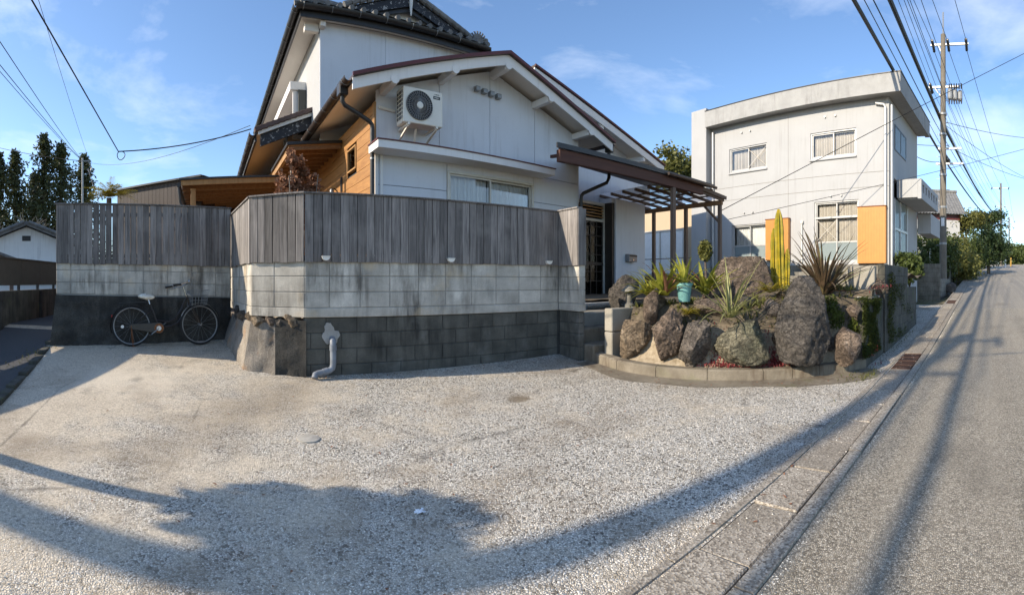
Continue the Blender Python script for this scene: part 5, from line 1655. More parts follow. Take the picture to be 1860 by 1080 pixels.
# ------------------------------------------------------------------ front rock garden
KERB = [(4.62, 5.30), (4.61, 4.48), (4.91, 3.66), (5.47, 2.84), (5.82, 2.44), (6.22, 2.06), (6.72, 1.76)]
def cat(pts, n):
    out = []
    P = [Vector((*p, 0)) for p in pts]
    P = [P[0] * 2 - P[1]] + P + [P[-1] * 2 - P[-2]]
    for i in range(1, len(P) - 2):
        for k in range(n):
            t_ = k / n
            a, b_, c, d_ = P[i - 1], P[i], P[i + 1], P[i + 2]
            out.append(0.5 * ((2 * b_) + (c - a) * t_ + (2 * a - 5 * b_ + 4 * c - d_) * t_ ** 2 + (3 * b_ - a - 3 * c + d_) * t_ ** 3))
    out.append(P[-2])
    return out
KC = cat(KERB, 8)
kerb = thing("garden_kerb", "curved brown-stained concrete kerb around the rock garden", "kerb", (5.2, 3.4, 0.1))
piece = 6
i = 0
while i < len(KC) - 1:
    seg = KC[i:i + piece + 1]
    b = MB()
    vs, fs = [], []
    for q, p in enumerate(seg):
        a = KC[min(i + q + 1, len(KC) - 1)] - KC[max(i + q - 1, 0)]
        a.normalize(); n_ = Vector((-a.y, a.x, 0))
        if n_.x < 0: n_ = -n_
        sh = 0.004 if q == 0 else (-0.004 if q == len(seg) - 1 else 0)
        pp = p + a * sh
        gz = ground_z(p.x, p.y)
        wv = 0.008 * noise.noise((p.x * 6, p.y * 6, 1))
        for (o_, z_) in ((-0.0 + wv, -0.1), (0.008 + wv, 0.13), (0.028, 0.152), (0.16, 0.155), (0.17, -0.1)):
            vs.append((pp.x + n_.x * o_, pp.y + n_.y * o_, gz + z_))
    L = len(seg)
    for q in range(L - 1):
        for r_ in range(4):
            fs.append((q * 5 + r_, q * 5 + r_ + 1, q * 5 + 6 + r_, q * 5 + 5 + r_))
    fs += [(0, 1, 2, 3, 4), tuple((L - 1) * 5 + r_ for r_ in (4, 3, 2, 1, 0))]
    b.add(vs, fs); b.build("kerb_stone", "kerb_concrete", kerb, smooth=True)
    i += piece
# brown cement apron running along the kerb foot
b = MB()
vs, fs = [], []
for q, p in enumerate(KC):
    a = (KC[min(q + 1, len(KC) - 1)] - KC[max(q - 1, 0)]).normalized(); n_ = Vector((a.y, -a.x, 0))
    if n_.x > 0 and n_.y > 0: n_ = -n_
    w_ = 0.28 + 0.10 * noise.noise((p.x * 1.5, p.y * 1.5, 5)) + 0.25 * sstep(5.2, 6.6, p.x)
    for o_ in (0.0, 0.5, 1.0):
        x_, y_ = p.x - abs(n_.x) * w_ * o_, p.y - abs(n_.y) * w_ * o_
        y_ = max(y_, 1.48)
        vs.append((x_, y_, ground_z(x_, y_) + 0.004 + 0.012 * (1 - o_)))
for q in range(len(KC) - 1):
    for r_ in range(2):
        fs.append((q * 3 + r_, q * 3 + r_ + 1, q * 3 + 4 + r_, q * 3 + 3 + r_))
b.add(vs, fs); tag(b.build("cement_apron", "kerb_concrete", None, smooth=True), kind="structure")

# raised bed: mortar and soil rising from the kerb to the garden level
def kerb_dist(x, y):
    best = 9e9; sign = 1
    for q in range(len(KC) - 1):
        a, c = KC[q], KC[q + 1]
        d_ = c - a; t_ = max(0, min(1, ((x - a.x) * d_.x + (y - a.y) * d_.y) / d_.length_squared))
        e = Vector((x, y, 0)) - (a + d_ * t_)
        if e.length < best:
            best = e.length; sign = 1 if (-d_.y * e.x + d_.x * e.y) > 0 else -1
    return best * sign
def bed_z(x_, y_, dk):
    base = ground_z(x_, y_) + 0.105
    top = 0.98 + 0.10 * noise.noise((x_ * 1.1, y_ * 1.1, 0)) + 0.25 * sstep(6.0, 7.2, x_) * (1 - sstep(3.6, 4.6, y_)) + 0.25 * sstep(8.5, 11, x_)
    top = lerp(top, 1.0, sstep(5.0, 5.6, y_) * (1 - sstep(8, 9, x_)))
    return lerp(base, top, sstep(0.17, 0.66, dk)) + 0.05 * sstep(0.10, 0.2, dk) + 0.02 * sstep(0.2, 0.3, dk) * noise.noise((x_ * 4, y_ * 4, 3))
b = MB()
NX, NY = 130, 84
GXa, GXb, GYa, GYb = 4.5, 13.4, 1.82, 10.0
vv = {}
for j in range(NY + 1):
    for i in range(NX + 1):
        x_ = lerp(GXa, GXb, (i / NX) ** 1.4); y_ = lerp(GYa, GYb, (j / NY) ** 1.25)
        dk = kerb_dist(x_, y_)
        z_ = bed_z(x_, y_, dk)
        vv[i, j] = (len(b.v), dk); b.v.append(Vector((x_, y_, z_)))
for j in range(NY):
    for i in range(NX):
        q = [vv[i, j], vv[i + 1, j], vv[i + 1, j + 1], vv[i, j + 1]]
        c = sum((b.v[k[0]] for k in q), Vector()) / 4
        if min(k[1] for k in q) > 0.06 and not (c.x < 6.1 and 5.0 < c.y < 6.4) and not (c.x < 4.95 and c.y > 4.8):
            b.f.append(tuple(k[0] for k in q))
bed = b.build("garden_bed", "sand_mortar", None, smooth=True)
tag(bed, kind="structure")
# entrance steps and landing
steps = thing("garden_steps", "worn concrete steps up to the entrance beside the timber fence end", "steps", (5, 5.6, 0.2))
wb("step", "kerb_concrete", (4.60, 6.3, 5.18, 5.52, 0.1, 0.44), parent=steps, bevel=0.02)
wb("step", "kerb_concrete", (4.605, 6.3, 5.522, 5.86, 0.1, 0.66), parent=steps, bevel=0.02)
wb("step", "concrete_clean", (4.61, 6.3, 5.862, 6.3, 0.1, 0.88), parent=steps, bevel=0.02)
o = sheet("entrance_landing", axis([(4.60, 9.0, 10)]), axis([(6.25, 8.9, 8)]), 0.0, "garden_gravel", zf=lambda x, y: 1.005 + 0.01 * noise.noise((x * 3, y * 3, 0)))
tag(o, kind="structure")
gp = thing("garden_pier", "pale concrete block pier at the foot of the entrance steps", "pier", (5.0, 5.0, 0.3))
wb("block", "concrete_clean", (4.74, 5.35, 4.93, 5.10, 0.12, 0.64), parent=gp, bevel=0.012); wb("block", "concrete_clean", (4.742, 5.348, 4.932, 5.098, 0.65, 0.99), parent=gp, bevel=0.012)

# the rocks
def place(px, r):
    ph = (px - 466.0) / 843.0
    return r * math.sin(ph), r * math.cos(ph), ph
ROCKS = [  # centre azimuth px, distance, z centre, half sizes (across, deep, up), lean, label, material
    (1152, 6.72, 0.60, 0.255, 0.24, 0.31, 0.35, "tan grey boulder leaning beside the pale concrete pier", "rock_warm"),
    (1211, 6.40, 0.66, 0.235, 0.22, 0.39, 0.10, "upright brown-grey boulder, second from the concrete pier", "rock_brown"),
    (1266, 6.28, 0.60, 0.23, 0.22, 0.34, 0.28, "grey boulder leaning left below the turquoise pot", "rock_grey"),
    (1347, 6.22, 0.57, 0.40, 0.28, 0.32, 0.0, "squat greenish boulder below the spiky straw-coloured plant", "rock_green"),
    (1457, 6.30, 0.80, 0.43, 0.36, 0.62, -0.05, "huge dark grey boulder standing at the front of the rock garden", "rock_dark"),
    (1540, 6.42, 0.50, 0.235, 0.22, 0.31, 0.0, "small rounded purple-brown boulder at the road corner", "rock_brown"),
    (1343, 7.70, 1.24, 0.66, 0.40, 0.76, -0.10, "tall brown boulder standing at the back of the rock garden", "rock_brown"),
    (1185, 6.75, 1.02, 0.14, 0.13, 0.27, 0.1, "narrow upright stone between the left-hand boulders", "rock_brown"),
    (1135, 8.3, 1.18, 0.30, 0.25, 0.32, 0.2, "black mottled boulder in the shade by the entrance door", "rock_dark"),
    (1300, 6.75, 1.0, 0.42, 0.28, 0.15, 0.0, "flat brown stone under the turquoise pot", "rock_brown"),
    (1400, 6.85, 0.95, 0.20, 0.2, 0.17, 0.0, "low rough stone tucked behind the huge dark boulder", "rock_grey"),
    (1550, 6.75, 0.98, 0.11, 0.11, 0.11, 0.0, "fist-sized round stone above the small corner boulder", "rock_brown"),
    (1590, 8.2, 1.30, 0.30, 0.2, 0.16, 0.0, "low flat stone behind the purple flax on the garden wall", "rock_brown"),
]
for k, (px, r, zc, hx, hy, hz, lean_, lab, mt) in enumerate(ROCKS):
    X, Y, ph = place(px, r)
    m = Matrix.Translation((X, Y, zc)) @ Matrix.Rotation(-ph, 4, 'Z') @ Matrix.Rotation(lean_, 4, 'Y')
    me = rock_mesh("boulder", (hx * 1.05, hy, hz * 1.05), 3 + k, mt, 5 if hx > 0.2 else 4, 0.20, taper=0.12)
    o = link("boulder", me, None, m)
    tag(o, lab, "boulder", "boulders of the rock garden")

# road-side garden wall, stepped and mossy
gw = thing("garden_wall", "dark mossy stepped concrete block wall between the rock garden and the gutter", "wall", (9, 1.9, 0.2))
def wall_blocks(x0, x1, zt, y0, mat, seed):
    n = int((zt + 0.02) / 0.2) + 1
    rows = [(zt - 0.2 * (q + 1), zt - 0.2 * q) for q in range(n)]
    block_run(gw, (x0, y0), (x1, y0), rows, True, mat, depth=0.13, first=0.4, seed=seed, zcut=lambda x, y: road_z(x) - 0.02)
    core(gw, (x0, y0), (x1, y0), 0.0, zt - 0.01, "mortar_dark", off=0.01, th=0.10, e0=0.01, e1=0.01)
wall_blocks(6.72, 7.95, 1.10, 1.78, "wall_mossy", 21)
wall_blocks(7.95, 10.35, 1.70, 1.75, "wall_mossy", 22)
wall_blocks(10.35, 11.65, 1.26, 1.75, "wall_mossy", 23)
wb("end_pier", "concrete_clean", (7.80, 7.945, 1.90, 2.42, 0.9, 1.66), parent=gw, bevel=0.012)
wb("cross_wall", "wall_old", (8.0, 8.12, 2.43, 4.4, 0.9, 1.5), parent=gw, bevel=0.01)
wb("end_wall", "wall_mossy", (11.53, 11.65, 1.89, 3.2, 0.2, 1.25), parent=gw, bevel=0.01)
wb("cap_slab", "concrete_clean", (7.2, 7.79, 1.80, 2.1, 1.112, 1.15), parent=gw, bevel=0.01)

# white building's front retaining wall
rw = thing("retaining_wall", "old grey block wall below the white building's ground floor", "wall", (13.2, 6, 1))
block_run(rw, (13.1, 9.4), (13.1, 2.6), [(0.5, 0.7), (0.7, 0.9), (0.9, 1.1), (1.1, 1.3), (1.3, 1.5), (1.5, 1.68)], True, "wall_old", seed=31)
core(rw, (13.1, 9.4), (13.1, 2.6), 0.3, 1.67, "mortar_dark")
o = sheet("building_plot", axis([(13.2, 26.0, 6)]), axis([(2.62, 16, 6)]), 0.0, "soil", zf=lambda x, y: 1.62 + 0.012 * (x - 13))
tag(o, kind="structure")

# ------------------------------------------------------------------ bicycle
bk = thing("bicycle", "dark brown city bicycle with cream saddle and wire basket leaning by the wall", "bicycle", (-1.45, 7.2, 0.33))
rear = Vector((-1.97, 7.135, 0)); fr_ = Vector((-0.90, 7.335, 0))
rear.z = ground_z(rear.x, rear.y) + 0.325; fr_.z = ground_z(fr_.x, fr_.y) + 0.325
KM = frame((rear.x, rear.y, rear.z), fr_ - rear)
KM = KM @ Matrix.Rotation(math.radians(-4), 4, 'X')
WB = (fr_ - rear).length
def ring(b, c, r, th, n=40, m_=8):
    b.tube([(c[0] + r * math.cos(2 * math.pi * k / n), c[1], c[2] + r * math.sin(2 * math.pi * k / n)) for k in range(n)], th, m_, closed=True)
for wi, (cx, yaw) in enumerate(((0.0, 0.0), (WB, math.radians(14)))):
    Mw = KM @ Matrix.Translation((cx, 0, 0)) @ Matrix.Rotation(yaw, 4, 'Z')
    b = MB(Mw); ring(b, (0, 0, 0), 0.308, 0.018); tyre = b.build("wheel", "tyre", bk, smooth=True)
    b = MB(Mw); ring(b, (0, 0, 0), 0.288, 0.011); b.build("rim", "galvanised", tyre, smooth=True)
    b = MB(Mw)
    for k in range(18):
        a = 2 * math.pi * k / 18; a2 = a + (0.5 if k % 2 else -0.5)
        b.tube([(0.02 * math.cos(a2), 0.025 * (1 if k % 2 else -1), 0.02 * math.sin(a2)), (0.285 * math.cos(a), 0, 0.285 * math.sin(a))], 0.0014, 4)
    b.build("spokes", "galvanised", tyre)
    b = MB(Mw); b.tube([(0, -0.05, 0), (0, 0.05, 0)], 0.022, 10); b.build("hub", "galvanised", tyre, smooth=True)
    b = MB(Mw)
    aa = [math.radians(q) for q in (range(55, 200, 8) if wi == 0 else range(20, 160, 8))]
    for yy in (-0.022, -0.011, 0.0, 0.011):
        pass
    vs, fs = [], []
    for k, a in enumerate(aa):
        for yy, rr_ in ((-0.03, 0.335), (-0.015, 0.345), (0.015, 0.345), (0.03, 0.335)):
            vs.append((rr_ * math.cos(a), yy, rr_ * math.sin(a)))
    for k in range(len(aa) - 1):
        for q in range(3): fs.append((k * 4 + q, k * 4 + q + 1, k * 4 + 5 + q, k * 4 + 4 + q))
    b.add(vs, fs); b.build("mudguard", "bike_paint" if wi == 0 else "chrome", bk, smooth=True)
BB = (0.44, 0, -0.045); SEAT = (0.30, 0, 0.34); HEAD = (WB - 0.20, 0, 0.44); HEADL = (WB - 0.155, 0, 0.30)
b = MB(KM)
b.tube([BB, (0.36, 0, 0.18), SEAT], 0.016, 8)
b.tube([HEADL, (0.84, 0, 0.17), (0.74, 0, 0.03), (0.62, 0, -0.02), (0.5, 0, -0.03), BB], 0.018, 8)
b.tube([HEAD, (0.80, 0, 0.25), (0.70, 0, 0.10), (0.58, 0, 0.05), (0.40, 0, 0.08)], 0.015, 8)
b.tube([HEAD, HEADL], 0.019, 8)
for sy in (-1, 1):
    b.tube([(0, 0.055 * sy, 0), (0.42, 0.03 * sy, -0.045)], 0.009, 6); b.tube([(0, 0.055 * sy, 0), (0.335, 0.02 * sy, 0.25)], 0.008, 6)
b.build("frame", "bike_paint", bk, smooth=True)
b = MB(KM @ Matrix.Translation((WB, 0, 0)) @ Matrix.Rotation(math.radians(14), 4, 'Z') @ Matrix.Translation((-WB, 0, 0)))
for sy in (-1, 1):
    b.tube([(WB, 0.05 * sy, 0), (WB - 0.07, 0.05 * sy, 0.16), (WB - 0.14, 0.04 * sy, 0.30), (WB - 0.155, 0, 0.33)], 0.010, 6)
b.build("fork", "bike_paint", bk, smooth=True)
Mh = KM @ Matrix.Translation((HEAD[0], 0, HEAD[2])) @ Matrix.Rotation(math.radians(14), 4, 'Z')
b = MB(Mh)
b.tube([(0, 0, 0), (-0.05, 0, 0.16), (-0.052, 0, 0.19)], 0.013, 8)
for sy in (-1, 1):
    b.tube([(-0.05, 0, 0.18), (-0.02, 0.06 * sy, 0.20), (0.01, 0.15 * sy, 0.22), (-0.04, 0.23 * sy, 0.215), (-0.14, 0.26 * sy, 0.19), (-0.24, 0.265 * sy, 0.175)], 0.0105, 8)
b.build("handlebar", "chrome", bk, smooth=True)
for sy in (-1, 1):
    b = MB(Mh); b.tube([(-0.16, 0.261 * sy, 0.187), (-0.28, 0.266 * sy, 0.17)], 0.017, 8); b.build("grip", "black_plastic", bk, smooth=True)
    b = MB(Mh); b.tube([(-0.08, 0.245 * sy, 0.19), (-0.14, 0.262 * sy, 0.15), (-0.22, 0.268 * sy, 0.135)], 0.006, 6); b.build("brake_lever", "chrome", bk)
b = MB(Mh); b.lathe([(0, 0), (0.03, 0), (0.034, 0.015), (0.02, 0.032), (0, 0.035)], 12, Matrix.Translation((0.02, -0.10, 0.225))); b.build("bell", "chrome", bk, smooth=True)
b = MB(Mh); b.tube([(0, -0.02, 0.05), (0.06, -0.02, 0.02)], [0.03, 0.036], 10); b.build("headlamp", "galvanised", bk, smooth=True)
# wire basket
b = MB(Mh)
bx0, bx1, by, bz0, bz1 = 0.05, 0.33, 0.17, -0.14, 0.10
for zz, gq in ((bz1, 1.0), (lerp(bz0, bz1, .66), 0.95), (lerp(bz0, bz1, .33), 0.9), (bz0, 0.85)):
    b.tube([(bx0, -by * gq, zz), (bx1 * gq, -by * gq, zz), (bx1 * gq, by * gq, zz), (bx0, by * gq, zz)], 0.003, 4, closed=True)
for k in range(7):
    yy = lerp(-by, by, k / 6)
    b.tube([(bx1, yy, bz1), (bx1 * 0.85, yy * 0.85, bz0), (bx0, yy * 0.85, bz0), (bx0, yy, bz1)], 0.0022, 4)
for k in range(6):
    xx = lerp(bx0, bx1, k / 5)
    b.tube([(xx, -by, bz1), (lerp(bx0, bx1 * .85, k / 5), -by * .85, bz0), (lerp(bx0, bx1 * .85, k / 5), by * .85, bz0), (xx, by, bz1)], 0.0022, 4)
b.build("basket", "galvanised", bk)
# saddle
b = MB(KM)
def sad(u, v):
    a = 2 * math.pi * u
    x_ = 0.13 * math.cos(a); w_ = lerp(0.10, 0.035, sstep(-0.10, 0.13, x_))
    rr_ = math.sin(math.pi * v)
    return Vector((0.245 + x_ * rr_ * 1.05, w_ * math.sin(a) * rr_, 0.45 + 0.045 * math.cos(math.pi * v) + 0.02 * (x_ < 0) * (-x_ / 0.13)))
b.grid(sad, 24, 12); b.build("saddle", "saddle_cream", bk, smooth=True)
b = MB(KM); b.tube([(0.30, 0, 0.33), (0.275, 0, 0.42)], 0.0125, 8); b.build("seat_post", "chrome", bk)
# chain case, cranks, pedals
b = MB(KM)
poly = [(0.02, 0.045), (0.40, 0.055), (0.46, 0.06), (0.52, 0.02), (0.53, -0.06), (0.49, -0.11), (0.42, -0.115), (0.02, -0.045), (-0.04, -0.02), (-0.04, 0.02)]
b.prism(poly, 0.025, Matrix.Translation((0, -0.045, -0.01)) @ Matrix.Rotation(math.pi / 2, 4, 'X')); b.build("chain_case", "bike_paint", bk, bevel=0.006)
b = MB(KM); lathe_dir(b, [(0, 0), (0.075, 0), (0.075, 0.004), (0.05, 0.006), (0.0, 0.006)], 24, (BB[0], -0.071, BB[2]), (0, -1, 0)); b.build("chain_ring", "rust", bk)
b = MB(KM); lathe_dir(b, [(0, 0), (0.04, 0), (0.036, 0.012), (0, 0.012)], 16, (BB[0], -0.078, BB[2]), (0, -1, 0)); b.build("crank_boss", "saddle_cream", bk)
b = MB(KM)
b.tube([(BB[0], -0.085, BB[2]), (BB[0] - 0.13, -0.09, BB[2] - 0.10)], 0.009, 6); b.build("crank", "galvanised", bk)
b = MB(KM); b.tube([(BB[0], 0.06, BB[2]), (BB[0] + 0.13, 0.065, BB[2] + 0.10)], 0.009, 6); b.build("crank", "galvanised", bk)
for (dx, dy, dz) in ((-0.13, -0.13, -0.10), (0.13, 0.10, 0.10)):
    b = MB(KM); b.box(BB[0] + dx - 0.03, BB[0] + dx + 0.03, dy - 0.035, dy + 0.035, BB[2] + dz - 0.012, BB[2] + dz + 0.012); b.build("pedal", "black_plastic", bk, bevel=0.004)
# carrier, rear lamp, stand, reflector
b = MB(KM)
for sy in (-1, 1):
    b.tube([(0.24, 0.055 * sy, 0.375), (-0.05, 0.06 * sy, 0.375), (-0.19, 0.05 * sy, 0.37)], 0.0055, 5); b.tube([(0, 0.065 * sy, 0), (-0.03, 0.06 * sy, 0.375)], 0.004, 5)
for xx in (-0.19, -0.1, 0.0, 0.1, 0.2): b.tube([(xx, -0.057, 0.375), (xx, 0.057, 0.375)], 0.004, 5)
b.build("carrier", "dark_metal", bk)
b = MB(KM); b.lathe([(0, 0), (0.022, 0), (0.022, 0.015), (0, 0.02)], 10, Matrix.Translation((-0.305, 0, 0.16)) @ Matrix.Rotation(-math.pi / 2, 4, 'Y')); b.build("rear_reflector", "red_lens", bk)
b = MB(KM); lathe_dir(b, [(0, 0), (0.026, 0), (0.026, 0.006), (0, 0.008)], 12, (-0.145, -0.012, -0.01), (0, -1, 0)); b.build("spoke_reflector", "white_lens", bk)
b = MB(KM)
for sy in (-1, 1): b.tube([(0.0, 0.07 * sy, 0.0), (0.01, 0.085 * sy, -0.20), (0.03, 0.10 * sy, -0.315)], 0.006, 6)
b.tube([(0.02, -0.12, -0.318), (0.05, 0, -0.318), (0.02, 0.12, -0.318)], 0.006, 6); b.build("stand", "rust", bk)

# ------------------------------------------------------------------ plants
def blade(b, base, az, length, width, rise, droop, n=7, fold=0.25, twist=0.0):
    """one strap leaf: starts upward at angle 'rise', bends over by 'droop'"""
    p = Vector(base); el = rise
    side0 = Vector((-math.sin(az), math.cos(az), 0))
    vs = []
    step = length / n
    for k in range(n + 1):
        u = k / n
        w = width * (0.55 + 0.9 * u if u < 0.35 else 0.865 * (1 - ((u - 0.35) / 0.65) ** 1.7)) * 0.5 + 0.0015
        d = Vector((math.cos(az) * math.cos(el), math.sin(az) * math.cos(el), math.sin(el)))
        up_ = side0.cross(d) * -1
        sd = (side0 * math.cos(twist * u) + up_ * math.sin(twist * u))
        vs += [p - sd * w + up_ * (w * fold), p.copy(), p + sd * w + up_ * (w * fold)]
        p = p + d * step
        el -= droop / n * (0.4 + 1.2 * u)
    fs = []
    for k in range(n):
        fs += [(k * 3, k * 3 + 1, k * 3 + 4, k * 3 + 3), (k * 3 + 1, k * 3 + 2, k * 3 + 5, k * 3 + 4)]
    b.add(vs, fs)

def leaf_cloud(b, c, rad, n, size, seed, shell=0.35, elong=1.6, flatten=0.0, clumps=0):
    rr = random.Random(seed)
    c = Vector(c)
    cl = []
    for q in range(clumps):
        d = Vector((rr.gauss(0, 1), rr.gauss(0, 1), rr.gauss(0, 1))).normalized()
        cl.append(Vector((d.x * rad[0], d.y * rad[1], d.z * rad[2])) * rr.uniform(0.45, 1.0))
    for q in range(n):
        if cl:
            k = rr.choice(cl)
            sc_ = 0.36
            p = c + k + Vector((rr.gauss(0, rad[0] * sc_ * 0.6), rr.gauss(0, rad[1] * sc_ * 0.6), rr.gauss(0, rad[2] * sc_ * 0.55)))
        else:
            d = Vector((rr.gauss(0, 1), rr.gauss(0, 1), rr.gauss(0, 1))).normalized()
            r_ = rr.uniform(shell, 1.0) ** 0.6
            p = c + Vector((d.x * rad[0] * r_, d.y * rad[1] * r_, d.z * rad[2] * r_))
        a = Vector((rr.gauss(0, 1), rr.gauss(0, 1), rr.gauss(0, 1) * (1 - flatten))).normalized()
        e = a.orthogonal(); e.rotate(Matrix.Rotation(rr.uniform(0, 6.28), 3, a)); f = a.cross(e)
        s = size * rr.uniform(0.6, 1.3)
        b.add([p - e * s * 0.5 * elong, p + f * s * 0.45 - e * 0.05 * s, p + e * s * 0.5 * elong, p - f * s * 0.45 - e * 0.05 * s], [(0, 1, 2, 3)])

rp = random.Random(77)
# purple New-Zealand-flax-like clump
X, Y, _ = place(1497, 7.25)
fl = thing("flax_clump", "large clump of purple-bronze strap leaves fanning out behind the dark boulder", "plant", (X, Y, 1.2))
for k in range(58):
    az = rp.uniform(0, 2 * math.pi)
    b = MB(); blade(b, (X + 0.10 * math.cos(az) * rp.random(), Y + 0.10 * math.sin(az) * rp.random(), 1.18), az, rp.uniform(0.6, 1.2), rp.uniform(0.04, 0.065), rp.uniform(0.65, 1.5), rp.uniform(0.1, 0.9), 8, 0.5)
    b.build("leaf", "leaf_flax", fl, smooth=True, norm=False)
for (az, ln, ri, dr, mt) in ((-1.0, 1.05, 0.55, 0.35, "leaf_straw"), (2.3, 1.0, 0.45, 0.5, "leaf_straw"), (-1.5, 1.0, 0.75, 0.8, "leaf_flax"), (-0.7, 0.95, 0.7, 0.9, "leaf_straw"), (-2.6, 0.9, 0.5, 1.3, "leaf_flax"), (2.0, 1.15, 0.35, 0.1, "leaf_straw"), (-1.3, 0.8, 0.25, 1.6, "leaf_dry")):
    b = MB(); blade(b, (X, Y, 1.2), az, ln, 0.05, ri, dr, 9, 0.4); b.build("leaf", mt, fl, smooth=True, norm=False)
# straw-coloured spiky plant in front
X, Y, _ = place(1327, 6.30)
yk = thing("spiky_plant", "thin spiky straw-green plant growing on the squat greenish boulder", "plant", (X, Y, 0.9))
for k in range(34):
    az = rp.uniform(0, 2 * math.pi)
    b = MB(); blade(b, (X + rp.uniform(-.05, .05), Y + rp.uniform(-.05, .05), 0.90), az, rp.uniform(0.5, 1.05), rp.uniform(0.018, 0.032), rp.uniform(0.3, 1.45), rp.uniform(0.1, 1.2), 8, 0.6)
    b.build("leaf", "leaf_straw", yk, smooth=True, norm=False)
# potted plant
X, Y, _ = place(1243, 6.75)
pt = thing("potted_plant", "turquoise flower pot with broad yellow-green strap leaves", "potted plant", (X, Y, 1.08))
b = MB(); b.lathe([(0.0, 1.10), (0.082, 1.10), (0.112, 1.33), (0.122, 1.33), (0.124, 1.37), (0.112, 1.37), (0.108, 1.34), (0.0, 1.335)], 24, Matrix.Translation((X, Y, 0))); b.build("pot", "pot_turquoise", pt, smooth=True)
for k in range(17):
    az = rp.uniform(0, 2 * math.pi)
    b = MB(); blade(b, (X, Y, 1.33), az, rp.uniform(0.35, 0.62), rp.uniform(0.055, 0.08), rp.uniform(0.5, 1.25), rp.uniform(0.3, 1.2), 7, 0.35); b.build("leaf", "leaf_bright", pt, smooth=True, norm=False)
for (px, r, z0, n, mt, nm, lab, ln, wd) in (
        (1206, 6.80, 1.18, 46, "leaf_bright", "agave_clump", "broad green and yellow strap-leaved clump left of the turquoise pot", 0.72, 0.08),
        (1280, 7.0, 1.2, 36, "leaf_bright", "agave_clump", "green strap-leaved clump between the pot and the tall brown boulder", 0.75, 0.075),
        (1180, 7.1, 1.15, 32, "leaf_bright", "agave_clump", "bright strap-leaved clump at the left end of the rock garden", 0.6, 0.075),
        (1360, 6.75, 0.95, 20, "leaf_straw", "agave_clump", "small straw-coloured clump between the greenish and the huge dark boulder", 0.4, 0.03),
        (1247, 6.5, 0.92, 16, "leaf_yellow", "fern", "small yellow fern between the leaning boulders below the pot", 0.3, 0.05),
        (1398, 7.0, 1.22, 34, "leaf_yellow", "fern", "yellow-green fern at the foot of the cactus", 0.5, 0.05)):
    X, Y, _ = place(px, r)
    ag = thing(nm, lab, "plant", (X, Y, z0))
    for k in range(n):
        az = rp.uniform(0, 2 * math.pi)
        if nm == "fern":
            b = MB()
            L = rp.uniform(0.25, ln); ri = rp.uniform(0.3, 1.2)
            for q in range(9):
                u = q / 8
                p = Vector((X, Y, z0)) + Vector((math.cos(az) * L * u * math.cos(ri), math.sin(az) * L * u * math.cos(ri), L * math.sin(ri) * u - 0.14 * u * u))
                for sg in (-1, 1):
                    blade(b, p, az + sg * 1.2, 0.09 * (1 - 0.7 * u), 0.022, 0.3, 0.5, 2, 0.1)
            b.build("frond", mt, ag, norm=False)
        else:
            b = MB(); blade(b, (X + rp.uniform(-.04, .04), Y + rp.uniform(-.04, .04), z0), az, rp.uniform(0.5, 1) * ln, wd * rp.uniform(0.7, 1.1), rp.uniform(0.3, 1.3), rp.uniform(0.4, 1.6), 7, 0.35)
            b.build("leaf", mt if rp.random() < 0.8 else "leaf_dry", ag, smooth=True, norm=False)
# ribbed yellow cactus
X, Y, _ = place(1418, 7.9)
cac = thing("column_cactus", "tall yellow ribbed column cactus with a shorter arm in front of the orange shutter", "cactus", (X, Y, 1.2))
def cactus_col(x, y, z0, z1, r, lean_=(0, 0)):
    b = MB(); n = 28; vs, fs = [], []
    zs = [lerp(z0, z1, k / 16) for k in range(17)]
    prof = [1 - 0.06 * math.sin(k * 1.3) for k in range(17)]
    prof[13] = 0.95; prof[14] = 0.86; prof[15] = 0.66; prof[16] = 0.25
    for k, z in enumerate(zs):
        for j in range(n):
            a = 2 * math.pi * j / n
            rr_ = r * prof[k] * (1.0 if j % 4 < 1 else (0.80 if j % 4 in (1, 3) else 0.60))
            u = k / 16
            vs.append((x + lean_[0] * u + rr_ * math.cos(a), y + lean_[1] * u + rr_ * math.sin(a), z))
    for k in range(16):
        for j in range(n): fs.append((k * n + j, k * n + (j + 1) % n, (k + 1) * n + (j + 1) % n, (k + 1) * n + j))
    fs.append(tuple(16 * n + j for j in range(n)))
    b.add(vs, fs); return b
cactus_col(X, Y, 1.05, 2.62, 0.085, (-0.02, 0.03)).build("stem", "cactus_skin", cac)
cactus_col(X - 0.03, Y + 0.11, 1.05, 2.30, 0.06, (0.0, 0.01)).build("stem", "cactus_skin", cac)
cactus_col(X + 0.04, Y - 0.09, 1.05, 1.95, 0.055, (0.0, -0.02)).build("stem", "cactus_skin", cac)
# red succulents and moss (uncountable)
b = MB(); rr = random.Random(4)
for (x0_, y0_, n, sp) in ((5.38, 3.28, 700, 0.13), (5.55, 3.05, 500, 0.09), (5.78, 2.80, 700, 0.09), (5.95, 2.60, 300, 0.06), (5.25, 3.5, 240, 0.1), (6.9, 1.70, 60, 0.08), (7.4, 1.70, 60, 0.1)):
    for q in range(n):
        x_ = x0_ + rr.gauss(0, sp); y_ = y0_ + rr.gauss(0, sp)
        dk = kerb_dist(x_, y_)
        if y_ > 1.72 and dk < 0.12: continue
        z_ = max(bed_z(x_, y_, dk), ground_z(x_, y_) + 0.15) if dk > 0 else ground_z(x_, y_) + 0.03
        z_ += rr.uniform(0, 0.03)
        blade(b, (x_, y_, z_), rr.uniform(0, 6.28), 0.035, 0.012, rr.uniform(0.2, 1.4), 0.3, 2, 0.2)
tag(b.build("red_succulents", "red_succulent", None, norm=False), "low dark red succulents spreading along the kerb", "succulents", kind="stuff")
b = MB(); rr = random.Random(9)
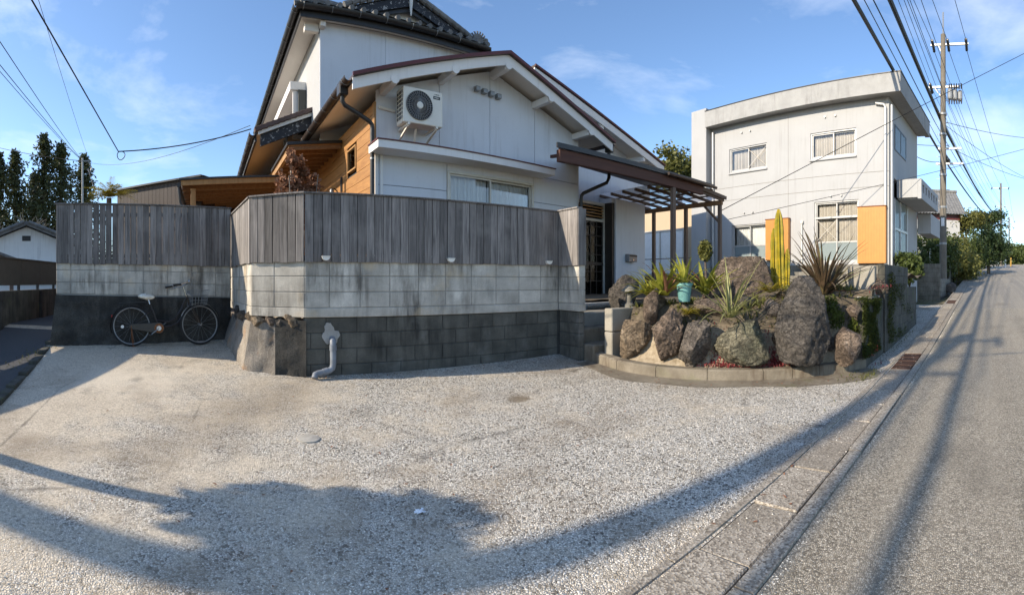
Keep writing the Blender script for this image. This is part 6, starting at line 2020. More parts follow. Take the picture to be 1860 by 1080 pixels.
for q in range(15000):
    x_ = 6.5 + abs(rr.gauss(0, 1.7)); 
    if x_ > 11.3: continue
    top = 1.1 if x_ < 7.95 else (1.6 if x_ < 10.3 else 1.2)
    z_ = rr.uniform(0.25, top + 0.05)
    if noise.noise((x_ * 1.6, z_ * 2.2, 3)) < -0.05 + 0.05 * (x_ - 7): continue
    y_ = (1.775 if x_ < 7.95 else 1.745) - abs(rr.gauss(0, 0.022)) if z_ < top else 1.78 + rr.uniform(0, 0.13)
    p = Vector((x_, y_, z_))
    blade(b, p, rr.uniform(3.4, 6.0), rr.uniform(0.02, 0.05), 0.016, rr.uniform(-0.4, 1.2), 1.2, 2, 0.2)
for (cx, cy, cz_) in ((6.45, 2.15, 0.85), (6.6, 2.3, 1.05), (6.05, 2.42, 0.85), (6.75, 1.95, 0.7)):
    leaf_cloud(b, (cx, cy, cz_), (0.16, 0.14, 0.16), 520, 0.02, int(cx * 100), 0.2)
tag(b.build("moss_and_ivy", "moss_green", None, norm=False), "moss and small ivy covering the dark garden wall", "moss", kind="stuff")
# low ground cover between the boulders
b = MB(); rr = random.Random(37)
for q in range(5200):
    x_, y_ = rr.uniform(4.9, 8.0), rr.uniform(2.1, 5.0)
    dk = kerb_dist(x_, y_)
    if dk < 0.42 or noise.noise((x_ * 1.9, y_ * 1.9, 8)) < -0.08: continue
    blade(b, (x_, y_, bed_z(x_, y_, dk) - 0.005), rr.uniform(0, 6.28), rr.uniform(0.04, 0.14), rr.uniform(0.012, 0.03), rr.uniform(0.3, 1.5), rr.uniform(0.4, 1.6), 3, 0.3)
tag(b.build("ground_cover", "leaf_olive", None, norm=False), "low olive ground cover growing between the boulders", "ground cover", kind="stuff")
fil = [(5.12, 3.75), (5.42, 3.45), (5.05, 4.15), (5.75, 3.05), (5.95, 2.85), (6.25, 2.55), (5.6, 3.9), (6.0, 3.4), (6.45, 3.0), (5.3, 4.5), (6.5, 2.25), (6.9, 2.6)]
for k, (x_, y_) in enumerate(fil):
    me = rock_mesh("filler_stone", (rr.uniform(.10, .17), rr.uniform(.10, .15), rr.uniform(.09, .16)), 200 + k, rr.choice(("rock_brown", "rock_grey", "rock_dark", "rock_warm")), 4)
    o = link("filler_stone", me, None, Matrix.Translation((x_, y_, bed_z(x_, y_, kerb_dist(x_, y_)) + 0.03)) @ Matrix.Rotation(k * 1.7, 4, 'Z'))
    tag(o, "small rough stone wedged between the big garden boulders", "stone", "filler stones of the rock garden")
# leaf litter caught along kerbs and wall feet
b = MB(); rr = random.Random(23)
for q in range(420):
    k = rr.random()
    if k < 0.35:
        p = KC[rr.randrange(len(KC))]; x_, y_ = p.x - abs(rr.gauss(0, 0.12)), p.y - abs(rr.gauss(0, 0.12))
    elif k < 0.6: x_, y_ = rr.uniform(0.6, 4.4), 5.78 - abs(rr.gauss(0, 0.10))
    elif k < 0.8: x_, y_ = rr.uniform(2, 16), rr.uniform(1.1, 1.5)
    else: x_, y_ = rr.uniform(-3, 5), rr.uniform(1.6, 5.5)
    blade(b, (x_, y_, ground_z(x_, y_) + 0.008), rr.uniform(0, 6.28), rr.uniform(0.015, 0.04), rr.uniform(0.008, 0.018), rr.uniform(-0.1, 0.5), 0.6, 3, 0.3)
tag(b.build("leaf_litter", "leaf_dry", None, norm=False), "scattered brown dead leaves along kerb and wall feet", "leaf litter", kind="stuff")
# weeds in the joints and a few dead leaves / pebbles on the lot
b = MB(); rr = random.Random(14)
for (x0_, y0_, n, sx, sy) in ((6.35, 1.62, 160, 0.2, 0.06), (-3.3, 6.2, 90, 0.08, 0.4), (-0.45, 7.9, 60, 0.15, 0.1), (6.1, 1.8, 60, 0.2, 0.08), (9.0, 1.66, 120, 1.6, 0.03), (17.5, 2.6, 400, 1.2, 0.4)):
    for q in range(n):
        x_, y_ = rr.gauss(x0_, sx), rr.gauss(y0_, sy)
        blade(b, (x_, y_, ground_z(x_, y_)), rr.uniform(0, 6.28), rr.uniform(0.02, 0.07), 0.008, rr.uniform(0.4, 1.5), 1.0, 3, 0.2)
tag(b.build("weeds", "leaf_olive", None, norm=False), "sparse weeds in the joints of kerb and gutter", "weeds", kind="stuff")
rr = random.Random(15)
pv, pfc = [], []
def pebble(x_, y_, s, zz):
    ca_, sa_ = math.cos(x_ * 91), math.sin(x_ * 91)
    sx, sy, sz = s, s * rr.uniform(.55, 1), s * rr.uniform(.45, .8)
    o_ = len(pv)
    for (a_, b_, c_) in ((1, 0.1, 0), (0, 1, 0.1), (-1, 0, 0), (0.1, -1, 0), (0.25, 0.15, 1)):
        pv.append((x_ + a_ * sx * ca_ - b_ * sy * sa_, y_ + a_ * sx * sa_ + b_ * sy * ca_, zz + c_ * sz))
    pfc.extend([(o_, o_ + 1, o_ + 4), (o_ + 1, o_ + 2, o_ + 4), (o_ + 2, o_ + 3, o_ + 4), (o_ + 3, o_, o_ + 4)])
for q in range(60000):
    r_ = 1.9 + 5.2 * rr.random() ** 1.5; ph_ = rr.uniform(-0.62, 1.36)
    x_, y_ = r_ * math.sin(ph_), r_ * math.cos(ph_)
    if y_ < 1.49 or y_ > 5.75: continue
    dens = noise.noise((x_ * 0.9, y_ * 0.9, 2)) + 0.5 * noise.noise((x_ * 3, y_ * 3, 5)) + 0.12 * x_
    if dens < rr.uniform(-0.5, 0.35): continue
    if x_ > 4 and kerb_dist(x_, y_) > -0.30: continue
    pebble(x_, y_, rr.uniform(0.003, 0.0075), ground_z(x_, y_) - 0.001)
for q in range(2600):        # grit along the gutter kerb
    x_ = rr.uniform(-1, 14); y_ = 0.975 - abs(rr.gauss(0, 0.025)) if rr.random() < 0.7 else rr.uniform(1.10, 1.42)
    pebble(x_, y_, rr.uniform(0.003, 0.008), road_z(x_) + (0.0 if y_ < 1 else 0.006))
me = bpy.data.meshes.new("loose_pebbles"); me.from_pydata(pv, [], pfc); me.materials.append(M["pebble"])
tag(link("loose_pebbles", me), "loose pale pebbles scattered over the parking lot", "pebbles", kind="stuff")
# crumpled white paper
X, Y, _ = place(762, 843 * 1.38 / (928 - 510))
pb = MB(); rr = random.Random(2)
pb.grid(lambda u, v: Vector((X + (u - .5) * 0.055 + 0.01 * math.sin(v * 9), Y + (v - .5) * 0.05, ground_z(X, Y) + 0.012 + 0.012 * noise.noise((u * 4, v * 4, 7)))), 8, 8)
tag(pb.build("paper_scrap", "paper_white", None), "scrap of white paper lying on the shaded lot", "litter")
# little round cement cap set in the lot
X, Y, _ = place(560, 843 * 1.32 / (791 - 510))
b = MB(); b.lathe([(0, -0.02), (0.10, -0.02), (0.10, 0.006), (0.085, 0.010), (0.0, 0.010)], 28, Matrix.Translation((X, Y, ground_z(X, Y)))); tag(b.build("inspection_cap", "block_pale", None, smooth=True), "round pale cement cap set flush in the parking lot", "drain cap")
# small stone lantern post by the landing
X, Y, _ = place(1143, 7.5)
ln_ = thing("stone_lantern", "small grey stone lantern beside the landing", "lantern", (X, Y, 1.0))
b = MB(); b.lathe([(0, 0.98), (0.09, 0.98), (0.085, 1.02), (0.05, 1.05), (0.045, 1.20), (0.07, 1.22)], 10, Matrix.Translation((X, Y, 0))); b.build("pillar", "wall_old", ln_, smooth=True)
b = MB(); b.lathe([(0, 1.22), (0.13, 1.23), (0.12, 1.26), (0.03, 1.33), (0, 1.35)], 10, Matrix.Translation((X, Y, 0))); b.build("cap", "wall_old", ln_, smooth=True)
# small clipped tree behind the rocks
X, Y, _ = place(1281, 9.2)
st = thing("clipped_tree", "small round-headed clipped tree between the canopy posts and the tall boulder", "tree", (X, Y, 1.0))
b = MB(); b.tube([(X, Y, 1.0), (X + .03, Y, 1.4), (X, Y, 1.85)], [0.03, 0.026, 0.02], 7); b.build("trunk", "bark", st, smooth=True)
b = MB(); leaf_cloud(b, (X, Y, 2.0), (0.15, 0.15, 0.22), 900, 0.03, 31, 0.2); b.build("crown", "leaf_olive", st, norm=False)
# dried hydrangea-like shrub behind the fence
X, Y, _ = place(545, 7.7)
dr = thing("dry_shrub", "brown dried-out shrub showing over the fence by the side entrance", "shrub", (X, Y, 1.0))
b = MB()
for q in range(12):
    az = rp.uniform(0, 6.28)
    b.tube([(X, Y, 1.0), (X + 0.2 * math.cos(az), Y + 0.2 * math.sin(az), 2.0), (X + 0.33 * math.cos(az), Y + 0.33 * math.sin(az), rp.uniform(2.6, 3.2))], [0.014, 0.01, 0.005], 5)
b.build("stems", "bark_pale", dr)
b = MB()
for (dx, dz, r1, r2, n) in ((-0.18, 2.75, 0.20, 0.32, 700), (0.10, 2.66, 0.26, 0.20, 800), (-0.04, 3.05, 0.16, 0.24, 420), (0.27, 2.55, 0.14, 0.12, 260), (-0.10, 3.33, 0.10, 0.12, 160), (0.14, 2.98, 0.08, 0.08, 90), (0.0, 2.4, 0.3, 0.2, 300)):
    leaf_cloud(b, (X + 0.04 + dx * 1.25, Y, dz + 0.08), (r1 * 1.3, 0.26, r2 * 1.2), int(n * 1.5), 0.046, int(dz * 100 + dx * 10), 0.2, 1.3, clumps=9)
b.build("crown", "leaf_dry", dr, norm=False)

# ------------------------------------------------------------------ trees
def conifer(name, lab, px, r, top_y, hw, seed, base=0.0, mat="leaf_conifer"):
    X, Y, ph = place(px, r)
    zt = EYE + (510 - top_y) / 843.0 * r
    t_ = thing(name, lab, "tree", (X, Y, base), "cedars on the skyline")
    rr = random.Random(seed)
    b = MB(); b.tube([(X, Y, base), (X, Y, lerp(base, zt, .5)), (X, Y, zt)], [0.34, 0.22, 0.03], 7)
    hw *= 2.5; b.build("trunk", "bark", t_)
    b = MB()
    hgt = zt - base
    n_t = 40
    for k in range(n_t):
        u = k / (n_t - 1)
        z = lerp(base + 0.22 * hgt, zt - 0.2, u)
        rad = hw * (1 - u) ** 0.85 * rr.choice((0.45, 0.7, 0.9, 1.0, 1.15)) + 0.2
        for q in range(5):
            az = rr.uniform(0, 6.28)
            L = rad * rr.uniform(0.55, 1.1)
            for w_ in range(7):
                v = (w_ + 0.6) / 7
                p = Vector((X + math.cos(az) * L * v, Y + math.sin(az) * L * v, z - 0.35 * L * v * v + 0.25 * v))
                for e in range(4):
                    d = Vector((rr.gauss(0, 1), rr.gauss(0, 1), rr.gauss(-0.3, 0.8))).normalized()
                    sd = d.orthogonal().normalized(); s = rr.uniform(0.16, 0.36)
                    pp = p + Vector((rr.gauss(0, .2), rr.gauss(0, .2), rr.gauss(0, .14)))
                    b.add([pp, pp + d * s + sd * s * 0.35, pp + d * s * 1.7, pp + d * s - sd * s * 0.35], [(0, 1, 2, 3)])
    b.build("crown", mat, t_, norm=False)
conifer("cedar_tree", "tallest dark cedar, in the middle of the skyline group", 80, 55, 246, 2.9, 1)
conifer("cedar_tree", "dark cedar just right of the tallest one", 110, 54, 263, 3.0, 2)
conifer("cedar_tree", "small separate cedar at the right end, behind the steel pole", 152, 56, 284, 2.3, 3)
conifer("cedar_tree", "narrow cedar left of the tallest one", 28, 57, 276, 2.4, 4)
conifer("cedar_tree", "cedar cut off by the left edge of the picture", -2, 56, 280, 2.5, 5)
conifer("cedar_tree", "low cedar filling the gap below the two tall ones", 62, 60, 318, 3.6, 6)
# leafless plum-like tree
def bare_tree(px, r, z0, h, lab, seed):
    X, Y, ph = place(px, r)
    t_ = thing("bare_tree", lab, "tree", (X, Y, z0))
    b = MB(); rr = random.Random(seed)
    def grow(p, d, L, rad, lev):
        q = p + d * L
        mid = p.lerp(q, 0.5) + Vector((rr.gauss(0, .05), rr.gauss(0, .05), rr.gauss(0, .05))) * L
        b.tube([p, mid, q], [rad, rad * .85, rad * .65], 5 if lev < 3 else 3, caps=False)
        if lev < 5:
            for k in range(rr.choice((2, 3, 3))):
                nd = (d + Vector((rr.gauss(0, .55), rr.gauss(0, .55), rr.gauss(0.12, .40)))).normalized()
                grow(p.lerp(q, rr.uniform(.6, 1)), nd, L * rr.uniform(.62, .85), rad * .62, lev + 1)
    for k in range(4):
        a = rr.uniform(0, 6.28)
        grow(Vector((X, Y, z0 + h * .1)), Vector((math.cos(a) * .6, math.sin(a) * .6, 0.8)).normalized(), h * 0.30, 0.10, 1)
    b.tube([(X, Y, z0), (X, Y, z0 + h * .13)], [0.16, 0.12], 7)
    b.build("branches", "bark_pale", t_)
bare_tree(18, 32, 0.5, 7.0, "leafless grey tree behind the white gabled house", 4)
bare_tree(80, 33, 0.5, 6.4, "small leafless tree beside the white gable, half hidden by the fence", 7)
# cycad/palm tops behind the fence
X, Y, _ = place(198, 14.0)
pm = thing("palm", "yellow-green palm tops showing over the dark fence", "plant", (X, Y, 0.5))
b = MB(); b.tube([(X, Y, 0.4), (X, Y, 3.9)], [0.10, 0.08], 8); b.build("trunk", "bark", pm)
for k in range(54):
    az = rp.uniform(0, 6.28); ri = rp.uniform(0.1, 1.2); L = rp.uniform(0.5, 0.95)
    b = MB()
    for q in range(12):
        u = q / 11
        p = Vector((X, Y, 3.93)) + Vector((math.cos(az) * L * u * math.cos(ri), math.sin(az) * L * u * math.cos(ri), L * math.sin(ri) * u - 0.3 * u * u))
        for sg in (-1, 1): blade(b, p, az + sg * 0.8, 0.24 * (1 - 0.5 * u), 0.03, 0.25, 0.4, 2, 0.1)
    b.build("frond", "leaf_yellow", pm, norm=False)

def round_tree(px, r, zc, rad, lab, mat, seed, z0, n=5200, size=0.12, clumps=26, name="round_tree"):
    X, Y, _ = place(px, r)
    t_ = thing(name, lab, "tree", (X, Y, z0))
    rr = random.Random(seed)
    b = MB(); b.tube([(X, Y, z0), (X + .1, Y, lerp(z0, zc, .6)), (X, Y, zc)], [0.16, 0.12, 0.05], 7)
    for k in range(7):
        a = rr.uniform(0, 6.28)
        b.tube([(X, Y, lerp(z0, zc, .6)), (X + rad[0] * .6 * math.cos(a), Y + rad[1] * .6 * math.sin(a), zc + rr.uniform(-.3, .6) * rad[2])], [0.06, 0.02], 5)
    b.build("trunk", "bark", t_)
    b = MB(); leaf_cloud(b, (X, Y, zc), rad, n, size, seed, 0.2, 1.5, clumps=clumps); b.build("crown", mat, t_, norm=False)
round_tree(1688, 26, 2.85, (1.9, 1.5, 1.35), "bright green clipped hedge tree beside the utility pole", "leaf_hedge", 41, 1.4, 9000, 0.085, 40)
round_tree(1742, 31, 2.75, (1.9, 1.4, 1.5), "olive shrubby tree right of the utility pole", "leaf_olive", 42, 1.6, 7000, 0.085, 36)
round_tree(1796, 40, 4.3, (2.0, 1.7, 1.65), "dense dark rounded tree where the road crests", "leaf_dark", 43, 2.0, 9000, 0.11, 40)
round_tree(1795, 50, 8.0, (2.2, 2.0, 1.1), "spreading pine standing above the rounded trees", "leaf_dark", 44, 2.4, 6000, 0.12, 22)
round_tree(1755, 46, 7.1, (2.4, 2.0, 1.2), "lighter spreading tree left of the pine", "leaf_olive", 45, 2.2, 5000, 0.12, 20)
round_tree(1838, 75, 5.6, (3.2, 3.0, 2.2), "distant green tree beyond the crest of the road", "leaf_hedge", 46, 3.6, 5000, 0.2, 24)
round_tree(1856, 85, 5.9, (3.5, 3.0, 1.7), "far dark tree cut by the right edge of the picture", "leaf_dark", 48, 3.6, 4000, 0.22, 24)
round_tree(1232, 24, 7.1, (1.35, 1.2, 1.0), "green tree top showing between the house roof and the white building", "leaf_olive", 47, 1.0, 5000, 0.10, 24)
round_tree(1768, 36, 3.3, (1.8, 1.3, 1.45), "yellowing shrub in front of the dark rounded tree", "leaf_hedge", 49, 1.8, 5000, 0.09, 26)
X, Y, _ = place(1652, 14.6)
sb2 = thing("leafy_shrub", "leafy green shrub at the foot of the white building's corner", "shrub", (X, Y, 1.3))
b = MB()
for q in range(9):
    a = rp.uniform(0, 6.28); b.tube([(X, Y, 1.2), (X + .4 * math.cos(a), Y + .25 * math.sin(a), 2.0)], [0.02, 0.008], 5)
b.build("stems", "bark", sb2)
b = MB(); leaf_cloud(b, (X, Y, 1.85), (0.62, 0.42, 0.45), 3600, 0.06, 51, 0.2, 1.5, clumps=30); b.build("crown", "leaf_hedge", sb2, norm=False)

# ------------------------------------------------------------------ background buildings
# white gabled house across the lane, left
X, Y, ph = place(48, 24)
GM = Matrix.Translation((X, Y, 0)) @ Matrix.Rotation(-ph, 4, 'Z')
gh = thing("gabled_house", "small white gabled house with grey tiled verge behind the left fence", "house", (X, Y, 0.4))
apz = EYE + (510 - 412) / 843.0 * 24
b = MB(GM); b.prism([(-4.2, 0.3), (3.2, 0.3), (3.2, apz - 0.40 * 3.2), (0, apz), (-4.2, apz - 0.40 * 4.2)], 5.0, Matrix(((1, 0, 0, 0), (0, 0, 1, 0), (0, 1, 0, 0), (0, 0, 0, 1)))); b.build("wall", "plaster_old", gh)
for sg, w_ in ((-1, 4.7), (1, 3.7)):
    b = MB(GM); b.prism([(0, apz + 0.26), (sg * w_, apz + 0.26 - 0.40 * w_), (sg * w_, apz + 0.06 - 0.40 * w_), (0, apz + 0.06)], 5.8, Matrix(((1, 0, 0, 0), (0, 0, 1, -0.45), (0, 1, 0, 0), (0, 0, 0, 1)))); rfx = b.build("roof", "tile_grey", gh)
    for k in range(15):
        u = k / 15
        b = MB(GM); p = Vector((sg * w_ * (u + 0.03), -0.5, apz + 0.27 - 0.40 * w_ * (u + 0.03))); b.tube([p, p + Vector((sg * w_ / 15, 0, -0.40 * w_ / 15 - 0.02))], 0.085, 6); b.build("verge_tile", "tile_grey", rfx)
b = MB(GM); b.box(-0.22, 0.22, -0.03, 0.02, apz - 0.72, apz - 0.46); b.build("gable_vent", "interior_dark", gh)
b = MB(GM); b.box(-4.4, 3.2, -0.55, -0.003, apz - 2.02, apz - 1.90); b.build("awning", "trim_white", gh)
for (a_, c_) in ((-3.9, -1.6), (-1.2, 0.3), (0.32, 1.8)):
    b = MB(GM); b.box(a_, c_, -0.05, -0.004, 1.2, apz - 2.15); w = b.build("window", "alu_frame", gh); b = MB(GM); b.box(a_ + 0.08, c_ - 0.08, -0.056, -0.0505, 1.3, apz - 2.24); b.build("pane", "curtain_pale", w)
# roofed gate left edge
X, Y, ph = place(-8, 13.5)
gt = thing("gate_roof", "small dark timber gate roof at the left edge behind the panel fence", "gate", (X, Y, 0.4))
GM2 = Matrix.Translation((X, Y, 0)) @ Matrix.Rotation(-ph, 4, 'Z')
b = MB(GM2); b.prism([(-0.9, 2.62), (0.66, 2.05), (0.66, 1.97), (-0.9, 2.54)], 1.2, Matrix(((1, 0, 0, 0), (0, 0, 1, 0), (0, 1, 0, 0), (0, 0, 0, 1)))); b.build("roof", "tile_grey", gt)
for q in range(4):
    b = MB(GM2); b.beam((-0.9, 0.1 + q * 0.33, 2.49), (0.6, 0.1 + q * 0.33, 1.94), 0.05, 0.07); b.build("rafter", "post_brown", gt)
b = MB(GM2); b.box(0.42, 0.54, 0.4, 0.52, 0.3, 1.98); b.build("post", "post_brown", gt)
# dark shed and timber carport behind the left fence
sh_ = thing("dark_shed", "dark brown timber shed with sloping roof behind the left fence", "shed", (-2.6, 14, 0.5))
X0, Y0, _ = place(213, 15.5); X1, Y1, _ = place(366, 13.2)
d_ = Vector((X1 - X0, Y1 - Y0, 0)); L_ = d_.length; SM = frame((X0, Y0, 0), d_)
z0_, z1_ = EYE + (510 - 347) / 843 * 15.5, EYE + (510 - 321) / 843 * 13.2
n = 22
for i in range(n):
    a, c = L_ * i / n, L_ * (i + 1) / n
    b = MB(SM); b.prism([(a + 0.004, 0.4), (c - 0.004, 0.4), (c - 0.004, lerp(z0_, z1_, (i + 1) / n)), (a + 0.004, lerp(z0_, z1_, i / n))], 0.03, Matrix(((1, 0, 0, 0), (0, 0, 1, 0), (0, 1, 0, 0), (0, 0, 0, 1)))); b.build("wall_board", "dark_shed_wood", sh_)
b = MB(SM); b.beam((-0.15, -0.05, z0_ + 0.02), (L_ + 0.05, -0.05, z1_ + 0.02), 0.12, 0.05); b.build("verge_trim", "dark_metal", sh_)
b = MB(SM); b.add([(-0.1, 0.02, z0_ + 0.05), (L_ + 0.05, 0.02, z1_ + 0.05), (L_ + 0.05, 5, z1_ + 0.05), (-0.1, 5, z0_ + 0.05)], [(0, 1, 2, 3)]); b.build("roof", "roof_metal", sh_)
b = MB(SM); b.box(0.1, L_ - 0.1, 0.06, 4, 0.4, z0_ - 0.05); b.build("body", "dark_shed_wood", sh_)
cp = thing("timber_carport", "timber carport roof seen from below between the shed and the house", "carport", H(0.3, 12, 0.6))
def cpz(s): return 3.62 + 0.10 * (s + 0.7) / 2.2
ca, cb, ct0, ct1 = -0.62, 1.80, 11.0, 15.5
b = MB(HM)
cv = [(ca, ct0), (cb, ct0), (cb, ct1), (ca, ct1)]
b.add([(s, t, cpz(s) + 0.10) for s, t in cv] + [(s, t, cpz(s) + 0.15) for s, t in cv], [(0, 1, 2, 3), (4, 7, 6, 5), (0, 4, 5, 1), (1, 5, 6, 2), (2, 6, 7, 3), (3, 7, 4, 0)])
b.build("roof_deck", "rafter_wood", cp)
b = MB(HM); b.beam((ca - 0.05, ct0 - 0.04, cpz(ca) + 0.17), (cb, ct0 - 0.04, cpz(cb) + 0.17), 0.12, 0.04); b.build("roof_edge", "dark_metal", cp)
b = MB(HM); b.beam((ca, ct0 - 0.03, cpz(ca) + 0.09), (cb, ct0 - 0.03, cpz(cb) + 0.09), 0.035, 0.12); b.build("fascia_board", "cedar_post", cp)
for k in range(9):
    tt = ct0 + 0.45 + k * 0.5
    b = MB(HM); b.beam((ca, tt, cpz(ca) + 0.04), (cb, tt, cpz(cb) + 0.04), 0.05, 0.11); b.build("rafter", "rafter_wood", cp)
for tt in (11.15, 15.0):
    b = MB(HM); b.box(ca + 0.22, ca + 0.34, tt, tt + 0.12, 0.4, cpz(ca)); b.build("post", "cedar_post", cp, bevel=0.004)
b = MB(HM); b.tube([(ca - 0.06, ct0, cpz(ca) + 0.05), (ca - 0.06, ct1, cpz(ca) + 0.05)], 0.05, 8); b.tube([(ca - 0.06, ct0 + 0.05, cpz(ca)), (ca - 0.02, ct0 + 0.05, cpz(ca) - 0.35), (ca + 0.2, ct0 + 0.1, cpz(ca) - 0.75)], 0.035, 8); b.build("gutter", "dark_metal", cp, smooth=True)

# tiled house up the road
X, Y, ph = place(1712, 44)
TH = thing("tiled_house", "white house with grey tiled roof up the road behind the utility pole", "house", (X, Y, 2))
TM = Matrix.Translation((X, Y, 0)) @ Matrix.Rotation(-ph + 0.25, 4, 'Z')
ez_, rz_ = EYE + (510 - 388) / 843 * 44, EYE + (510 - 338) / 843 * 44
b = MB(TM); b.box(-2.5, 1.7, 0, 6, 2, ez_); b.build("wall", "building_white", TH)
b = MB(TM); b.box(-2.55, 1.72, -0.06, -0.004, ez_ - 0.55, ez_ - 0.1); b.build("wall_band", "red_flashing", TH)
def th_roof(u, v):
    s = lerp(-3.0, 2.2, u)
    return Vector((s, lerp(-0.7, 3.0, v), lerp(ez_ - 0.1, rz_, v) + 0.06 * abs(math.sin(u * math.pi * 18))))
b = MB(TM); b.grid(th_roof, 108, 10); b.grid(lambda u, v: Vector((lerp(-3, 2.2, u), lerp(6.7, 3, v), lerp(ez_ - .1, rz_, v))), 10, 4); rfh = b.build("roof", "tile_grey", TH)
b = MB(TM); b.prism([(-0.6, ez_ - 0.3), (3.0, rz_ - 0.1), (6.6, ez_ - 0.3)], 0.1, Matrix(((0, 0, 1, 1.7), (1, 0, 0, 0), (0, 1, 0, 0), (0, 0, 0, 1)))); b.build("gable", "plaster_old", TH)
b = MB(TM); b.tube([(-3.05, 3, rz_ + .12), (2.25, 3, rz_ + .12)], 0.16, 8); b.build("ridge", "tile_grey", rfh)
# retaining walls along the road
fw = thing("block_wall", "weathered block wall in front of the utility pole, facing the gravel drive", "wall", (20, 2.6, 0.8))
block_run(fw, (20.0, 3.9), (20.0, 1.95), [(0.55 + .2 * k, 0.75 + .2 * k) for k in range(8)], True, "wall_old", seed=61)
core(fw, (20.0, 3.9), (20.0, 1.95), 0.4, 2.14, "mortar_dark")
block_run(fw, (20.01, 1.94), (22.4, 1.75), [(0.7 + .2 * k, 0.9 + .2 * k) for k in range(4)], True, "wall_old", seed=62)
core(fw, (20.01, 1.94), (22.4, 1.75), 0.5, 1.49, "mortar_dark")
me = rock_mesh("boulder", (0.35, 0.3, 0.35), 71, "rock_dark", 4)
tag(link("boulder", me, None, Matrix.Translation((21.6, 1.62, 1.05))), "dark stone at the gutter's edge below the utility pole", "boulder")
rw2 = thing("retaining_wall", "long weathered concrete retaining wall along the rising road", "wall", (40, 2.3, 2))
for k in range(14):
    xa = 27 + k * 2.2; z_ = road_z(xa)
    b = MB(); b.box(xa, xa + 2.18, 2.2, 2.5, z_ - 0.3, z_ + 1.25 + 0.1 * math.sin(k)); b.build("wall_panel", "wall_old", rw2, bevel=0.02)
    b = MB(); b.box(xa - 0.06, xa + 0.06, 2.12, 2.19, z_ - 0.3, z_ + 1.3); b.build("buttress", "wall_mossy", rw2)
b = MB()
for k in range(40):
    xa = 24 + k * 0.35; z_ = road_z(xa) + 1.0
    b.tube([(xa, 2.9, z_), (xa, 2.9, z_ + 1.0)], 0.012, 4)
b.tube([(24, 2.9, road_z(24) + 2.0), (38, 2.9, road_z(38) + 2.0)], 0.02, 5)
tag(b.build("white_railing", "trim_white", None), "thin white railing in front of the hedge up the road", "railing")
for k, (px, r, h_, cl_, lab) in enumerate(((1836, 62, 1.1, "shutter_yellow", "short yellow post beyond the crest"), (1826, 58, 0.9, "trim_white", "short white marker post near the crest"))):
    X, Y, _ = place(px, r); z_ = road_z(X)
    b = MB(); b.lathe([(0, z_ - 0.2), (0.10, z_ - 0.2), (0.10, z_ + h_), (0.06, z_ + h_ + 0.08), (0, z_ + h_ + 0.09)], 8, Matrix.Translation((X, Y, 0))); tag(b.build("marker_post", cl_, None), lab, "post")

# ------------------------------------------------------------------ utility poles and wires
def pole(name, lab, X, Y, z0, zt, r0=0.17, r1=0.10, arms=(), mat="pole_concrete", yaw=0.0):
    p = thing(name, lab, "utility pole", (X, Y, z0))
    b = MB(); b.tube([(X, Y, z0 - 0.5), (X, Y, zt)], [r0, r1], 14); b.build("shaft", mat, p, smooth=True)
    ca_, sa_ = math.cos(yaw), math.sin(yaw)
    for (z, a, c, ins) in arms:
        A = Vector((X + sa_ * a, Y + ca_ * a, z)); C = Vector((X + sa_ * c, Y + ca_ * c, z))
        b = MB(); b.beam(A, C, 0.09, 0.09); b.build("crossarm", "galvanised", p)
        b = MB(); b.beam((X, Y, z - 0.6), A.lerp(C, 0.8), 0.03, 0.03); b.build("arm_brace", "galvanised", p)
        for q in ins:
            I = Vector((X + sa_ * q, Y + ca_ * q, z))
            for sg in (-1, 1):
                b = MB()
                for w_ in range(4):
                    c0 = I + Vector((sg * (0.12 + w_ * 0.13), 0, 0.0 - 0.015 * w_))
                    lathe_dir(b, [(0, -0.05), (0.03, -0.05), (0.075, -0.01), (0.075, 0.01), (0.03, 0.05), (0, 0.05)], 8, c0, (sg, 0, 0))
                b.build("insulator", "insulator", p)
    return p
P1 = Vector((22.9, 2.1, 0.98))
pole1 = pole("utility_pole", "tall concrete utility pole with crossarms beside the road", P1.x, P1.y, 0.98, 13.6, 0.19, 0.12, ((13.1, -1.25, 0.62, (-1.15, -0.25, 0.5)), (11.0, -0.75, 0.75, (0.6,)), (7.95, -0.9, 0.3, ()), (7.2, -1.0, 0.35, ())))
b = MB(); b.tube([(P1.x, P1.y, 13.6), (P1.x, P1.y, 14.7)], 0.035, 8); b.build("top_spike", "galvanised", pole1)
for q in range(3):
    tr_ = MB()
    lathe_dir(tr_, [(0, 0), (0.11, 0), (0.13, 0.08), (0.13, 0.42), (0.10, 0.5), (0, 0.5)], 10, (P1.x - 0.1 + 0.12 * q, P1.y - 0.35 - 0.24 * q, 10.35), (0, 0, 1))
    tr_.build("switch_can", "galvanised", pole1)
for q in range(6):
    tr_ = MB()
    tr_.tube([(P1.x - 0.1, P1.y - 0.32 - 0.12 * q, 10.85), (P1.x - 0.25, P1.y - 0.32 - 0.12 * q, 11.05)], [0.045, 0.03], 7)
    tr_.build("bushing", "insulator", pole1); tr_ = MB()
    tr_.tube([(P1.x - 0.1, P1.y - 0.32 - 0.12 * q, 10.35), (P1.x - 0.15, P1.y - 0.32 - 0.12 * q, 10.1)], [0.045, 0.03], 7)
    tr_.build("bushing", "insulator", pole1)
for k, zz in enumerate((3.2, 5.0, 6.6, 8.6, 9.6)):
    b = MB(); b.lathe([(0.18, 0), (0.185, 0), (0.185, 0.10), (0.18, 0.10)], 14, Matrix.Translation((P1.x, P1.y, zz))); b.build("band", "galvanised", pole1)
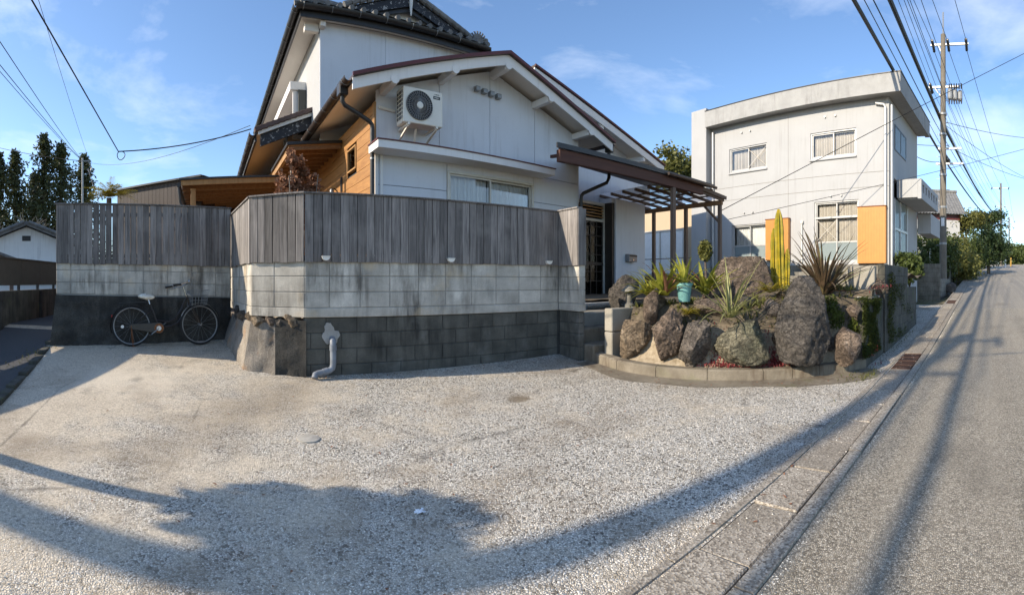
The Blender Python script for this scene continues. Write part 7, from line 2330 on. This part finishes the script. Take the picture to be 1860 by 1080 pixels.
for k in range(16):
    zz = 2.6 + k * 0.55
    b = MB(); b.tube([(P1.x, P1.y, zz), (P1.x + (0.0), P1.y + (0.34 if k % 2 else -0.34), zz + 0.02)], 0.012, 5); b.build("climbing_step", "galvanised", pole1)
b = MB(); b.box(P1.x - 0.19, P1.x - 0.16, P1.y - 0.08, P1.y + 0.08, 4.1, 4.5); b.build("plate", "trim_white", pole1)
X2, Y2, _ = place(1818, 66)
pole("utility_pole", "second utility pole, beyond the crest of the road", X2, Y2, 3.3, 15.3, 0.2, 0.12, ((14.6, -1.2, 1.4, (-1.1, 0.2, 1.3)), (12.0, -0.8, 0.9, (0.8,)), (9.3, -0.8, 0.8, ())))
X3, Y3, _ = place(1833, 92)
pole("utility_pole", "third and farthest utility pole down the road", X3, Y3, 3.0, 14.0, 0.2, 0.12, ((13.2, -1.2, 1.4, (-1.1, 1.3)), (11.2, -1.0, 1.0, (0.8,)), (8.5, -0.8, 0.8, ())))
P0 = Vector((-15.5, 4.85, 0.3))
pole("utility_pole", "utility pole out of view on the left whose long shadow crosses the lot", P0.x, P0.y, 0.2, 12.9, 0.21, 0.15, ((12.5, -0.9, 0.9, (-0.8, 0.1, 0.8)), (11.0, -0.75, 0.75, ())))
Xs, Ys, _ = place(150, 24)
sp = pole("service_pole", "slim grey steel pole in front of the cedars", Xs, Ys, 0.3, 7.75, 0.06, 0.045, (), "galvanised")
b = MB(); b.beam((Xs - 0.1, Ys, 7.6), (Xs + 0.35, Ys + 0.1, 7.6), 0.05, 0.05); b.tube([(Xs + 0.35, Ys, 7.5), (Xs + 0.5, Ys, 7.2), (Xs + 0.38, Ys, 6.95), (Xs + 0.25, Ys, 7.15)], 0.03, 6); b.build("bracket", "galvanised", sp)

def wire(pts, r, lab, grp=None, name="overhead_wire", mat="black_cable"):
    b = MB(); b.tube(pts, r, 6); return tag(b.build(name, mat, None, smooth=True), lab, "wire", grp)
def span(a, b_, drop, r, lab, grp=None):
    return wire(sag(a, b_, drop, 18), r, lab, grp)
hv = "high-voltage wires along the road"
lv = "lower cables along the road"
for k, (y0_, y1_, lab) in enumerate(((-0.8, -1.15, "right-hand top wire on the crossarm of the tall pole"), (0.1, -0.25, "middle top wire on the crossarm of the tall pole"), (0.8, 0.5, "left-hand top wire on the crossarm of the tall pole"))):
    span((P0.x, P0.y + y0_, 12.5), (P1.x - 0.5, P1.y + y1_, 13.05), 0.55, 0.013, lab + ", nearer span", hv)
    span((P1.x + 0.5, P1.y + y1_, 13.05), (X2, Y2 + (1.3, 0.2, -1.1)[k] * -1, 14.6), 0.7, 0.014, lab + ", farther span", hv)
for k, (dy0, dy1, z0_, z1_, r, lab) in enumerate((
        (0.25, 0.22, 10.9, 10.7, 0.011, "thin cable just under the second crossarm"), (0.05, 0.55, 10.4, 10.95, 0.011, "thin cable left of the second crossarm"),
        (0.15, 0.20, 9.5, 9.6, 0.075, "thick black cable bundle reaching the pole below the switches"), (0.25, 0.28, 9.75, 9.9, 0.015, "thin cable lying on the thick bundle"),
        (0.5, 0.35, 9.3, 10.1, 0.015, "thin cable above the thick bundle"), (0.2, 0.3, 7.7, 8.0, 0.055, "black cable passing over the white building's roof corner"),
        (0.35, 0.15, 8.3, 8.2, 0.013, "thin cable beside the roof-corner cable"), (0.4, -0.2, 10.0, 10.3, 0.011, "thin cable right of the thick bundle"),
        (0.6, 0.42, 9.0, 9.3, 0.02, "medium cable just left of the thick bundle"), (0.0, 0.1, 9.1, 9.2, 0.016, "medium cable hugging the underside of the thick bundle"),
        (0.3, 0.05, 10.6, 11.0, 0.012, "thin cable at the pole's second crossarm"), (0.1, -0.45, 9.9, 10.9, 0.012, "thin cable reaching the switch cans"))):
    a = Vector((P0.x, P0.y + dy0 - 1.3, z0_)); c = Vector((P1.x, P1.y + dy1, z1_))
    span(a, c, 0.35, r, lab, lv)
    e = Vector((X2, Y2 + 0.5 - 0.10 * k, z1_ + (0.9 if z1_ > 9 else 1.3)))
    span(c, e, 0.9, r * 0.9, lab + ", continuing to the next pole", lv)
PZ = Vector((-50.0, 6.9, 0.3))
for (dy0, z0_, r, lab) in ((0.15, 9.5, 0.075, "thick cable bundle out of view, shading the road"), (0.2, 7.7, 0.055, "second cable out of view, shading the road"), (-0.15, 8.6, 0.05, "third cable out of view, shading the road")):
    span(PZ + Vector((0, dy0 - 1.3, z0_)), (P0.x, P0.y + dy0 - 1.3, z0_), 0.4, r, lab, "cables behind the viewer")
# messenger spiral on the thick bundle: splice boxes
for (u, lab) in ((0.045, "black splice sleeve hanging on the cables beside the tall pole"), (0.06, "second black splice sleeve just beyond the first")):
    a = Vector((P1.x, P1.y + 0.3, 8.0)); e = Vector((X2, Y2 - 0.1, 9.3)); p = a.lerp(e, u); q = a.lerp(e, u + 0.010)
    b = MB(); b.tube([p, p.lerp(q, .2), p.lerp(q, .8), q], [0.03, 0.14, 0.14, 0.03], 8); tag(b.build("splice_sleeve", "black_plastic", None, smooth=True), lab, "sleeve")
for k in range(4):
    span((X2, Y2 - 1.1 + 0.7 * k, 14.6 - 1.4 * k), (X3, Y3 - 1 + 0.6 * k, 13.2 - 1.3 * k), 0.5, 0.016, ("topmost", "second highest", "third", "lowest")[k] + " wire between the two distant utility poles", "wires between the far poles")
# service drops
wire(sag((18.0, -3.5, 11.4), (10.5, 6.75, 3.28), 0.35, 24), 0.011, "service wire slanting across the white facade down to the canopy", None)
wire(sag((18.0, -3.0, 7.0), (10.9, 6.75, 3.1), 0.3, 24), 0.008, "lower service wire crossing in front of the orange shutters", None)
wire(sag((P1.x, P1.y + 0.2, 8.1), (17.0, 6.0, 7.35), 0.2), 0.012, "upper wire from the pole to the white building's roof", "wires from the pole to the white building")
wire(sag((P1.x, P1.y + 0.2, 7.3), (16.8, 2.9, 6.2), 0.15), 0.014, "lower wire from the pole to the white building's side", "wires from the pole to the white building")
wire(sag((P1.x, P1.y, 9.3), (40, -9, 14.5), 0.8), 0.014, "wire rising from the tall pole to the right across the road", "wires leaving to the right")
wire(sag((P1.x, P1.y, 8.2), (36, -8, 9.2), 0.9), 0.012, "sagging wire leaving the tall pole to the right", "wires leaving to the right")
wire(sag((P1.x, P1.y, 9.2), (44, -9, 10.0), 1.0), 0.012, "thin upper sagging wire leaving to the right", "wires leaving to the right")
wire(sag((X3, Y3, 9), (X3 - 5, Y3 - 16, 8.5), 1.2), 0.02, "looping wire beside the farthest pole", None)
# left-hand service wires to the house and to the steel pole
he = H(1.02, 10.8, 4.95)
L0 = Vector((place(215, 9.8)[0], place(215, 9.8)[1], EYE + (510 - 275) / 843 * 9.8))
wire(sag(L0, he, 0.13, 14), 0.013, "service wire sagging from the coiled loop to the house eave", None)
A0 = Vector((place(62, 5.6)[0], place(62, 5.6)[1], EYE + (510 - 0) / 843 * 5.6))
wire(sag(A0 + (A0 - L0) * 1.4, L0, 0.05, 20), 0.012, "service wire coming down steeply from above to the coiled loop", None)
b = MB()
b.tube([(L0.x + 0.06 + 0.085 * math.cos(a), L0.y + 0.02 * math.sin(2 * a), L0.z - 0.09 + 0.09 * math.sin(a)) for a in [2 * math.pi * k / 22 for k in range(22)]], 0.009, 6, closed=True)
tag(b.build("wire_coil", "black_cable", None, smooth=True), "small coil of spare wire hanging in the service line", "wire coil")
Bs = Vector((Xs, Ys, 7.6))
wire(sag(Bs, H(1.02, 11.0, 5.1), 0.55, 16), 0.007, "thin wire from the steel pole to the house eave", None)
for k, (px, py, r, rad, lab) in enumerate(((0, 55, 9.0, 0.010, "upper wire running from the steel pole to the left edge"), (0, 100, 10.5, 0.010, "middle wire running behind the cedars' tops to the left edge"), (0, 112, 10.5, 0.008, "lowest of the close wires at the left edge"), (76, 0, 9.5, 0.006, "faint thin wire rising steeply from the steel pole"))):
    q = Vector((place(px, r)[0], place(px, r)[1], EYE + (510 - py) / 843 * r))
    e = Bs if k != 3 else Bs + Vector((0.45, 0.1, -0.3))
    wire(sag(q + (q - e) * 0.5, e, 0.25, 18), rad, lab, None)
wire(sag(Bs, (place(-40, 30)[0], place(-40, 30)[1], EYE + (510 - 258) / 843 * 30), 0.2), 0.016, "thin level wire crossing behind the cedars at the left", None)
wire(sag(Bs + Vector((0.3, 0, -0.4)), (place(188, 15)[0], place(188, 15)[1], 3.5), 0.05), 0.012, "stay wire slanting down right from the steel pole", None)

# ------------------------------------------------------------------ things out of view that throw the shadows seen on the lot
tc = Vector((0.30, 2.62, 0.05)) + to_sun * (3.1 / to_sun.z)
tt_ = thing("garden_tree", "small leafy tree out of view on the left, shading the near lot", "tree", (tc.x, tc.y, 0.2))
b = MB(); b.tube([(tc.x - 0.3, tc.y + 0.15, 0.1), (tc.x - 0.1, tc.y + 0.05, 1.4), (tc.x, tc.y + 0.12, 3.0)], [0.11, 0.10, 0.06], 8)
b.build("trunk", "bark", tt_)
b = MB(); leaf_cloud(b, (tc.x, tc.y, tc.z), (0.40, 0.52, 0.44), 1500, 0.075, 91, 0.0, 1.4); b.build("crown", "leaf_dark", tt_, norm=False)
